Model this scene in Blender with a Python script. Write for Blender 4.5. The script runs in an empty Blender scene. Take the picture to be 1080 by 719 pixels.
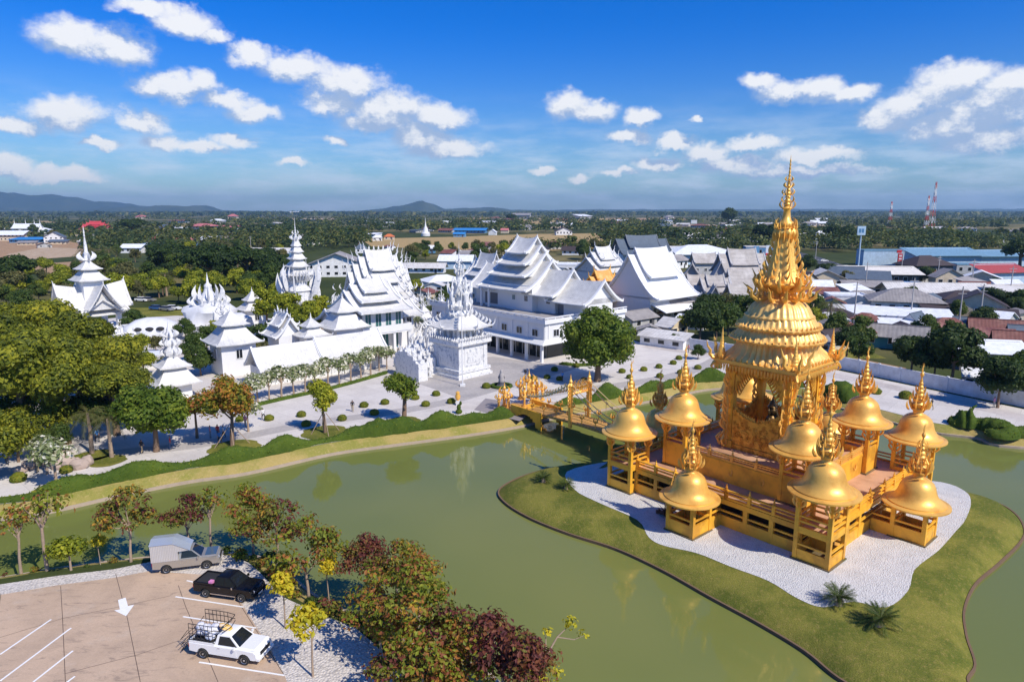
import bpy, math, random
from mathutils import Vector, Matrix, noise
from mathutils.geometry import tessellate_polygon
PI = math.pi
R = math.radians
sc = bpy.context.scene
col = sc.collection
rnd = random.Random(7)

# ---------------------------------------------------------------- camera
FP, TH, HC = 720.0, R(10.8), 28.0
def G(px, py, z=0.0):
    "ground point (height z) measured from the photograph"
    u = (px - 540) / FP; v = (359.5 - py) / FP
    c, s = math.cos(TH), math.sin(TH)
    d = (u, c + v * s, -s + v * c)
    t = (z - HC) / d[2]
    return (d[0] * t, d[1] * t)
def ppm(y):                       # photo pixels per metre at distance y
    return FP / (y * .98 + 5)
cam = bpy.data.cameras.new('camera')
cam.lens = 24; cam.sensor_width = 36; cam.clip_start = .5; cam.clip_end = 60000
co = bpy.data.objects.new('camera', cam); col.objects.link(co)
co.location = (0, 0, HC); co.rotation_euler = (PI / 2 - TH, 0, 0)
sc.camera = co
sc.view_settings.view_transform = 'Standard'
sc.view_settings.look = 'None'
sc.view_settings.exposure = 0.26
sc.view_settings.gamma = 1
sc.view_settings.use_curve_mapping = False
sc.cycles.max_bounces = 8
sc.cycles.volume_bounces = 0
sc.cycles.transparent_max_bounces = 8
sc.cycles.use_denoising = True

# ---------------------------------------------------------------- mesh builder
class MB:
    def __init__(s, T=None):
        s.v = []; s.f = []; s.mi = []; s.T = T; s.m = 0
    def add(s, vs, fs, T=None, m=None):
        b = len(s.v)
        M = s.T if T is None else (T if s.T is None else s.T @ T)
        if M is not None: vs = [tuple(M @ Vector(p)) for p in vs]
        s.v.extend(vs)
        mm = s.m if m is None else m
        for f in fs:
            s.f.append(tuple(i + b for i in f)); s.mi.append(mm)
        return s
    def box(s, x0, y0, z0, x1, y1, z1, T=None, m=None):
        v = [(x0,y0,z0),(x1,y0,z0),(x1,y1,z0),(x0,y1,z0),(x0,y0,z1),(x1,y0,z1),(x1,y1,z1),(x0,y1,z1)]
        return s.add(v, [(0,3,2,1),(4,5,6,7),(0,1,5,4),(1,2,6,5),(2,3,7,6),(3,0,4,7)], T, m)
    def cb(s, cx, cy, z0, sx, sy, sz, rz=0, m=None):
        T = Matrix.Translation((cx, cy, z0)) @ Matrix.Rotation(rz, 4, 'Z')
        return s.box(-sx/2, -sy/2, 0, sx/2, sy/2, sz, T, m)
    def frust(s, cx, cy, z0, z1, a0, b0, a1, b1, m=None):
        v = [(cx-a0,cy-b0,z0),(cx+a0,cy-b0,z0),(cx+a0,cy+b0,z0),(cx-a0,cy+b0,z0),
             (cx-a1,cy-b1,z1),(cx+a1,cy-b1,z1),(cx+a1,cy+b1,z1),(cx-a1,cy+b1,z1)]
        return s.add(v, [(0,3,2,1),(4,5,6,7),(0,1,5,4),(1,2,6,5),(2,3,7,6),(3,0,4,7)], None, m)
    def prism(s, poly, z0, z1, T=None, m=None):
        n = len(poly)
        a = sum(poly[i][0]*poly[(i+1)%n][1]-poly[(i+1)%n][0]*poly[i][1] for i in range(n))
        if a < 0: poly = poly[::-1]
        v = [(x,y,z0) for x,y in poly] + [(x,y,z1) for x,y in poly]
        f = [(i,(i+1)%n,n+(i+1)%n,n+i) for i in range(n)]
        tr = tessellate_polygon([[Vector((x,y,0)) for x,y in poly]])
        for t in tr:
            p = [poly[i] for i in t]
            ar = (p[1][0]-p[0][0])*(p[2][1]-p[0][1])-(p[2][0]-p[0][0])*(p[1][1]-p[0][1])
            if ar < 0: t = t[::-1]
            f.append(tuple(i+n for i in t)); f.append(tuple(t[::-1]))
        return s.add(v, f, T, m)
    def sheet(s, poly, z, m=None):
        n = len(poly)
        f = []
        for t in tessellate_polygon([[Vector((x,y,0)) for x,y in poly]]):
            p = [poly[i] for i in t]
            ar = (p[1][0]-p[0][0])*(p[2][1]-p[0][1])-(p[2][0]-p[0][0])*(p[1][1]-p[0][1])
            f.append(tuple(t) if ar > 0 else tuple(t[::-1]))
        return s.add([(x,y,z) for x,y in poly], f, None, m)
    def lathe(s, prof, n=16, cx=0, cy=0, a0=0, fn=None, T=None, m=None, cap=True):
        v = []
        for r, z in prof:
            for k in range(n):
                a = a0 + 2*PI*k/n
                q = fn(a, r, z) if fn else 1
                v.append((cx + r*q*math.cos(a), cy + r*q*math.sin(a), z))
        f = []
        for j in range(len(prof)-1):
            for k in range(n):
                k2 = (k+1) % n
                f.append((j*n+k, j*n+k2, (j+1)*n+k2, (j+1)*n+k))
        if cap:
            f.append(tuple(range(n))[::-1]); f.append(tuple((len(prof)-1)*n+k for k in range(n)))
        return s.add(v, f, T, m)
    def tube(s, pts, rad, n=6, m=None, T=None):
        if not hasattr(rad, '__len__'): rad = [rad]*len(pts)
        P = [Vector(p) for p in pts]
        v = []; prev = None
        for i, p in enumerate(P):
            d = (P[min(i+1,len(P)-1)] - P[max(i-1,0)])
            if d.length < 1e-6: d = Vector((0,0,1))
            d.normalize()
            if prev is None:
                u = d.orthogonal().normalized()
            else:
                u = prev - d*prev.dot(d)
                u = u.normalized() if u.length > 1e-5 else d.orthogonal().normalized()
            prev = u
            w = d.cross(u)
            for k in range(n):
                a = 2*PI*k/n
                v.append(tuple(p + (u*math.cos(a)+w*math.sin(a))*rad[i]))
        f = []
        for j in range(len(P)-1):
            for k in range(n):
                k2 = (k+1) % n
                f.append((j*n+k, j*n+k2, (j+1)*n+k2, (j+1)*n+k))
        f.append(tuple(range(n))[::-1]); f.append(tuple((len(P)-1)*n+k for k in range(n)))
        return s.add(v, f, T, m)
    def ball(s, cx, cy, cz, rx, ry=None, rz=None, n=8, m=None, T=None):
        ry = ry or rx; rz = rz or rx
        prof = [(max(1e-3, math.sin(PI*j/n)), -math.cos(PI*j/n)) for j in range(n+1)]
        v = []
        N = n + 2
        for r, z in prof:
            for k in range(N):
                a = 2*PI*k/N
                v.append((cx+rx*r*math.cos(a), cy+ry*r*math.sin(a), cz+rz*z))
        f = []
        for j in range(n):
            for k in range(N):
                k2 = (k+1) % N
                f.append((j*N+k, j*N+k2, (j+1)*N+k2, (j+1)*N+k))
        return s.add(v, f, T, m)
    # flame-like curling horn (kranok): leans out along azimuth a, rises h
    def flame(s, x, y, z, a, h, out=.35, r=.12, curl=.5, n=4, seg=6, flat=.45, m=None):
        ca, sa = math.cos(a), math.sin(a)
        vs = []; fs = []
        pts = []
        for i in range(seg+1):
            t = i/seg
            o = out*h*(math.sin(t*PI*(.55+curl*.5))*1.0) * (1-.25*t)
            w = r*(1-t)**.75*(1+.9*math.sin(t*PI)) if t < 1 else .004
            pts.append((o, h*t, w))
        for o, zz, w in pts:
            for du, dv in ((1,0),(0,flat),(-1,0),(0,-flat)):
                vs.append((x+ca*(o+du*w)-sa*dv*w, y+sa*(o+du*w)+ca*dv*w, z+zz))
        for j in range(seg):
            for k in range(4):
                k2 = (k+1) % 4
                fs.append((j*4+k, j*4+k2, (j+1)*4+k2, (j+1)*4+k))
        fs.append((3,2,1,0)); fs.append(tuple(seg*4+k for k in range(4)))
        return s.add(vs, fs, None, m)
    # sweeping horn whose tip turns up or hooks back: points given in the (out, z) plane
    def horn(s, x, y, a, pl, rad, n=5, flat=1.0, m=None):
        ca, sa = math.cos(a), math.sin(a)
        return s.tube([(x+ca*o, y+sa*o, z) for o, z in pl], rad, n, m)
    def build(s, name, mats, parent=None, smooth=False, **kw):
        me = bpy.data.meshes.new(name)
        me.from_pydata(s.v, [], s.f)
        if not isinstance(mats, (list, tuple)): mats = [mats]
        for mt in mats: me.materials.append(mt)
        if len(mats) > 1: me.polygons.foreach_set('material_index', s.mi)
        if smooth:
            me.polygons.foreach_set('use_smooth', [True]*len(me.polygons))
            if smooth != 'all':
                try: me.set_sharp_from_angle(angle=R(smooth if smooth is not True else 40))
                except Exception: pass
        me.update()
        o = bpy.data.objects.new(name, me); col.objects.link(o)
        if parent is not None: o.parent = parent
        for k, val in kw.items(): o[k] = val
        return o

def thing(name, loc, rz, label, cat, group=None):
    o = bpy.data.objects.new(name, None); col.objects.link(o)
    o.empty_display_size = .3
    o.location = loc if len(loc) == 3 else (loc[0], loc[1], 0)
    o.rotation_euler = (0, 0, rz)
    o['label'] = label; o['category'] = cat
    if group: o['group'] = group
    return o
def tag(o, label, cat, group=None):
    o['label'] = label; o['category'] = cat
    if group: o['group'] = group
    return o
def kids(o): return [c for c in bpy.data.objects if c.parent == o]
KID = {}
def dup(root, loc, rz=0, label=None, scale=1, group=None, cat=None):
    def cp(o, par):
        c = o.copy(); col.objects.link(c); c.parent = par
        if o.name not in KID: KID[o.name] = kids(o)
        for ch in KID[o.name]: cp(ch, c)
        return c
    r = cp(root, None)
    r.location = loc if len(loc) == 3 else (loc[0], loc[1], 0)
    r.rotation_euler = (0, 0, rz)
    r.scale = scale if hasattr(scale, '__len__') else (scale,)*3
    if label: r['label'] = label
    if group: r['group'] = group
    if cat: r['category'] = cat
    return r
def struct(name, mb, m, **k):
    return mb.build(name, m, kind='structure', **k)

# ---------------------------------------------------------------- materials
class NT:
    def __init__(s, nt): s.nt = nt; s.n = nt.nodes; s.l = nt.links
    def node(s, t, **kw):
        n = s.n.new(t)
        for k, v in kw.items():
            if k.startswith('i_'):
                key = k[2:]
                key = int(key) if key.isdigit() else key.replace('_', ' ')
                s.set(n.inputs[key], v)
            else: setattr(n, k, v)
        return n
    def set(s, sock, v):
        if isinstance(v, bpy.types.NodeSocket): s.l.new(v, sock)
        else: sock.default_value = v
    def math(s, op, a, b=0, c=0, clamp=False):
        n = s.n.new('ShaderNodeMath'); n.operation = op; n.use_clamp = clamp
        s.set(n.inputs[0], a); s.set(n.inputs[1], b); s.set(n.inputs[2], c)
        return n.outputs[0]
    def vm(s, op, a, b=(0,0,0), c=(0,0,0), out=0):
        n = s.n.new('ShaderNodeVectorMath'); n.operation = op
        s.set(n.inputs[0], a); s.set(n.inputs[1], b)
        if op == 'MULTIPLY_ADD': s.set(n.inputs[2], c)
        return n.outputs[out]
    def mix(s, f, a, b, mode='MIX'):
        n = s.n.new('ShaderNodeMix'); n.data_type = 'RGBA'; n.blend_type = mode
        s.set(n.inputs[0], f)
        s.set(n.inputs[6], a if isinstance(a, bpy.types.NodeSocket) else c4(a))
        s.set(n.inputs[7], b if isinstance(b, bpy.types.NodeSocket) else c4(b))
        return n.outputs[2]
    def noise(s, vec, scale, detail=3, rough=.55, dist=0, out=0):
        n = s.n.new('ShaderNodeTexNoise')
        n.inputs['Scale'].default_value = scale; n.inputs['Detail'].default_value = detail
        n.inputs['Roughness'].default_value = rough; n.inputs['Distortion'].default_value = dist
        if vec is not None: s.l.new(vec, n.inputs['Vector'])
        return n.outputs[out]
    def ramp(s, f, stops, interp='LINEAR'):
        n = s.n.new('ShaderNodeValToRGB'); n.color_ramp.interpolation = interp
        e = n.color_ramp.elements
        while len(e) < len(stops): e.new(.5)
        for i, (p, c) in enumerate(stops):
            e[i].position = p; e[i].color = c4(c)
        s.set(n.inputs[0], f)
        return n.outputs[0]
    def smooth(s, x, a, b):
        n = s.n.new('ShaderNodeMapRange'); n.interpolation_type = 'SMOOTHSTEP'
        s.set(n.inputs[0], x); n.inputs[1].default_value = a; n.inputs[2].default_value = b
        return n.outputs[0]
def c4(c):
    return tuple(c) if len(c) == 4 else tuple(c) + (1,)
def newmat(name):
    m = bpy.data.materials.new(name); m.use_nodes = True
    N = NT(m.node_tree)
    b = [n for n in N.n if n.type == 'BSDF_PRINCIPLED'][0]
    return m, N, b
MATS = {}
def M(name, c=(.5,.5,.5), rough=.7, metal=0, var=.15, scale=.6, c2=None, f2=(.45,.65), s2=.3, bump=0, bs=8, spec=.5, fine=0, rib=None, objvar=0):
    if name in MATS: return MATS[name]
    m, N, b = newmat(name)
    pos = N.node('ShaderNodeNewGeometry').outputs['Position']
    tc = N.node('ShaderNodeTexCoord').outputs['Object']
    base = N.node('ShaderNodeRGB').outputs[0]; base.node.outputs[0].default_value = c4(c)
    outc = base
    if c2:
        f = N.smooth(N.noise(pos, s2, 5, .6), *f2)
        outc = N.mix(f, outc, c2)
    n1 = N.noise(pos, scale, 4, .6)
    k = N.math('MULTIPLY_ADD', n1, var*2, 1-var)
    if fine:
        n2 = N.noise(pos, fine, 3, .7)
        k = N.math('MULTIPLY', k, N.math('MULTIPLY_ADD', n2, .7, .65))
    if objvar:
        oi = N.node('ShaderNodeObjectInfo').outputs['Random']
        k = N.math('MULTIPLY', k, N.math('MULTIPLY_ADD', oi, objvar*2, 1-objvar))
    hgt = None
    if rib:                                      # corrugation or tile courses: (axis, spacing, depth of tone)
        ax, sp, dep = rib
        sx = N.node('ShaderNodeSeparateXYZ'); N.l.new(tc, sx.inputs[0])
        w = N.math('SINE', N.math('MULTIPLY', sx.outputs[ax], 2*PI/sp))
        hgt = w
        k = N.math('MULTIPLY', k, N.math('MULTIPLY_ADD', w, dep, 1-dep))
    cc = N.vm('SCALE', outc); cc.node.inputs[3].default_value = 1
    N.l.new(k, cc.node.inputs[3])
    N.l.new(cc, b.inputs['Base Color'])
    b.inputs['Metallic'].default_value = metal
    rr = N.math('MULTIPLY_ADD', n1, .2, rough-.1, clamp=True)
    N.l.new(rr, b.inputs['Roughness'])
    b.inputs['Specular IOR Level'].default_value = spec
    if bump or hgt is not None:
        bn = N.node('ShaderNodeBump'); bn.inputs['Strength'].default_value = bump or .3
        bn.inputs['Distance'].default_value = .05
        h = N.noise(pos, bs, 4, .6)
        if hgt is not None: h = N.math('ADD', h, N.math('MULTIPLY', hgt, .5))
        N.l.new(h, bn.inputs['Height']); N.l.new(bn.outputs[0], b.inputs['Normal'])
    MATS[name] = m
    return m
def leafmat(name, stops, rough=.55, trans=.35, objhue=.12, bigs=.45):
    stops = [(p, tuple(x*1.25 for x in c)) for p, c in stops]
    if name in MATS: return MATS[name]
    m, N, b = newmat(name)
    g = N.node('ShaderNodeNewGeometry')
    oi = N.node('ShaderNodeObjectInfo').outputs['Random']
    big = N.noise(g.outputs['Position'], bigs, 2, .5)
    f = N.math('ADD', N.math('MULTIPLY', g.outputs['Random Per Island'], .55), N.math('MULTIPLY_ADD', big, 1.0, -.28))
    f = N.math('ADD', f, N.math('MULTIPLY_ADD', oi, objhue*2, -objhue), clamp=True)
    c = N.ramp(f, stops)
    N.l.new(c, b.inputs['Base Color'])
    b.inputs['Roughness'].default_value = rough
    b.inputs['Specular IOR Level'].default_value = .25
    tr = N.node('ShaderNodeBsdfTranslucent')
    cs = N.vm('MULTIPLY', c, (1.3, 1.25, .6)); N.l.new(cs, tr.inputs[0])
    mx = N.node('ShaderNodeMixShader'); mx.inputs[0].default_value = trans
    N.l.new(b.outputs[0], mx.inputs[1]); N.l.new(tr.outputs[0], mx.inputs[2])
    out = [n for n in N.n if n.type == 'OUTPUT_MATERIAL'][0]
    N.l.new(mx.outputs[0], out.inputs[0])
    MATS[name] = m
    return m

# ---------------------------------------------------------------- sun and sky
SAZ, SEL = R(133.5), R(46)
sun = bpy.data.lights.new('sun', 'SUN'); sun.energy = 4.4; sun.angle = R(.5); sun.color = (1, .92, .79)
so = bpy.data.objects.new('sun', sun); col.objects.link(so)
sd = Vector((math.sin(SAZ)*math.cos(SEL), math.cos(SAZ)*math.cos(SEL), math.sin(SEL)))
so.rotation_euler = (-sd).to_track_quat('-Z', 'Y').to_euler()
so.location = (60, -60, 90)
w = bpy.data.worlds.new('World'); sc.world = w; w.use_nodes = True
W = NT(w.node_tree)
bg = [n for n in W.n if n.type == 'BACKGROUND'][0]
sky = W.node('ShaderNodeTexSky', sky_type='NISHITA', sun_disc=False, sun_elevation=SEL, sun_rotation=SAZ,
             altitude=400, air_density=1.0, dust_density=.6, ozone_density=3.0)
dirv = W.node('ShaderNodeTexCoord').outputs['Generated']
def pdir(px, py):
    u = (px-540)/FP; v = (359.5-py)/FP
    c, s = math.cos(TH), math.sin(TH)
    return Vector((u, c+v*s, -s+v*c)).normalized()
# cloud field in (azimuth, elevation) of the sky: centre and half-size of each puff, in photo pixels
CL = [(75,40,42,22),(118,50,44,22),(150,10,34,11),(195,22,38,15),(228,36,18,9),
      (265,59,24,13),(310,74,42,16),(365,87,42,17),(350,108,34,17),(410,112,46,20),(462,122,36,14),
      (400,127,46,12),(445,143,34,14),(470,156,46,12),
      (182,92,40,15),(215,88,24,15),(240,106,30,12),(268,118,32,12),
      (65,120,44,20),(20,133,30,11),(150,128,26,13),(105,150,24,5),
      (170,152,24,11),(210,156,40,7),(246,148,22,8),
      (8,178,26,13),(55,186,48,9),(84,184,18,10),(311,174,16,5),(352,146,14,5),
      (600,110,22,16),(624,116,26,12),(678,124,18,9),(733,127,10,4),
      (800,85,18,11),(825,97,30,14),(865,96,36,15),(900,98,26,12),
      (1010,80,46,15),(1065,90,46,22),(990,98,52,20),(1050,108,54,24),(955,112,30,16),(1010,128,80,24),(930,128,34,14),(1040,148,66,14),
      (663,144,22,9),(713,149,24,8),(745,160,28,12),(775,172,46,9),(795,152,34,9),(860,164,56,10),(695,172,26,9),(650,183,22,5),(570,180,14,5),(612,188,12,5),(850,180,90,7)]
grp = bpy.data.node_groups.new('cloud_field', 'ShaderNodeTree')
grp.interface.new_socket('v', in_out='INPUT', socket_type='NodeSocketVector')
grp.interface.new_socket('d', in_out='OUTPUT', socket_type='NodeSocketFloat')
Q = NT(grp)
gi = Q.node('NodeGroupInput').outputs[0]; go = Q.node('NodeGroupOutput')
acc = None
def azel(d): return math.atan2(d.x, d.y), math.asin(d.z)
for px, py, rx, ry in CL:
    a, e = azel(pdir(px, py)); a2, _ = azel(pdir(px+rx, py)); _, e2 = azel(pdir(px, py-ry))
    sa, se = 1/(a2-a), 1/(e2-e)
    q = Q.vm('MULTIPLY_ADD', gi, (sa, se, 0), (-a*sa, -e*se, 0))
    ln = Q.vm('LENGTH', q, out=1)
    if acc is None: acc = ln
    else:
        n = Q.n.new('ShaderNodeMath'); n.operation = 'SMOOTH_MIN'
        Q.l.new(acc, n.inputs[0]); Q.l.new(ln, n.inputs[1]); n.inputs[2].default_value = .25
        acc = n.outputs[0]
Q.l.new(acc, go.inputs[0])
sp = W.node('ShaderNodeSeparateXYZ'); W.l.new(dirv, sp.inputs[0])
az = W.math('ARCTAN2', sp.outputs[0], sp.outputs[1]); el = W.math('ARCSINE', sp.outputs[2])
cmb = W.node('ShaderNodeCombineXYZ'); W.l.new(az, cmb.inputs[0]); W.l.new(el, cmb.inputs[1])
ae = cmb.outputs[0]
wn = W.noise(W.vm('MULTIPLY', ae, (1, 1.2, 1)), 22, 6, .62, 0, 1)
wv = W.vm('MULTIPLY_ADD', wn, (.045, .042, 0), (-.0225, -.021, 0))
ae2 = W.vm('ADD', ae, wv)
def field(v):
    g = W.node('ShaderNodeGroup'); g.node_tree = grp; W.l.new(v, g.inputs[0]); return g.outputs[0]
d0 = field(ae2)
fn = W.noise(W.vm('MULTIPLY', ae, (1, 1.3, 1)), 34, 6, .68)
fn2 = W.noise(W.vm('MULTIPLY', ae, (1, 1.6, 1)), 8, 4, .6)
nn = W.math('MULTIPLY_ADD', fn, .9, W.math('MULTIPLY_ADD', fn2, .7, -.8))
dd = W.math('ADD', d0, nn)
alpha = W.math('SUBTRACT', 1, W.smooth(dd, .50, 1.28))
fs_ = W.noise(W.vm('MULTIPLY', W.vm('ADD', ae, (.004, .012, 0)), (1, 1.3, 1)), 34, 4, .68)
d1 = field(W.vm('ADD', ae2, (.004, .022, 0)))
shade = W.smooth(W.math('ADD', W.math('SUBTRACT', d1, d0), W.math('MULTIPLY_ADD', W.math('SUBTRACT', fn, fs_), -2.2, W.math('MULTIPLY', fn2, .35))), -.12, .92)
ccol = W.mix(shade, (.40, .52, .74), (1.0, 1.0, 1.0))
# thin low veil near the horizon
veil = W.noise(W.vm('MULTIPLY', ae, (1, 4.5, 1)), 9, 6, .6)
lowm = W.math('MULTIPLY', W.math('SUBTRACT', 1, W.smooth(el, .03, .17)), W.smooth(veil, .38, .70))
lowm = W.math('MULTIPLY', lowm, .62)
cloudmask = W.math('MAXIMUM', W.math('MULTIPLY', alpha, .93), 0)
tint = W.mix(W.smooth(el, -.03, .27), W.vm('MULTIPLY', sky.outputs[0], (.78, .99, 1.10)), W.vm('MULTIPLY', sky.outputs[0], (.0, .56, 1.46)))
STR = .088
skyc = W.mix(lowm, tint, (7.6, 8.6, 10.0))
cl_s = W.vm('SCALE', ccol); cl_s.node.inputs[3].default_value = .86/STR
skyc = W.mix(cloudmask, skyc, cl_s)
W.l.new(skyc, bg.inputs[0]); bg.inputs[1].default_value = STR
w.cycles.sampling_method = 'MANUAL'; w.cycles.sample_map_resolution = 512
# ---------------------------------------------------------------- common materials
white = M('white_plaster', (.70,.70,.70), .55, var=.07, c2=(.58,.59,.60), f2=(.55,.8), s2=.25)
whiter = M('white_roof', (.70,.70,.69), .5, var=.05, c2=(.58,.59,.60), f2=(.55,.85), s2=.2, rib=(0,.9,.015))
gold = M('gold_paint', (.93,.52,.11), .42, .34, var=.10, scale=1.2, c2=(.70,.36,.07), s2=.6, bump=.06, bs=5)
goldt = M('gold_tiles', (.94,.58,.18), .42, .32, var=.12, scale=1.5, c2=(.80,.46,.12), s2=.7, bump=.3, bs=6)
goldw = M('gold_wall', (.90,.47,.04), .5, .16, var=.14, scale=.9, c2=(.62,.30,.03), s2=.5)
goldo = M('gold_ornament', (.94,.54,.12), .40, .38, var=.12, scale=2, bump=.9, bs=6)
goldfloor = M('terrace_tiles', (.55,.33,.20), .6, var=.12, c2=(.42,.24,.14), s2=.4)
dark = M('dark_interior', (.02,.02,.022), .8)

def smooth_line(pts, per=6, closed=False):
    n = len(pts); out = []
    rng = range(n if closed else n-1)
    for i in rng:
        if closed: p0, p1, p2, p3 = pts[i-1], pts[i], pts[(i+1)%n], pts[(i+2)%n]
        else: p0, p1, p2, p3 = pts[max(i-1,0)], pts[i], pts[i+1], pts[min(i+2,n-1)]
        for k in range(per):
            t = k/per
            out.append(tuple(.5*((2*b)+(-a+c)*t+(2*a-5*b+4*c-d)*t*t+(-a+3*b-3*c+d)*t**3)
                       for a, b, c, d in zip(p0, p1, p2, p3)))
    if not closed: out.append(tuple(pts[-1]))
    return out
def offset(pts, d, closed=True):
    n = len(pts); out = []
    for i in range(n):
        if closed: a, b = pts[i-1], pts[(i+1)%n]
        else: a, b = pts[max(i-1,0)], pts[min(i+1,n-1)]
        tx, ty = b[0]-a[0], b[1]-a[1]; l = math.hypot(tx, ty) or 1
        dd = d[i] if hasattr(d, '__len__') else d
        out.append((pts[i][0]+ty/l*dd, pts[i][1]-tx/l*dd))
    return out

# ---------------------------------------------------------------- moat, banks, ground
WZ = -1.04; KZ = -.85
north = [G(px,py,KZ) for px,py in ((0,548),(60,538),(130,522),(200,508),(262,499),(350,479),(420,469),(480,461),(520,455),(553,449),
         (575,443),(607,437),(628,434),(657,428),(677,425),(717,417),(740,412),(763,410),(800,411),(840,417),(870,426),(892,432),(935,444),(983,456),(1030,462),(1076,472))]
north = [(-140,48),(-95,52),(-68,56)] + north + [(90,78),(110,66)]
south = [(116,50),(112,20),(60,6),(20,14),(8,24),(2,33)] + [G(px,py,KZ) for px,py in ((520,712),(470,690),(430,676),(386,652),(357,640),(330,625),(312,610),(296,597),(278,588),(250,583),(200,585),(150,588),(90,595),(40,602),(0,609))] + [(-60,43),(-100,38),(-140,36)]
kerb = smooth_line(north, 5) + smooth_line(south, 5)           # clockwise seen from above
nn_ = len(smooth_line(north, 5))
wid = [1.8]*nn_ + [2.0]*(len(kerb)-nn_)
for i in range(len(wid)):                                        # blend the bank width at the joins
    wid[i] = sum(wid[(i+k) % len(wid)] for k in range(-3, 4))/7
area = sum(kerb[i][0]*kerb[(i+1)%len(kerb)][1]-kerb[(i+1)%len(kerb)][0]*kerb[i][1] for i in range(len(kerb)))
sgn = 1 if area > 0 else -1
def strip(pa, za, pb, zb, closed=True, sub=1, jit=0):
    mb = MB(); n = len(pa); rows = sub+1
    v = []
    for i in range(n):
        for j in range(rows):
            t = j/sub
            zz = za+(zb-za)*(t**1.4) + (rnd.uniform(-jit,jit) if 0 < j < sub else 0)
            v.append((pa[i][0]+(pb[i][0]-pa[i][0])*t, pa[i][1]+(pb[i][1]-pa[i][1])*t, zz))
    f = []
    for i in range(n if closed else n-1):
        i2 = (i+1) % n
        for j in range(sub):
            q = (i*rows+j, i2*rows+j, i2*rows+j+1, i*rows+j+1)
            f.append(q)
    mb.add(v, f); return mb
rim = offset(kerb, [q*sgn for q in wid])
kin = offset(kerb, .26*sgn)
BIG = 26000
outer = [(-BIG,-400),(BIG,-400),(BIG,BIG),(-BIG,BIG)]
def lawnmat(name, a, b, c):
    m, N, bb = newmat(name)
    pos = N.node('ShaderNodeNewGeometry').outputs['Position']
    f1 = N.noise(pos, .22, 5, .65); f2 = N.noise(pos, 3.5, 4, .7); f3 = N.noise(pos, 18, 2, .6)
    cc = N.mix(N.smooth(f1, .38, .62), a, b)
    cc = N.mix(N.math('MULTIPLY', N.smooth(f2, .48, .75), .6), cc, c)
    k = N.math('MULTIPLY_ADD', f3, 1.1, .45)
    sc_ = N.vm('SCALE', cc); N.l.new(k, sc_.node.inputs[3])
    N.l.new(sc_, bb.inputs['Base Color']); bb.inputs['Roughness'].default_value = .95
    bb.inputs['Specular IOR Level'].default_value = .15
    bn = N.node('ShaderNodeBump'); bn.inputs['Strength'].default_value = .7; bn.inputs['Distance'].default_value = .12
    N.l.new(N.noise(pos, 9, 4, .7), bn.inputs['Height']); N.l.new(bn.outputs[0], bb.inputs['Normal'])
    MATS[name] = m
    return m
lawn = lawnmat('lawn_grass', (.10,.12,.018), (.20,.19,.035), (.34,.25,.08))
bankg = lawnmat('bank_grass', (.38,.29,.10), (.24,.23,.05), (.50,.37,.17))
# ground sheet with the moat cut out
def groundmat():
    m, N, b = newmat('ground_earth')
    pos = N.node('ShaderNodeNewGeometry').outputs['Position']
    big = N.noise(pos, .004, 4, .6); mid = N.noise(pos, .05, 5, .65); fin = N.noise(pos, 1.2, 4, .7)
    cc = N.mix(N.smooth(big, .45, .6), (.05,.065,.018), (.22,.18,.08))
    cc = N.mix(N.math('MULTIPLY', N.smooth(mid, .45, .65), .7), cc, (.03,.045,.014))
    s_ = N.vm('SCALE', cc); N.l.new(N.math('MULTIPLY_ADD', fin, .9, .55), s_.node.inputs[3])
    N.l.new(s_, b.inputs['Base Color']); b.inputs['Roughness'].default_value = .95
    b.inputs['Specular IOR Level'].default_value = .1
    return m
gmb = MB()
hole = [Vector((x,y,0)) for x,y in rim]
tri = tessellate_polygon([[Vector((x,y,0)) for x,y in outer], hole])
allp = outer + rim
fs = []
for t in tri:
    p = [allp[i] for i in t]
    ar = (p[1][0]-p[0][0])*(p[2][1]-p[0][1])-(p[2][0]-p[0][0])*(p[1][1]-p[0][1])
    fs.append(tuple(t) if ar > 0 else tuple(t[::-1]))
gmb.add([(x,y,0) for x,y in allp], fs)
struct('ground', gmb, groundmat())
struct('bank', strip(rim, 0, kin, KZ+.03, sub=4, jit=.05), bankg, smooth=60)
# kerb of pale stone along the water
kb = MB(); n = len(kerb)
k2 = offset(kerb, .0)
v = []
for i in range(n):
    a, b = kin[i], kerb[i]
    v += [(a[0],a[1],KZ-.05),(a[0],a[1],KZ+.10),(b[0],b[1],KZ+.10),(b[0],b[1],WZ-.5)]
f = []
for i in range(n):
    j = (i+1) % n
    for k in range(3): f.append((i*4+k, j*4+k, j*4+k+1, i*4+k+1))
kb.add(v, f)
struct('moat_kerb', kb, M('kerb_stone', (.42,.33,.25), .85, var=.25, scale=1.5, bump=.5))
# water
m, N, b = newmat('moat_water')
pos = N.node('ShaderNodeNewGeometry').outputs['Position']
cc = N.mix(N.smooth(N.noise(pos, .03, 3, .5), .35, .65), (.145,.17,.044), (.182,.195,.052))
N.l.new(cc, b.inputs['Base Color']); b.inputs['Roughness'].default_value = .02
b.inputs['IOR'].default_value = 1.33
bn = N.node('ShaderNodeBump'); bn.inputs['Strength'].default_value = .06; bn.inputs['Distance'].default_value = .06
N.l.new(N.noise(N.vm('MULTIPLY', pos, (1, 1, 1)), 2.2, 3, .6), bn.inputs['Height']); N.l.new(bn.outputs[0], b.inputs['Normal'])
struct('moat_water', MB().sheet([(-145,20),(118,0),(125,110),(-145,110)][:4], WZ), m)
MATS['moat_water'] = m
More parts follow.
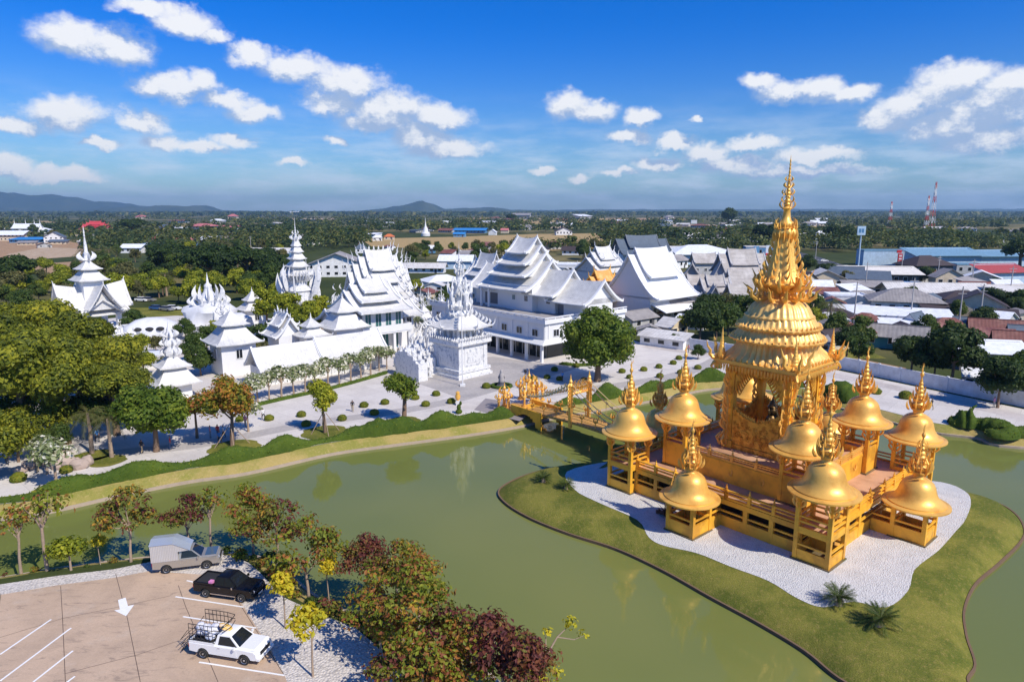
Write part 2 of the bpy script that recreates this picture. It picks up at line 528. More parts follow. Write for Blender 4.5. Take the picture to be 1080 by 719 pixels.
# ---------------------------------------------------------------- island
shore_px = [(527,517),(534,530),(560,546),(600,562),(650,578),(700,601),(750,629),(800,656),(850,686),(893,719)]
shore = [G(a,b,KZ) for a,b in shore_px] + [(23.6,35.6),(26.4,34.2),(28.6,35.3)] + [G(a,b,KZ) for a,b in ((1020,719),(1027,700),(1018,670),(1016,642),(1028,615),(1052,594),(1076,570),(1079,556),(1068,540),(1045,528))] + \
        [(45.5,68.5),(44.5,74),(41,80),(35,85),(27.5,87),(19,83.5),(12.6,77)] + [G(a,b,KZ) for a,b in ((625,488),(600,491),(572,496),(545,505))]
shore = smooth_line(shore, 6, True)
ar = sum(shore[i][0]*shore[(i+1)%len(shore)][1]-shore[(i+1)%len(shore)][0]*shore[i][1] for i in range(len(shore)))
if ar < 0: shore = shore[::-1]
top = offset(shore, -1.6); 
imb = MB(); n = len(shore)
v = [(x,y,KZ) for x,y in shore] + [(x*.55+a*.45, y*.55+c*.45, -.38) for (x,y),(a,c) in zip(shore, top)] + [(x,y,-.02) for x,y in top]
f = []
for i in range(n):
    j = (i+1) % n
    f += [(i,j,n+j,n+i),(n+i,n+j,2*n+j,2*n+i)]
for t in tessellate_polygon([[Vector((x,y,0)) for x,y in top]]):
    p = [top[i] for i in t]
    a2 = (p[1][0]-p[0][0])*(p[2][1]-p[0][1])-(p[2][0]-p[0][0])*(p[1][1]-p[0][1])
    t = t if a2 > 0 else t[::-1]
    f.append(tuple(2*n+i for i in t))
imb.add(v, f)
struct('island_lawn', imb, lawn, smooth=50)
e = MB(); so1 = offset(shore, .0); so2 = offset(shore, .15)
v = []
for i in range(n):
    a, b = so1[i], so2[i]
    v += [(a[0],a[1],KZ-.03),(a[0],a[1],KZ+.07),(b[0],b[1],KZ+.07),(b[0],b[1],WZ-.4)]
f = [(i*4+k, ((i+1)%n)*4+k, ((i+1)%n)*4+k+1, i*4+k+1) for i in range(n) for k in range(3)]
e.add(v, [q[::-1] for q in f])
struct('island_edging', e, M('edging_brown', (.17,.105,.06), .9, var=.3, bump=.5))
# white gravel
def gravelmat(name, a, b_, vs=11):
    m, N, b = newmat(name)
    pos = N.node('ShaderNodeNewGeometry').outputs['Position']
    vo = N.node('ShaderNodeTexVoronoi'); vo.inputs['Scale'].default_value = vs; N.l.new(pos, vo.inputs['Vector'])
    cc = N.mix(vo.outputs['Distance'], a, b_)
    s_ = N.vm('SCALE', cc); N.l.new(N.math('MULTIPLY_ADD', N.noise(pos, .8, 4, .7), .5, .75), s_.node.inputs[3])
    N.l.new(s_, b.inputs['Base Color']); b.inputs['Roughness'].default_value = .9
    bn = N.node('ShaderNodeBump'); bn.inputs['Strength'].default_value = .9; bn.inputs['Distance'].default_value = .08
    N.l.new(vo.outputs['Distance'], bn.inputs['Height']); N.l.new(bn.outputs[0], b.inputs['Normal'])
    MATS[name] = m; return m
gravel = gravelmat('white_gravel', (.74,.73,.71), (.46,.45,.44))
CX, CY = 26.0, 65.7
E1 = (.75,.66); E2 = (-.66,.75)
def IW(a, b): return (CX+a*E1[0]+b*E2[0], CY+a*E1[1]+b*E2[1])
gp = [G(a,b) for a,b in ((598,497),(606,516),(632,530),(672,548),(684,566),(700,575),(735,583),(770,597),(810,612),(840,630),(868,640),(900,634),(935,640),(958,622),(965,600),(990,580),(1008,560),(1018,548),(1024,530),(1018,518),(992,508))] + [IW(13,-6), IW(13,10), IW(6,14), IW(-8,15), G(640,487)]
gp = smooth_line(gp, 4, True)
struct('island_gravel', MB().sheet(gp, .006), gravel)
# ---------------------------------------------------------------- golden complex on the island
GR = math.atan2(.66, .75)
def rail(mb, x0, y0, x1, y1, z, h=.9, post=2.2, fin=True, solid=False, th=.12):
    L = math.hypot(x1-x0, y1-y0); a = math.atan2(y1-y0, x1-x0)
    T = Matrix.Translation((x0, y0, 0)) @ Matrix.Rotation(a, 4, 'Z')
    mb.box(0, -th*1.2, z+h-.12, L, th*1.2, z+h, T)
    mb.box(0, -th*.7, z+h*.55-.06, L, th*.7, z+h*.55+.05, T)
    mb.box(0, -th*.9, z, L, th*.9, z+(h*.42 if solid else .16), T)
    n = max(1, round(L/post))
    for i in range(n+1):
        x = L*i/n
        mb.box(x-.14, -.145, z-.01, x+.14, .145, z+h+.02, T)
        if fin:
            mb.lathe([(.17,z+h+.02),(.17,z+h+.08),(.07,z+h+.13),(.12,z+h+.24),(.06,z+h+.36),(.01,z+h+.6)], 6, T=T@Matrix.Translation((x,0,0)))
BELL = [(2.62,-.06),(2.74,0),(2.74,.1),(2.5,.17),(2.33,.19),(2.33,.27),(2.08,.38),(1.82,.56),(1.62,.82),(1.5,1.12),(1.42,1.4),(1.27,1.68),(1.03,1.9),(.74,2.06),(.5,2.13),(.44,2.2),(.44,2.42)]
def spire_parts(root, z, s=1.0, style=0):
    mb = MB()
    prof = [(.5,2.40),(.62,2.48),(.62,2.58),(.5,2.66),(.6,2.8),(.66,2.95),(.5,3.05),(.46,3.2),(.55,3.3),(.55,3.38),(.38,3.5),(.44,3.65),(.44,3.72),(.3,3.85),(.36,4.0),(.34,4.08),(.22,4.2),(.28,4.34),(.26,4.4),(.16,4.52),(.21,4.64),(.19,4.7),(.12,4.8),(.15,4.9),(.08,5.02),(.07,5.2),(.16,5.32),(.18,5.42),(.12,5.55),(.06,5.62),(.05,5.8),(.01,6.35)]
    mb.lathe([(r*s, z+q*s) for r, q in prof], 12)
    mb.build('spire', gold, root, smooth=50)
    fl = MB()
    for k in range(8):
        a = k*PI/4 + (PI/8 if style else 0)
        fl.flame(.58*s*math.cos(a), .58*s*math.sin(a), z+2.55*s, a, 1.1*s, .28, .12*s, .15)
    for k in range(8):
        a = k*PI/4
        fl.flame(.46*s*math.cos(a), .46*s*math.sin(a), z+3.2*s, a, .85*s, .24, .09*s, .15)
    for k in range(4):
        a = k*PI/2
        fl.flame(.3*s*math.cos(a), .3*s*math.sin(a), z+3.85*s, a, .7*s, .2, .07*s, .15)
        fl.flame(.9*s*math.cos(a+PI/4), .9*s*math.sin(a+PI/4), z+2.45*s, a+PI/4, .8*s, .35, .1*s, .2)
    if style:                                   # hooked naga fins on the low kiosks
        for k in range(6):
            a = k*PI/3
            fl.horn(0, 0, a, [(.3*s,z+2.7*s),(.75*s,z+2.9*s),(.85*s,z+3.4*s),(.55*s,z+3.75*s),(.7*s,z+4.1*s)], [.1*s,.09*s,.07*s,.05*s,.01])
            fl.horn(0, 0, a, [(.2*s,z+4.3*s),(.42*s,z+4.5*s),(.4*s,z+4.8*s),(.25*s,z+5.0*s)], [.06*s,.05*s,.04*s,.01])
    fl.horn(0, 0, 0, [(.02,z+5.6*s),(-.14*s,z+5.85*s),(.02*s,z+6.1*s),(.16*s,z+6.0*s),(.3*s,z+6.3*s)], [.05*s,.05*s,.045*s,.035*s,.01])
    fl.build('crown_flames', gold, root, smooth=50)
def kiosk(name, kind, label):
    t = thing(name, (CX, CY, 0), GR, label, 'kiosk', 'golden bell-roofed kiosks of the island shrine')
    H = {'corner': 5.8, 'upper': 4.8, 'side': 3.05}[kind]
    hw = {'corner': 1.5, 'upper': 1.32, 'side': 1.42}[kind]
    s = 1.02 if kind != 'side' else .97
    mb = MB(); mb.lathe([(r*s, H+q*s) for r, q in BELL], 40)
    mb.lathe([(.3,H-.1),(1.6*s,H-.14),(2.62*s,H-.06)], 24)
    mb.build('bell_roof', gold, t, smooth=50)
    spire_parts(t, H, s, kind == 'side')
    for c_ in kids(t): c_.scale = (1,1,1.18); c_.location = (0,0,-.18*H)
    for sx in (-1, 1):
        for sy in (-1, 1):
            p = MB(); x, y = sx*(hw-.17), sy*(hw-.17)
            p.box(x-.17, y-.17, .02, x+.17, y+.17, H-.1)
            p.build('post', goldw, t)
            if kind != 'side':
                q = MB()
                for da in (0, PI/2, PI, -PI/2):
                    for k in range(2):
                        q.flame(x+.17*math.cos(da), y+.17*math.sin(da), H-1.35+k*.5, da, .9, .45, .1, .5)
                q.build('bracket', goldo, t)
    def side(f):
        pn = MB()                      # one of four faces
        T = Matrix.Rotation(f*PI/2, 4, 'Z')
        e = hw-.34
        if kind == 'corner':
            pn.box(-e, -hw+.05, .0, e, -hw+.21, .95, T)
            for nm_, q0, q1, w_ in (('rail',1.32,1.46,.2),('floor_beam',2.36,2.92,.25),('rail',3.3,3.44,.2),('rail',3.75,3.87,.2)):
                MB().box(-e, -hw+.03, q0, e, -hw+w_, q1, T).build(nm_, goldw, t)
        elif kind == 'upper':
            pn.box(-e, -hw+.05, 0, e, -hw+.22, 2.55, T)
            MB().box(-e, -hw+.03, 2.85, e, -hw+.2, 2.99, T).build('rail', goldw, t)
        else:
            pn.box(-e, -hw+.05, 0, e, -hw+.22, 1.15, T)
            MB().box(-e, -hw+.03, 1.5, e, -hw+.2, 1.65, T).build('rail', goldw, t)
        MB().box(-e, -hw+.04, H-.42, e, -hw+.24, H-.12, T).build('lintel', goldw, t)
        pn.build('panel_wall', goldw, t)
    for f in range(4): side(f)
    if kind != 'side':
        fl = MB(); fz = 2.5 if kind == 'corner' else 2.2
        fl.box(-hw+.22, -hw+.22, fz, hw-.22, hw-.22, fz+.12); fl.build('kiosk_floor', goldfloor, t)
    b = MB(); b.box(-hw-.12, -hw-.12, -.02, hw+.12, hw+.12, .1); b.build('plinth', M('mossy_concrete', (.16,.11,.05), .9, var=.3, scale=2, c2=(.08,.09,.03)), t)
    return t
D1 = 9.95; D2 = 6.2; D3 = 13.6
k1 = kiosk('bell_kiosk', 'corner', 'tall golden kiosk on open posts at the front corner, nearest the two gravel cycads')
k1.location = IW(-D1,-D1)+(0,)
dup(k1, IW(-D1,D1), GR, 'tall golden kiosk on open posts at the left corner beside the golden footbridge')
dup(k1, IW(D1,-D1), GR, 'tall golden kiosk at the right corner, its bell roof farthest right of all')
dup(k1, IW(D1,D1), GR, 'golden kiosk at the far corner, glimpsed left of the pavilion over green water')
k2 = kiosk('bell_kiosk', 'upper', 'golden kiosk on the upper terrace directly in front of the carved pavilion')
k2.location = IW(-D2,-D2)+(2.62,)
dup(k2, IW(-D2,D2)+(2.62,), GR, 'golden kiosk on the upper terrace at the left, its tall spire left of the pavilion')
dup(k2, IW(D2,-D2)+(2.62,), GR, 'golden kiosk on the upper terrace at the right of the carved pavilion')
dup(k2, IW(D2,D2)+(2.62,), GR, 'golden kiosk on the upper terrace seen through the open arch of the carved pavilion')
k3 = kiosk('bell_kiosk', 'side', 'low golden kiosk at the middle of the front left side, with the ladder beside it')
k3.location = IW(-D3,.1)+(0,)
dup(k3, IW(.1,-D3), GR, 'low golden kiosk mid right side, standing on white gravel by the lawn')
dup(k3, IW(0,D3), GR, 'low golden kiosk behind the left side, half hidden between two taller bell roofs')
dup(k3, IW(D3,0), GR, 'low golden kiosk on the far side of the shrine, almost hidden behind the terrace')

pav = thing('golden_pavilion', (CX, CY, 0), GR, 'carved golden pavilion with tiered dome roof and tall spire on a two-level terrace', 'pavilion')
# lower terrace: plinth wall, open bays, floor, rails
A = 10.55
mb = MB()
for f in range(4):
    T = Matrix.Rotation(f*PI/2, 4, 'Z')
    mb.box(-8.45, -A, -.02, 8.45, -A+.25, 1.0, T)
    mb.box(-8.45, -A+.02, 1.34, 8.45, -A+.2, 1.5, T)
    mb.box(-8.45, -A-.04, 2.1, 8.45, -A+.3, 2.56, T)
    for i in range(8):
        x = -8.45 + 16.9*i/7
        if abs(x) < 1.3: continue
        mb.box(x-.2, -A-.02, 0, x+.2, -A+.28, 2.12, T)
    # link to the low side kiosks
    for sx in (-1, 1):
        mb.box(sx*1.2-.1, -12.3, -.01, sx*1.2+.1, -A-.05, 1.12, T)
        mb.box(sx*1.2-.08, -12.3, 1.5, sx*1.2+.08, -A-.05, 1.63, T)
mb.build('terrace_wall', goldw, pav)
mb = MB()
for f in range(4):
    T = Matrix.Rotation(f*PI/2, 4, 'Z')
    mb.box(-7.0, -7.0, 0, -6.7, -6.7, 2.4, T)
    for i in range(7):
        for j in (-8.9,):
            mb.box(-8+i*2.6, j, 0, -7.7+i*2.6, j+.3, 2.4, T)
mb.box(-8.2,-8.2,0,8.2,8.2,.08)
MB().box(-7.9,-7.9,.09,7.9,7.9,2.39).build('undercroft_wall', M('undercroft_shade_brown', (.09,.045,.02), .8, var=.3), pav)  # dark brown inner box added so no light shows through the open bays
mb.build('undercroft_pillars', goldw, pav)
mb = MB(); mb.box(-A+.1, -A+.1, 2.40, A-.1, A-.1, 2.60); mb.build('lower_floor', goldfloor, pav)
mb = MB()
for f in range(4):
    T = Matrix.Rotation(f*PI/2, 4, 'Z')
    mb.T = T
    rail(mb, -8.4, -A+.12, -1.6, -A+.12, 2.6, .85, 2.2); rail(mb, 1.6, -A+.12, 8.4, -A+.12, 2.6, .85, 2.2)
    rail(mb, -1.6, -A+.12, 1.6, -A+.12, 2.6, .85, 3.2)
mb.T = None
mb.build('lower_railing', goldw, pav)
B = 7.1
mb = MB()
for f in range(4):
    T = Matrix.Rotation(f*PI/2, 4, 'Z')
    mb.box(-B+.02, -B, 2.6, B-.02 if f % 2 == 0 else B-.02, -B+.25, 4.7, T)
    mb.box(-4.95, -B-.06, 4.42, 4.95, -B-.001, 4.62, T)
mb.build('upper_wall', goldw, pav)
mb = MB(); mb.box(-B+.26, -B+.26, 4.45, B-.26, B-.26, 4.62); mb.build('upper_floor', goldfloor, pav)
mb = MB()
for f in range(4):
    mb.T = Matrix.Rotation(f*PI/2, 4, 'Z')
    rail(mb, -4.9, -B+.12, 4.9, -B+.12, 4.7, .62, 2.45)
    for x in (-3.2, 0, 3.2):                      # little gilt scroll reliefs on the wall
        mb.tube([(x-.2,-B-.03,3.7),(x-.12,-B-.06,3.45),(x+.1,-B-.06,3.45),(x+.16,-B-.06,3.75),(x+.1,-B-.04,4.05)], [.03,.06,.07,.05,.01], 5)
mb.T = None
mb.build('upper_railing', gold, pav)
# stairs to the upper floor (right side)
mb = MB(Matrix.Rotation(PI,4,'Z'))
for i in range(7):
    mb.box(-1.0, -B-2.2+i*.3, 2.6, 1.0, -B+.0, 2.6+.29*(i+1)) if i == 0 else mb.box(-1.0, -B-2.2+i*.3, 2.6+.29*i, 1.0, -B-.001, 2.6+.29*(i+1))
mb.build('steps', goldfloor, pav)
# carved pavilion
carved = M('gold_carving', (.80,.44,.06), .42, .45, var=.2, scale=3, c2=(.50,.22,.02), f2=(.42,.6), s2=1.9, bump=1.0, bs=3.2)
for sx in (-1, 1):
    for sy in (-1, 1):
        p = MB(); x, y = sx*2.85, sy*2.85
        p.box(x-.34, y-.34, 4.6, x+.34, y+.34, 13.3)
        p.box(x-.55, y-.55, 4.6, x+.55, y+.55, 5.4); p.box(x-.5, y-.5, 12.2, x+.5, y+.5, 12.5)
        p.build('column', goldw, pav)
        q = MB(); da = math.atan2(sy, sx)
        for k in range(11):
            for w_ in (-.8, 0, .8):
                zz = 5.0 + k*.72
                q.flame(x+.45*math.cos(da+w_), y+.45*math.sin(da+w_), zz+rnd.uniform(-.15,.15), da+w_*rnd.uniform(.7,1.5), rnd.uniform(.7,1.5), rnd.uniform(.25,.5), .14, rnd.uniform(.1,.7))
        for k in range(4):
            q.horn(x, y, da+(k-1.5)*.45, [(.4,4.9),(1.05,4.95),(1.3,5.5),(.95,5.95),(.75,5.6)], [.13,.13,.11,.08,.03])
        q.build('column_flames', goldo, pav)
for f in range(4):
    T = Matrix.Rotation(f*PI/2, 4, 'Z')
    p = MB(T)
    N_ = 14
    for i in range(N_):                            # parapet panel, top dips in the middle
        x0 = -2.45+4.9*i/N_; x1 = -2.45+4.9*(i+1)/N_
        zt = 7.75 + 1.0*abs((x0+x1)/2/2.45)**1.7
        p.box(x0, -3.18, 4.62, x1, -2.92, zt)
    for i in range(24):
        x = -2.4+4.8*i/23
        p.flame(x, -3.05, 7.7+1.0*abs(x/2.45)**1.7, (0 if x > 0 else PI), .5, .3, .1, .5)
    p.box(-2.44, -3.3, 4.61, 2.44, -3.19, 5.1)
    for i in range(46):
        rr = random.Random(i*7+f)
        x = rr.uniform(-2.2,2.2); z = rr.uniform(5.2,7.2)
        p.horn(x, -3.18, rr.choice((0,PI)), [(0,z),(.25,z+.1),(.3,z+.35),(.12,z+.42),(.1,z+.25)], [.03,.07,.06,.05,.02], 4)
    p.build('carved_panel', carved, pav)
    q = MB(T)
    for i in range(16):                            # arch spandrels of pierced carving
        t0, t1 = i/16, (i+1)/16
        x0, x1 = -2.45+4.9*t0, -2.45+4.9*t1
        xm = abs((x0+x1)/2)/2.45
        zb = 12.6 - 2.4*max(0, xm-.35)**1.6/.5
        q.box(x0, -3.08, zb, x1, -2.88, 13.3)
    for i in range(30):
        x = -2.3+4.6*i/29
        xm = abs(x)/2.45; zb = 12.6 - 2.4*max(0, xm-.35)**1.6/.5
        s_ = 1 if x < 0 else -1
        q.horn(x, -3.05, 0 if s_ > 0 else PI, [(0,zb+.3),(.15,zb-.1),(.4,zb-.35),(.55,zb-.1),(.42,zb)], [.1,.12,.1,.06,.02])
    q.build('arch', carved, pav)
mb = MB(); mb.box(-3.0,-3.0,12.5,3.0,3.0,12.7)
mb.frust(0,0,4.62,5.3,2.2,2.2,2.0,2.0); mb.build('inner_dais', goldo, pav)
def sqn(b):                                        # square-to-round factor
    def fn(a, r, z):
        q = 1/max(abs(math.cos(a)), abs(math.sin(a)))
        bb = b(z); return q*bb + (1-bb)*1.08
    return fn
# eave slab
mb = MB()
mb.box(-4.15,-4.15,13.3,4.15,4.15,13.5); mb.box(-4.3,-4.3,13.501,4.3,4.3,13.7)
for f in range(4):
    mb.T = Matrix.Rotation(f*PI/2, 4, 'Z')
    for i in range(26):
        x = -4.1+8.2*i/25
        mb.lathe([(.13,13.25),(.1,13.0),(.015,12.62)][::-1], 4, x, -4.22)
    for i in range(13):
        x = -3.9+7.8*i/12
        mb.flame(x, -4.2, 13.75, -PI/2, .42, .2, .12, .5)
mb.T = None
mb.build('eave', goldo, pav)
def flute(n, d, b):
    s0 = sqn(b)
    return lambda a, r, z: s0(a, r, z)*(1+d*math.cos(n*a))
skirt = MB()
skirt.lathe([(4.12,13.69),(4.12,13.85),(3.72,14.25),(3.5,14.7),(3.35,15.2),(3.25,15.8),(3.1,16.2)], 168, fn=flute(40,.034,lambda z: max(0,min(1,(15.6-z)/1.9))), a0=0)
skirt.build('roof_skirt', goldt, pav, smooth=50)
for (z0, r0, z1, r1) in ((15.75,4.05,17.1,3.15),(16.95,3.62,18.1,2.8)):
    t_ = MB()
    t_.lathe([(r1*.9,z0-.02),(r0-.1,z0-.1),(r0,z0),(r0,z0+.1),(r0-.3,z0+.22),(r0-.55,z0+.6),(r1,z1)], 168, fn=flute(40,.022,lambda z: .12))
    for k in range(48):
        a = 2*PI*k/48
        t_.flame(r0*1.02*math.cos(a), r0*1.02*math.sin(a), z0+.05, a, .42, .3, .11, .6)
        t_.lathe([(.09,z0-.0),(.01,z0-.4)][::-1], 4, r0*1.02*math.cos(a), r0*1.02*math.sin(a))
    t_.build('roof_tier', goldt, pav, smooth=50)
dm = MB()
dm.lathe([(3.0,17.85),(3.2,17.95),(3.2,18.05),(2.98,18.2),(2.86,18.5),(2.6,18.95),(2.2,19.35),(1.7,19.65),(1.15,19.85),(.9,20.0)], 168, fn=lambda a,r,z: 1+.02*math.cos(32*a))
dm.build('dome', goldt, pav, smooth=50)
# corner finials: small ringed spire flanked by two rearing hooks
for sx in (-1, 1):
    for sy in (-1, 1):
        q = MB(); x, y = sx*3.75, sy*3.75; da = math.atan2(sy, sx)
        q.frust(x, y, 13.75, 14.2, .5, .5, .42, .42)
        pr = []; z = 14.2; r = .42
        for k in range(7):
            pr += [(r,z),(r*1.05,z+.12),(r*.8,z+.2)]; z += .3; r *= .78
        pr.append((.01, z+.5)); q.lathe(pr, 10, x, y)
        for w_ in (-1.25, 1.25):
            a = da+w_
            q.horn(x, y, a, [(.3,13.9),(.8,13.95),(1.15,14.3),(1.1,14.8),(1.35,15.2),(1.6,15.9)], [.26,.24,.2,.17,.12,.02])
            q.flame(x+.75*math.cos(a), y+.75*math.sin(a), 14.0, a+PI, .9, .3, .14, .6)
        q.horn(x, y, da, [(.3,13.8),(.85,13.8),(1.15,14.1),(1.1,14.5),(1.4,14.9),(1.5,15.5)], [.24,.22,.18,.14,.1,.02])
        q.horn(x, y, da, [(.3,13.5),(.7,13.3),(.95,12.9),(.7,12.6)], [.2,.17,.13,.03])
        q.build('corner_finial', goldo, pav, smooth=60)
# crown of sweeping horns above the dome
cr = MB()
for k in range(12):
    a = 2*PI*k/12 + .1
    s_ = 1.0 if k % 2 else .82
    cr.horn(0, 0, a, [(.9,20.0),(1.7*s_,19.7),(2.7*s_,19.65),(3.3*s_,20.05),(3.3*s_,20.5),(3.9*s_,20.95)], [.26,.24,.2,.16,.11,.02], 6)
    cr.flame(1.9*s_*math.cos(a), 1.9*s_*math.sin(a), 19.75, a, .9, .3, .15, .7)
    cr.flame(2.7*s_*math.cos(a), 2.7*s_*math.sin(a), 19.9, a+PI, .8, .25, .13, .7)
for k in range(8):
    a = 2*PI*k/8 + PI/8
    cr.horn(0, 0, a, [(.8,20.6),(1.6,20.5),(2.3,20.8),(2.6,21.4),(2.45,21.8),(2.8,22.5)], [.24,.22,.2,.15,.1,.02], 6)
    cr.horn(0, 0, a+.2, [(.8,20.9),(1.5,21.0),(1.9,21.5),(1.7,21.9),(1.5,21.6)], [.16,.16,.13,.1,.03], 5)
    cr.flame(1.6*math.cos(a), 1.6*math.sin(a), 20.6, a, 1.3, .35, .18, .7)
cr.build('crown_horns', goldo, pav, smooth=60)
# waisted bell body with rib flames
bd = MB()
star = lambda a, r, z: 1+.16*abs(math.cos(4*a))-.05
bd.lathe([(.85,19.9),(1.0,20.4),(1.5,20.75),(2.0,21.0),(2.1,21.15),(1.75,21.4),(1.45,21.9),(1.25,22.6),(1.08,23.4),(.94,24.2),(.84,25.0),(.84,25.3),(.8,25.5),(.95,25.75),(1.0,26.0),(.8,26.35),(.62,26.5)], 64, fn=star)
bd.build('spire_body', goldo, pav, smooth=60)
fl = MB()
for k in range(8):
    a = 2*PI*k/8
    for j in range(8):
        z = 20.9+j*.72; r = 1.7-.14*j if j > 0 else 2.0
        fl.flame(r*math.cos(a), r*math.sin(a), z, a, 1.0 if j < 7 else 1.3, .5 if j < 3 else .3, .16-.012*j, .3)
for k in range(8):
    a = 2*PI*k/8+PI/8
    fl.horn(0, 0, a, [(1.6,21.1),(2.15,21.3),(2.25,21.8),(1.95,22.1),(2.1,22.7)], [.16,.16,.12,.09,.02], 5)
    fl.flame(.8*math.cos(a), .8*math.sin(a), 25.0, a, 1.3, .25, .12, .2)
    fl.flame(.75*math.cos(a), .75*math.sin(a), 26.1, a, .8, .3, .12, .6)
fl.build('body_flames', goldo, pav, smooth=60)
tp = MB()
pr = [(.62,26.4),(.78,26.6),(.72,26.9),(.45,27.1),(.36,27.5),(.3,28.0),(.42,28.2),(.25,28.45)]
z = 28.45; r = .34
for k in range(13):
    pr += [(r*.7,z),(r,z+.1),(r,z+.17),(r*.65,z+.26)]; z += .33; r *= .88
pr += [(.03, z), (.008, 33.1)]
tp.lathe(pr, 12)
for zc, rr_, h in ((26.5,.6,.9),(28.1,.3,1.0),(28.7,.3,.8),(29.4,.26,.7),(30.1,.2,.6),(30.7,.17,.5)):
    for k in range(6):
        a = k*PI/3+zc
        tp.flame(rr_*math.cos(a), rr_*math.sin(a), zc, a, h, .45, .07, .8)
tp.build('spire_tip', gold, pav, smooth=60)

# seated statue in the pavilion
st = MB()
st.ball(0,0,6.1,1.1,.9,.5,10); st.ball(0,0,7.1,.75,.6,1.0,10); st.ball(0,-.05,8.35,.48,.45,.5,10)
st.ball(-.75,-.5,5.95,.55,.4,.3,8); st.ball(.75,-.5,5.95,.55,.4,.3,8)
for s_ in (-1,1):
    st.tube([(s_*.6,0,7.7),(s_*.95,-.15,7.1),(s_*.75,-.6,6.6),(s_*.2,-.8,6.5)], [.26,.22,.18,.14], 7)
    st.ball(s_*.55,-.0,8.35,.3,.1,.36,7)
st.tube([(0,-.4,8.35),(0,-.62,7.9),(.1,-.7,7.4),(.25,-.7,7.1)], [.2,.17,.13,.08], 7)
st.lathe([(.45,8.7),(.5,8.8),(.35,9.0),(.3,9.2),(.15,9.4),(.02,9.9)], 10)
st.lathe([(1.5,5.31),(1.6,5.45),(1.3,5.6),(1.4,5.75),(1.3,5.8)], 20)
so_ = st.build('seated_statue', M('dark_bronze', (.10,.06,.02), .4, .7, var=.2), smooth=60)
so_.location = (CX, CY, 0); so_.rotation_euler = (0,0,GR)
tag(so_, 'dark seated statue with a pointed crown inside the open golden pavilion', 'statue')

# ladder and heap beside the left side kiosk
ld = thing('ladder', IW(-11.2, 3.2), GR+PI/2, 'golden wooden ladder leaning on the lower terrace beside the low left kiosk', 'ladder')
for s_ in (-1,1):
    q = MB(); q.tube([(s_*.25,1.5,.05),(s_*.25,-.0,3.8)], .05, 5); q.build('side_rail', gold, ld)
for i in range(9):
    q = MB(); t_ = (i+.7)/9.4; q.tube([(-.25,1.5-1.5*t_,.05+3.75*t_),(.25,1.5-1.5*t_,.05+3.75*t_)], .035, 5); q.build('rung', gold, ld)
hp = MB(); rr = random.Random(3)
for i in range(16):
    hp.cb(rr.uniform(-.7,.7), rr.uniform(-.5,.5), .02+rr.uniform(0,.35), rr.uniform(.2,.6), rr.uniform(.15,.4), rr.uniform(.1,.3), rr.uniform(0,3))
for i in range(10):
    a = rr.uniform(0,6.3); hp.tube([(0,0,.2),(math.cos(a)*.5,math.sin(a)*.5,.7),(math.cos(a)*.9,math.sin(a)*.9,.5+rr.uniform(0,.9))], [.04,.03,.01], 4)
h_ = hp.build('debris_heap', M('debris', (.10,.05,.03), .9, var=.4, scale=4)); h_.location = IW(-12.6,3.2)+(0,)
tag(h_, 'dark heap of scrap wood and twigs on the gravel at the foot of the ladder', 'heap')

# ---------------------------------------------------------------- footbridge
br = thing('golden_footbridge', IW(0, 15.0), GR+PI/2, 'golden footbridge with hanging cables and a carved gate tower crossing the moat to the plaza', 'bridge')
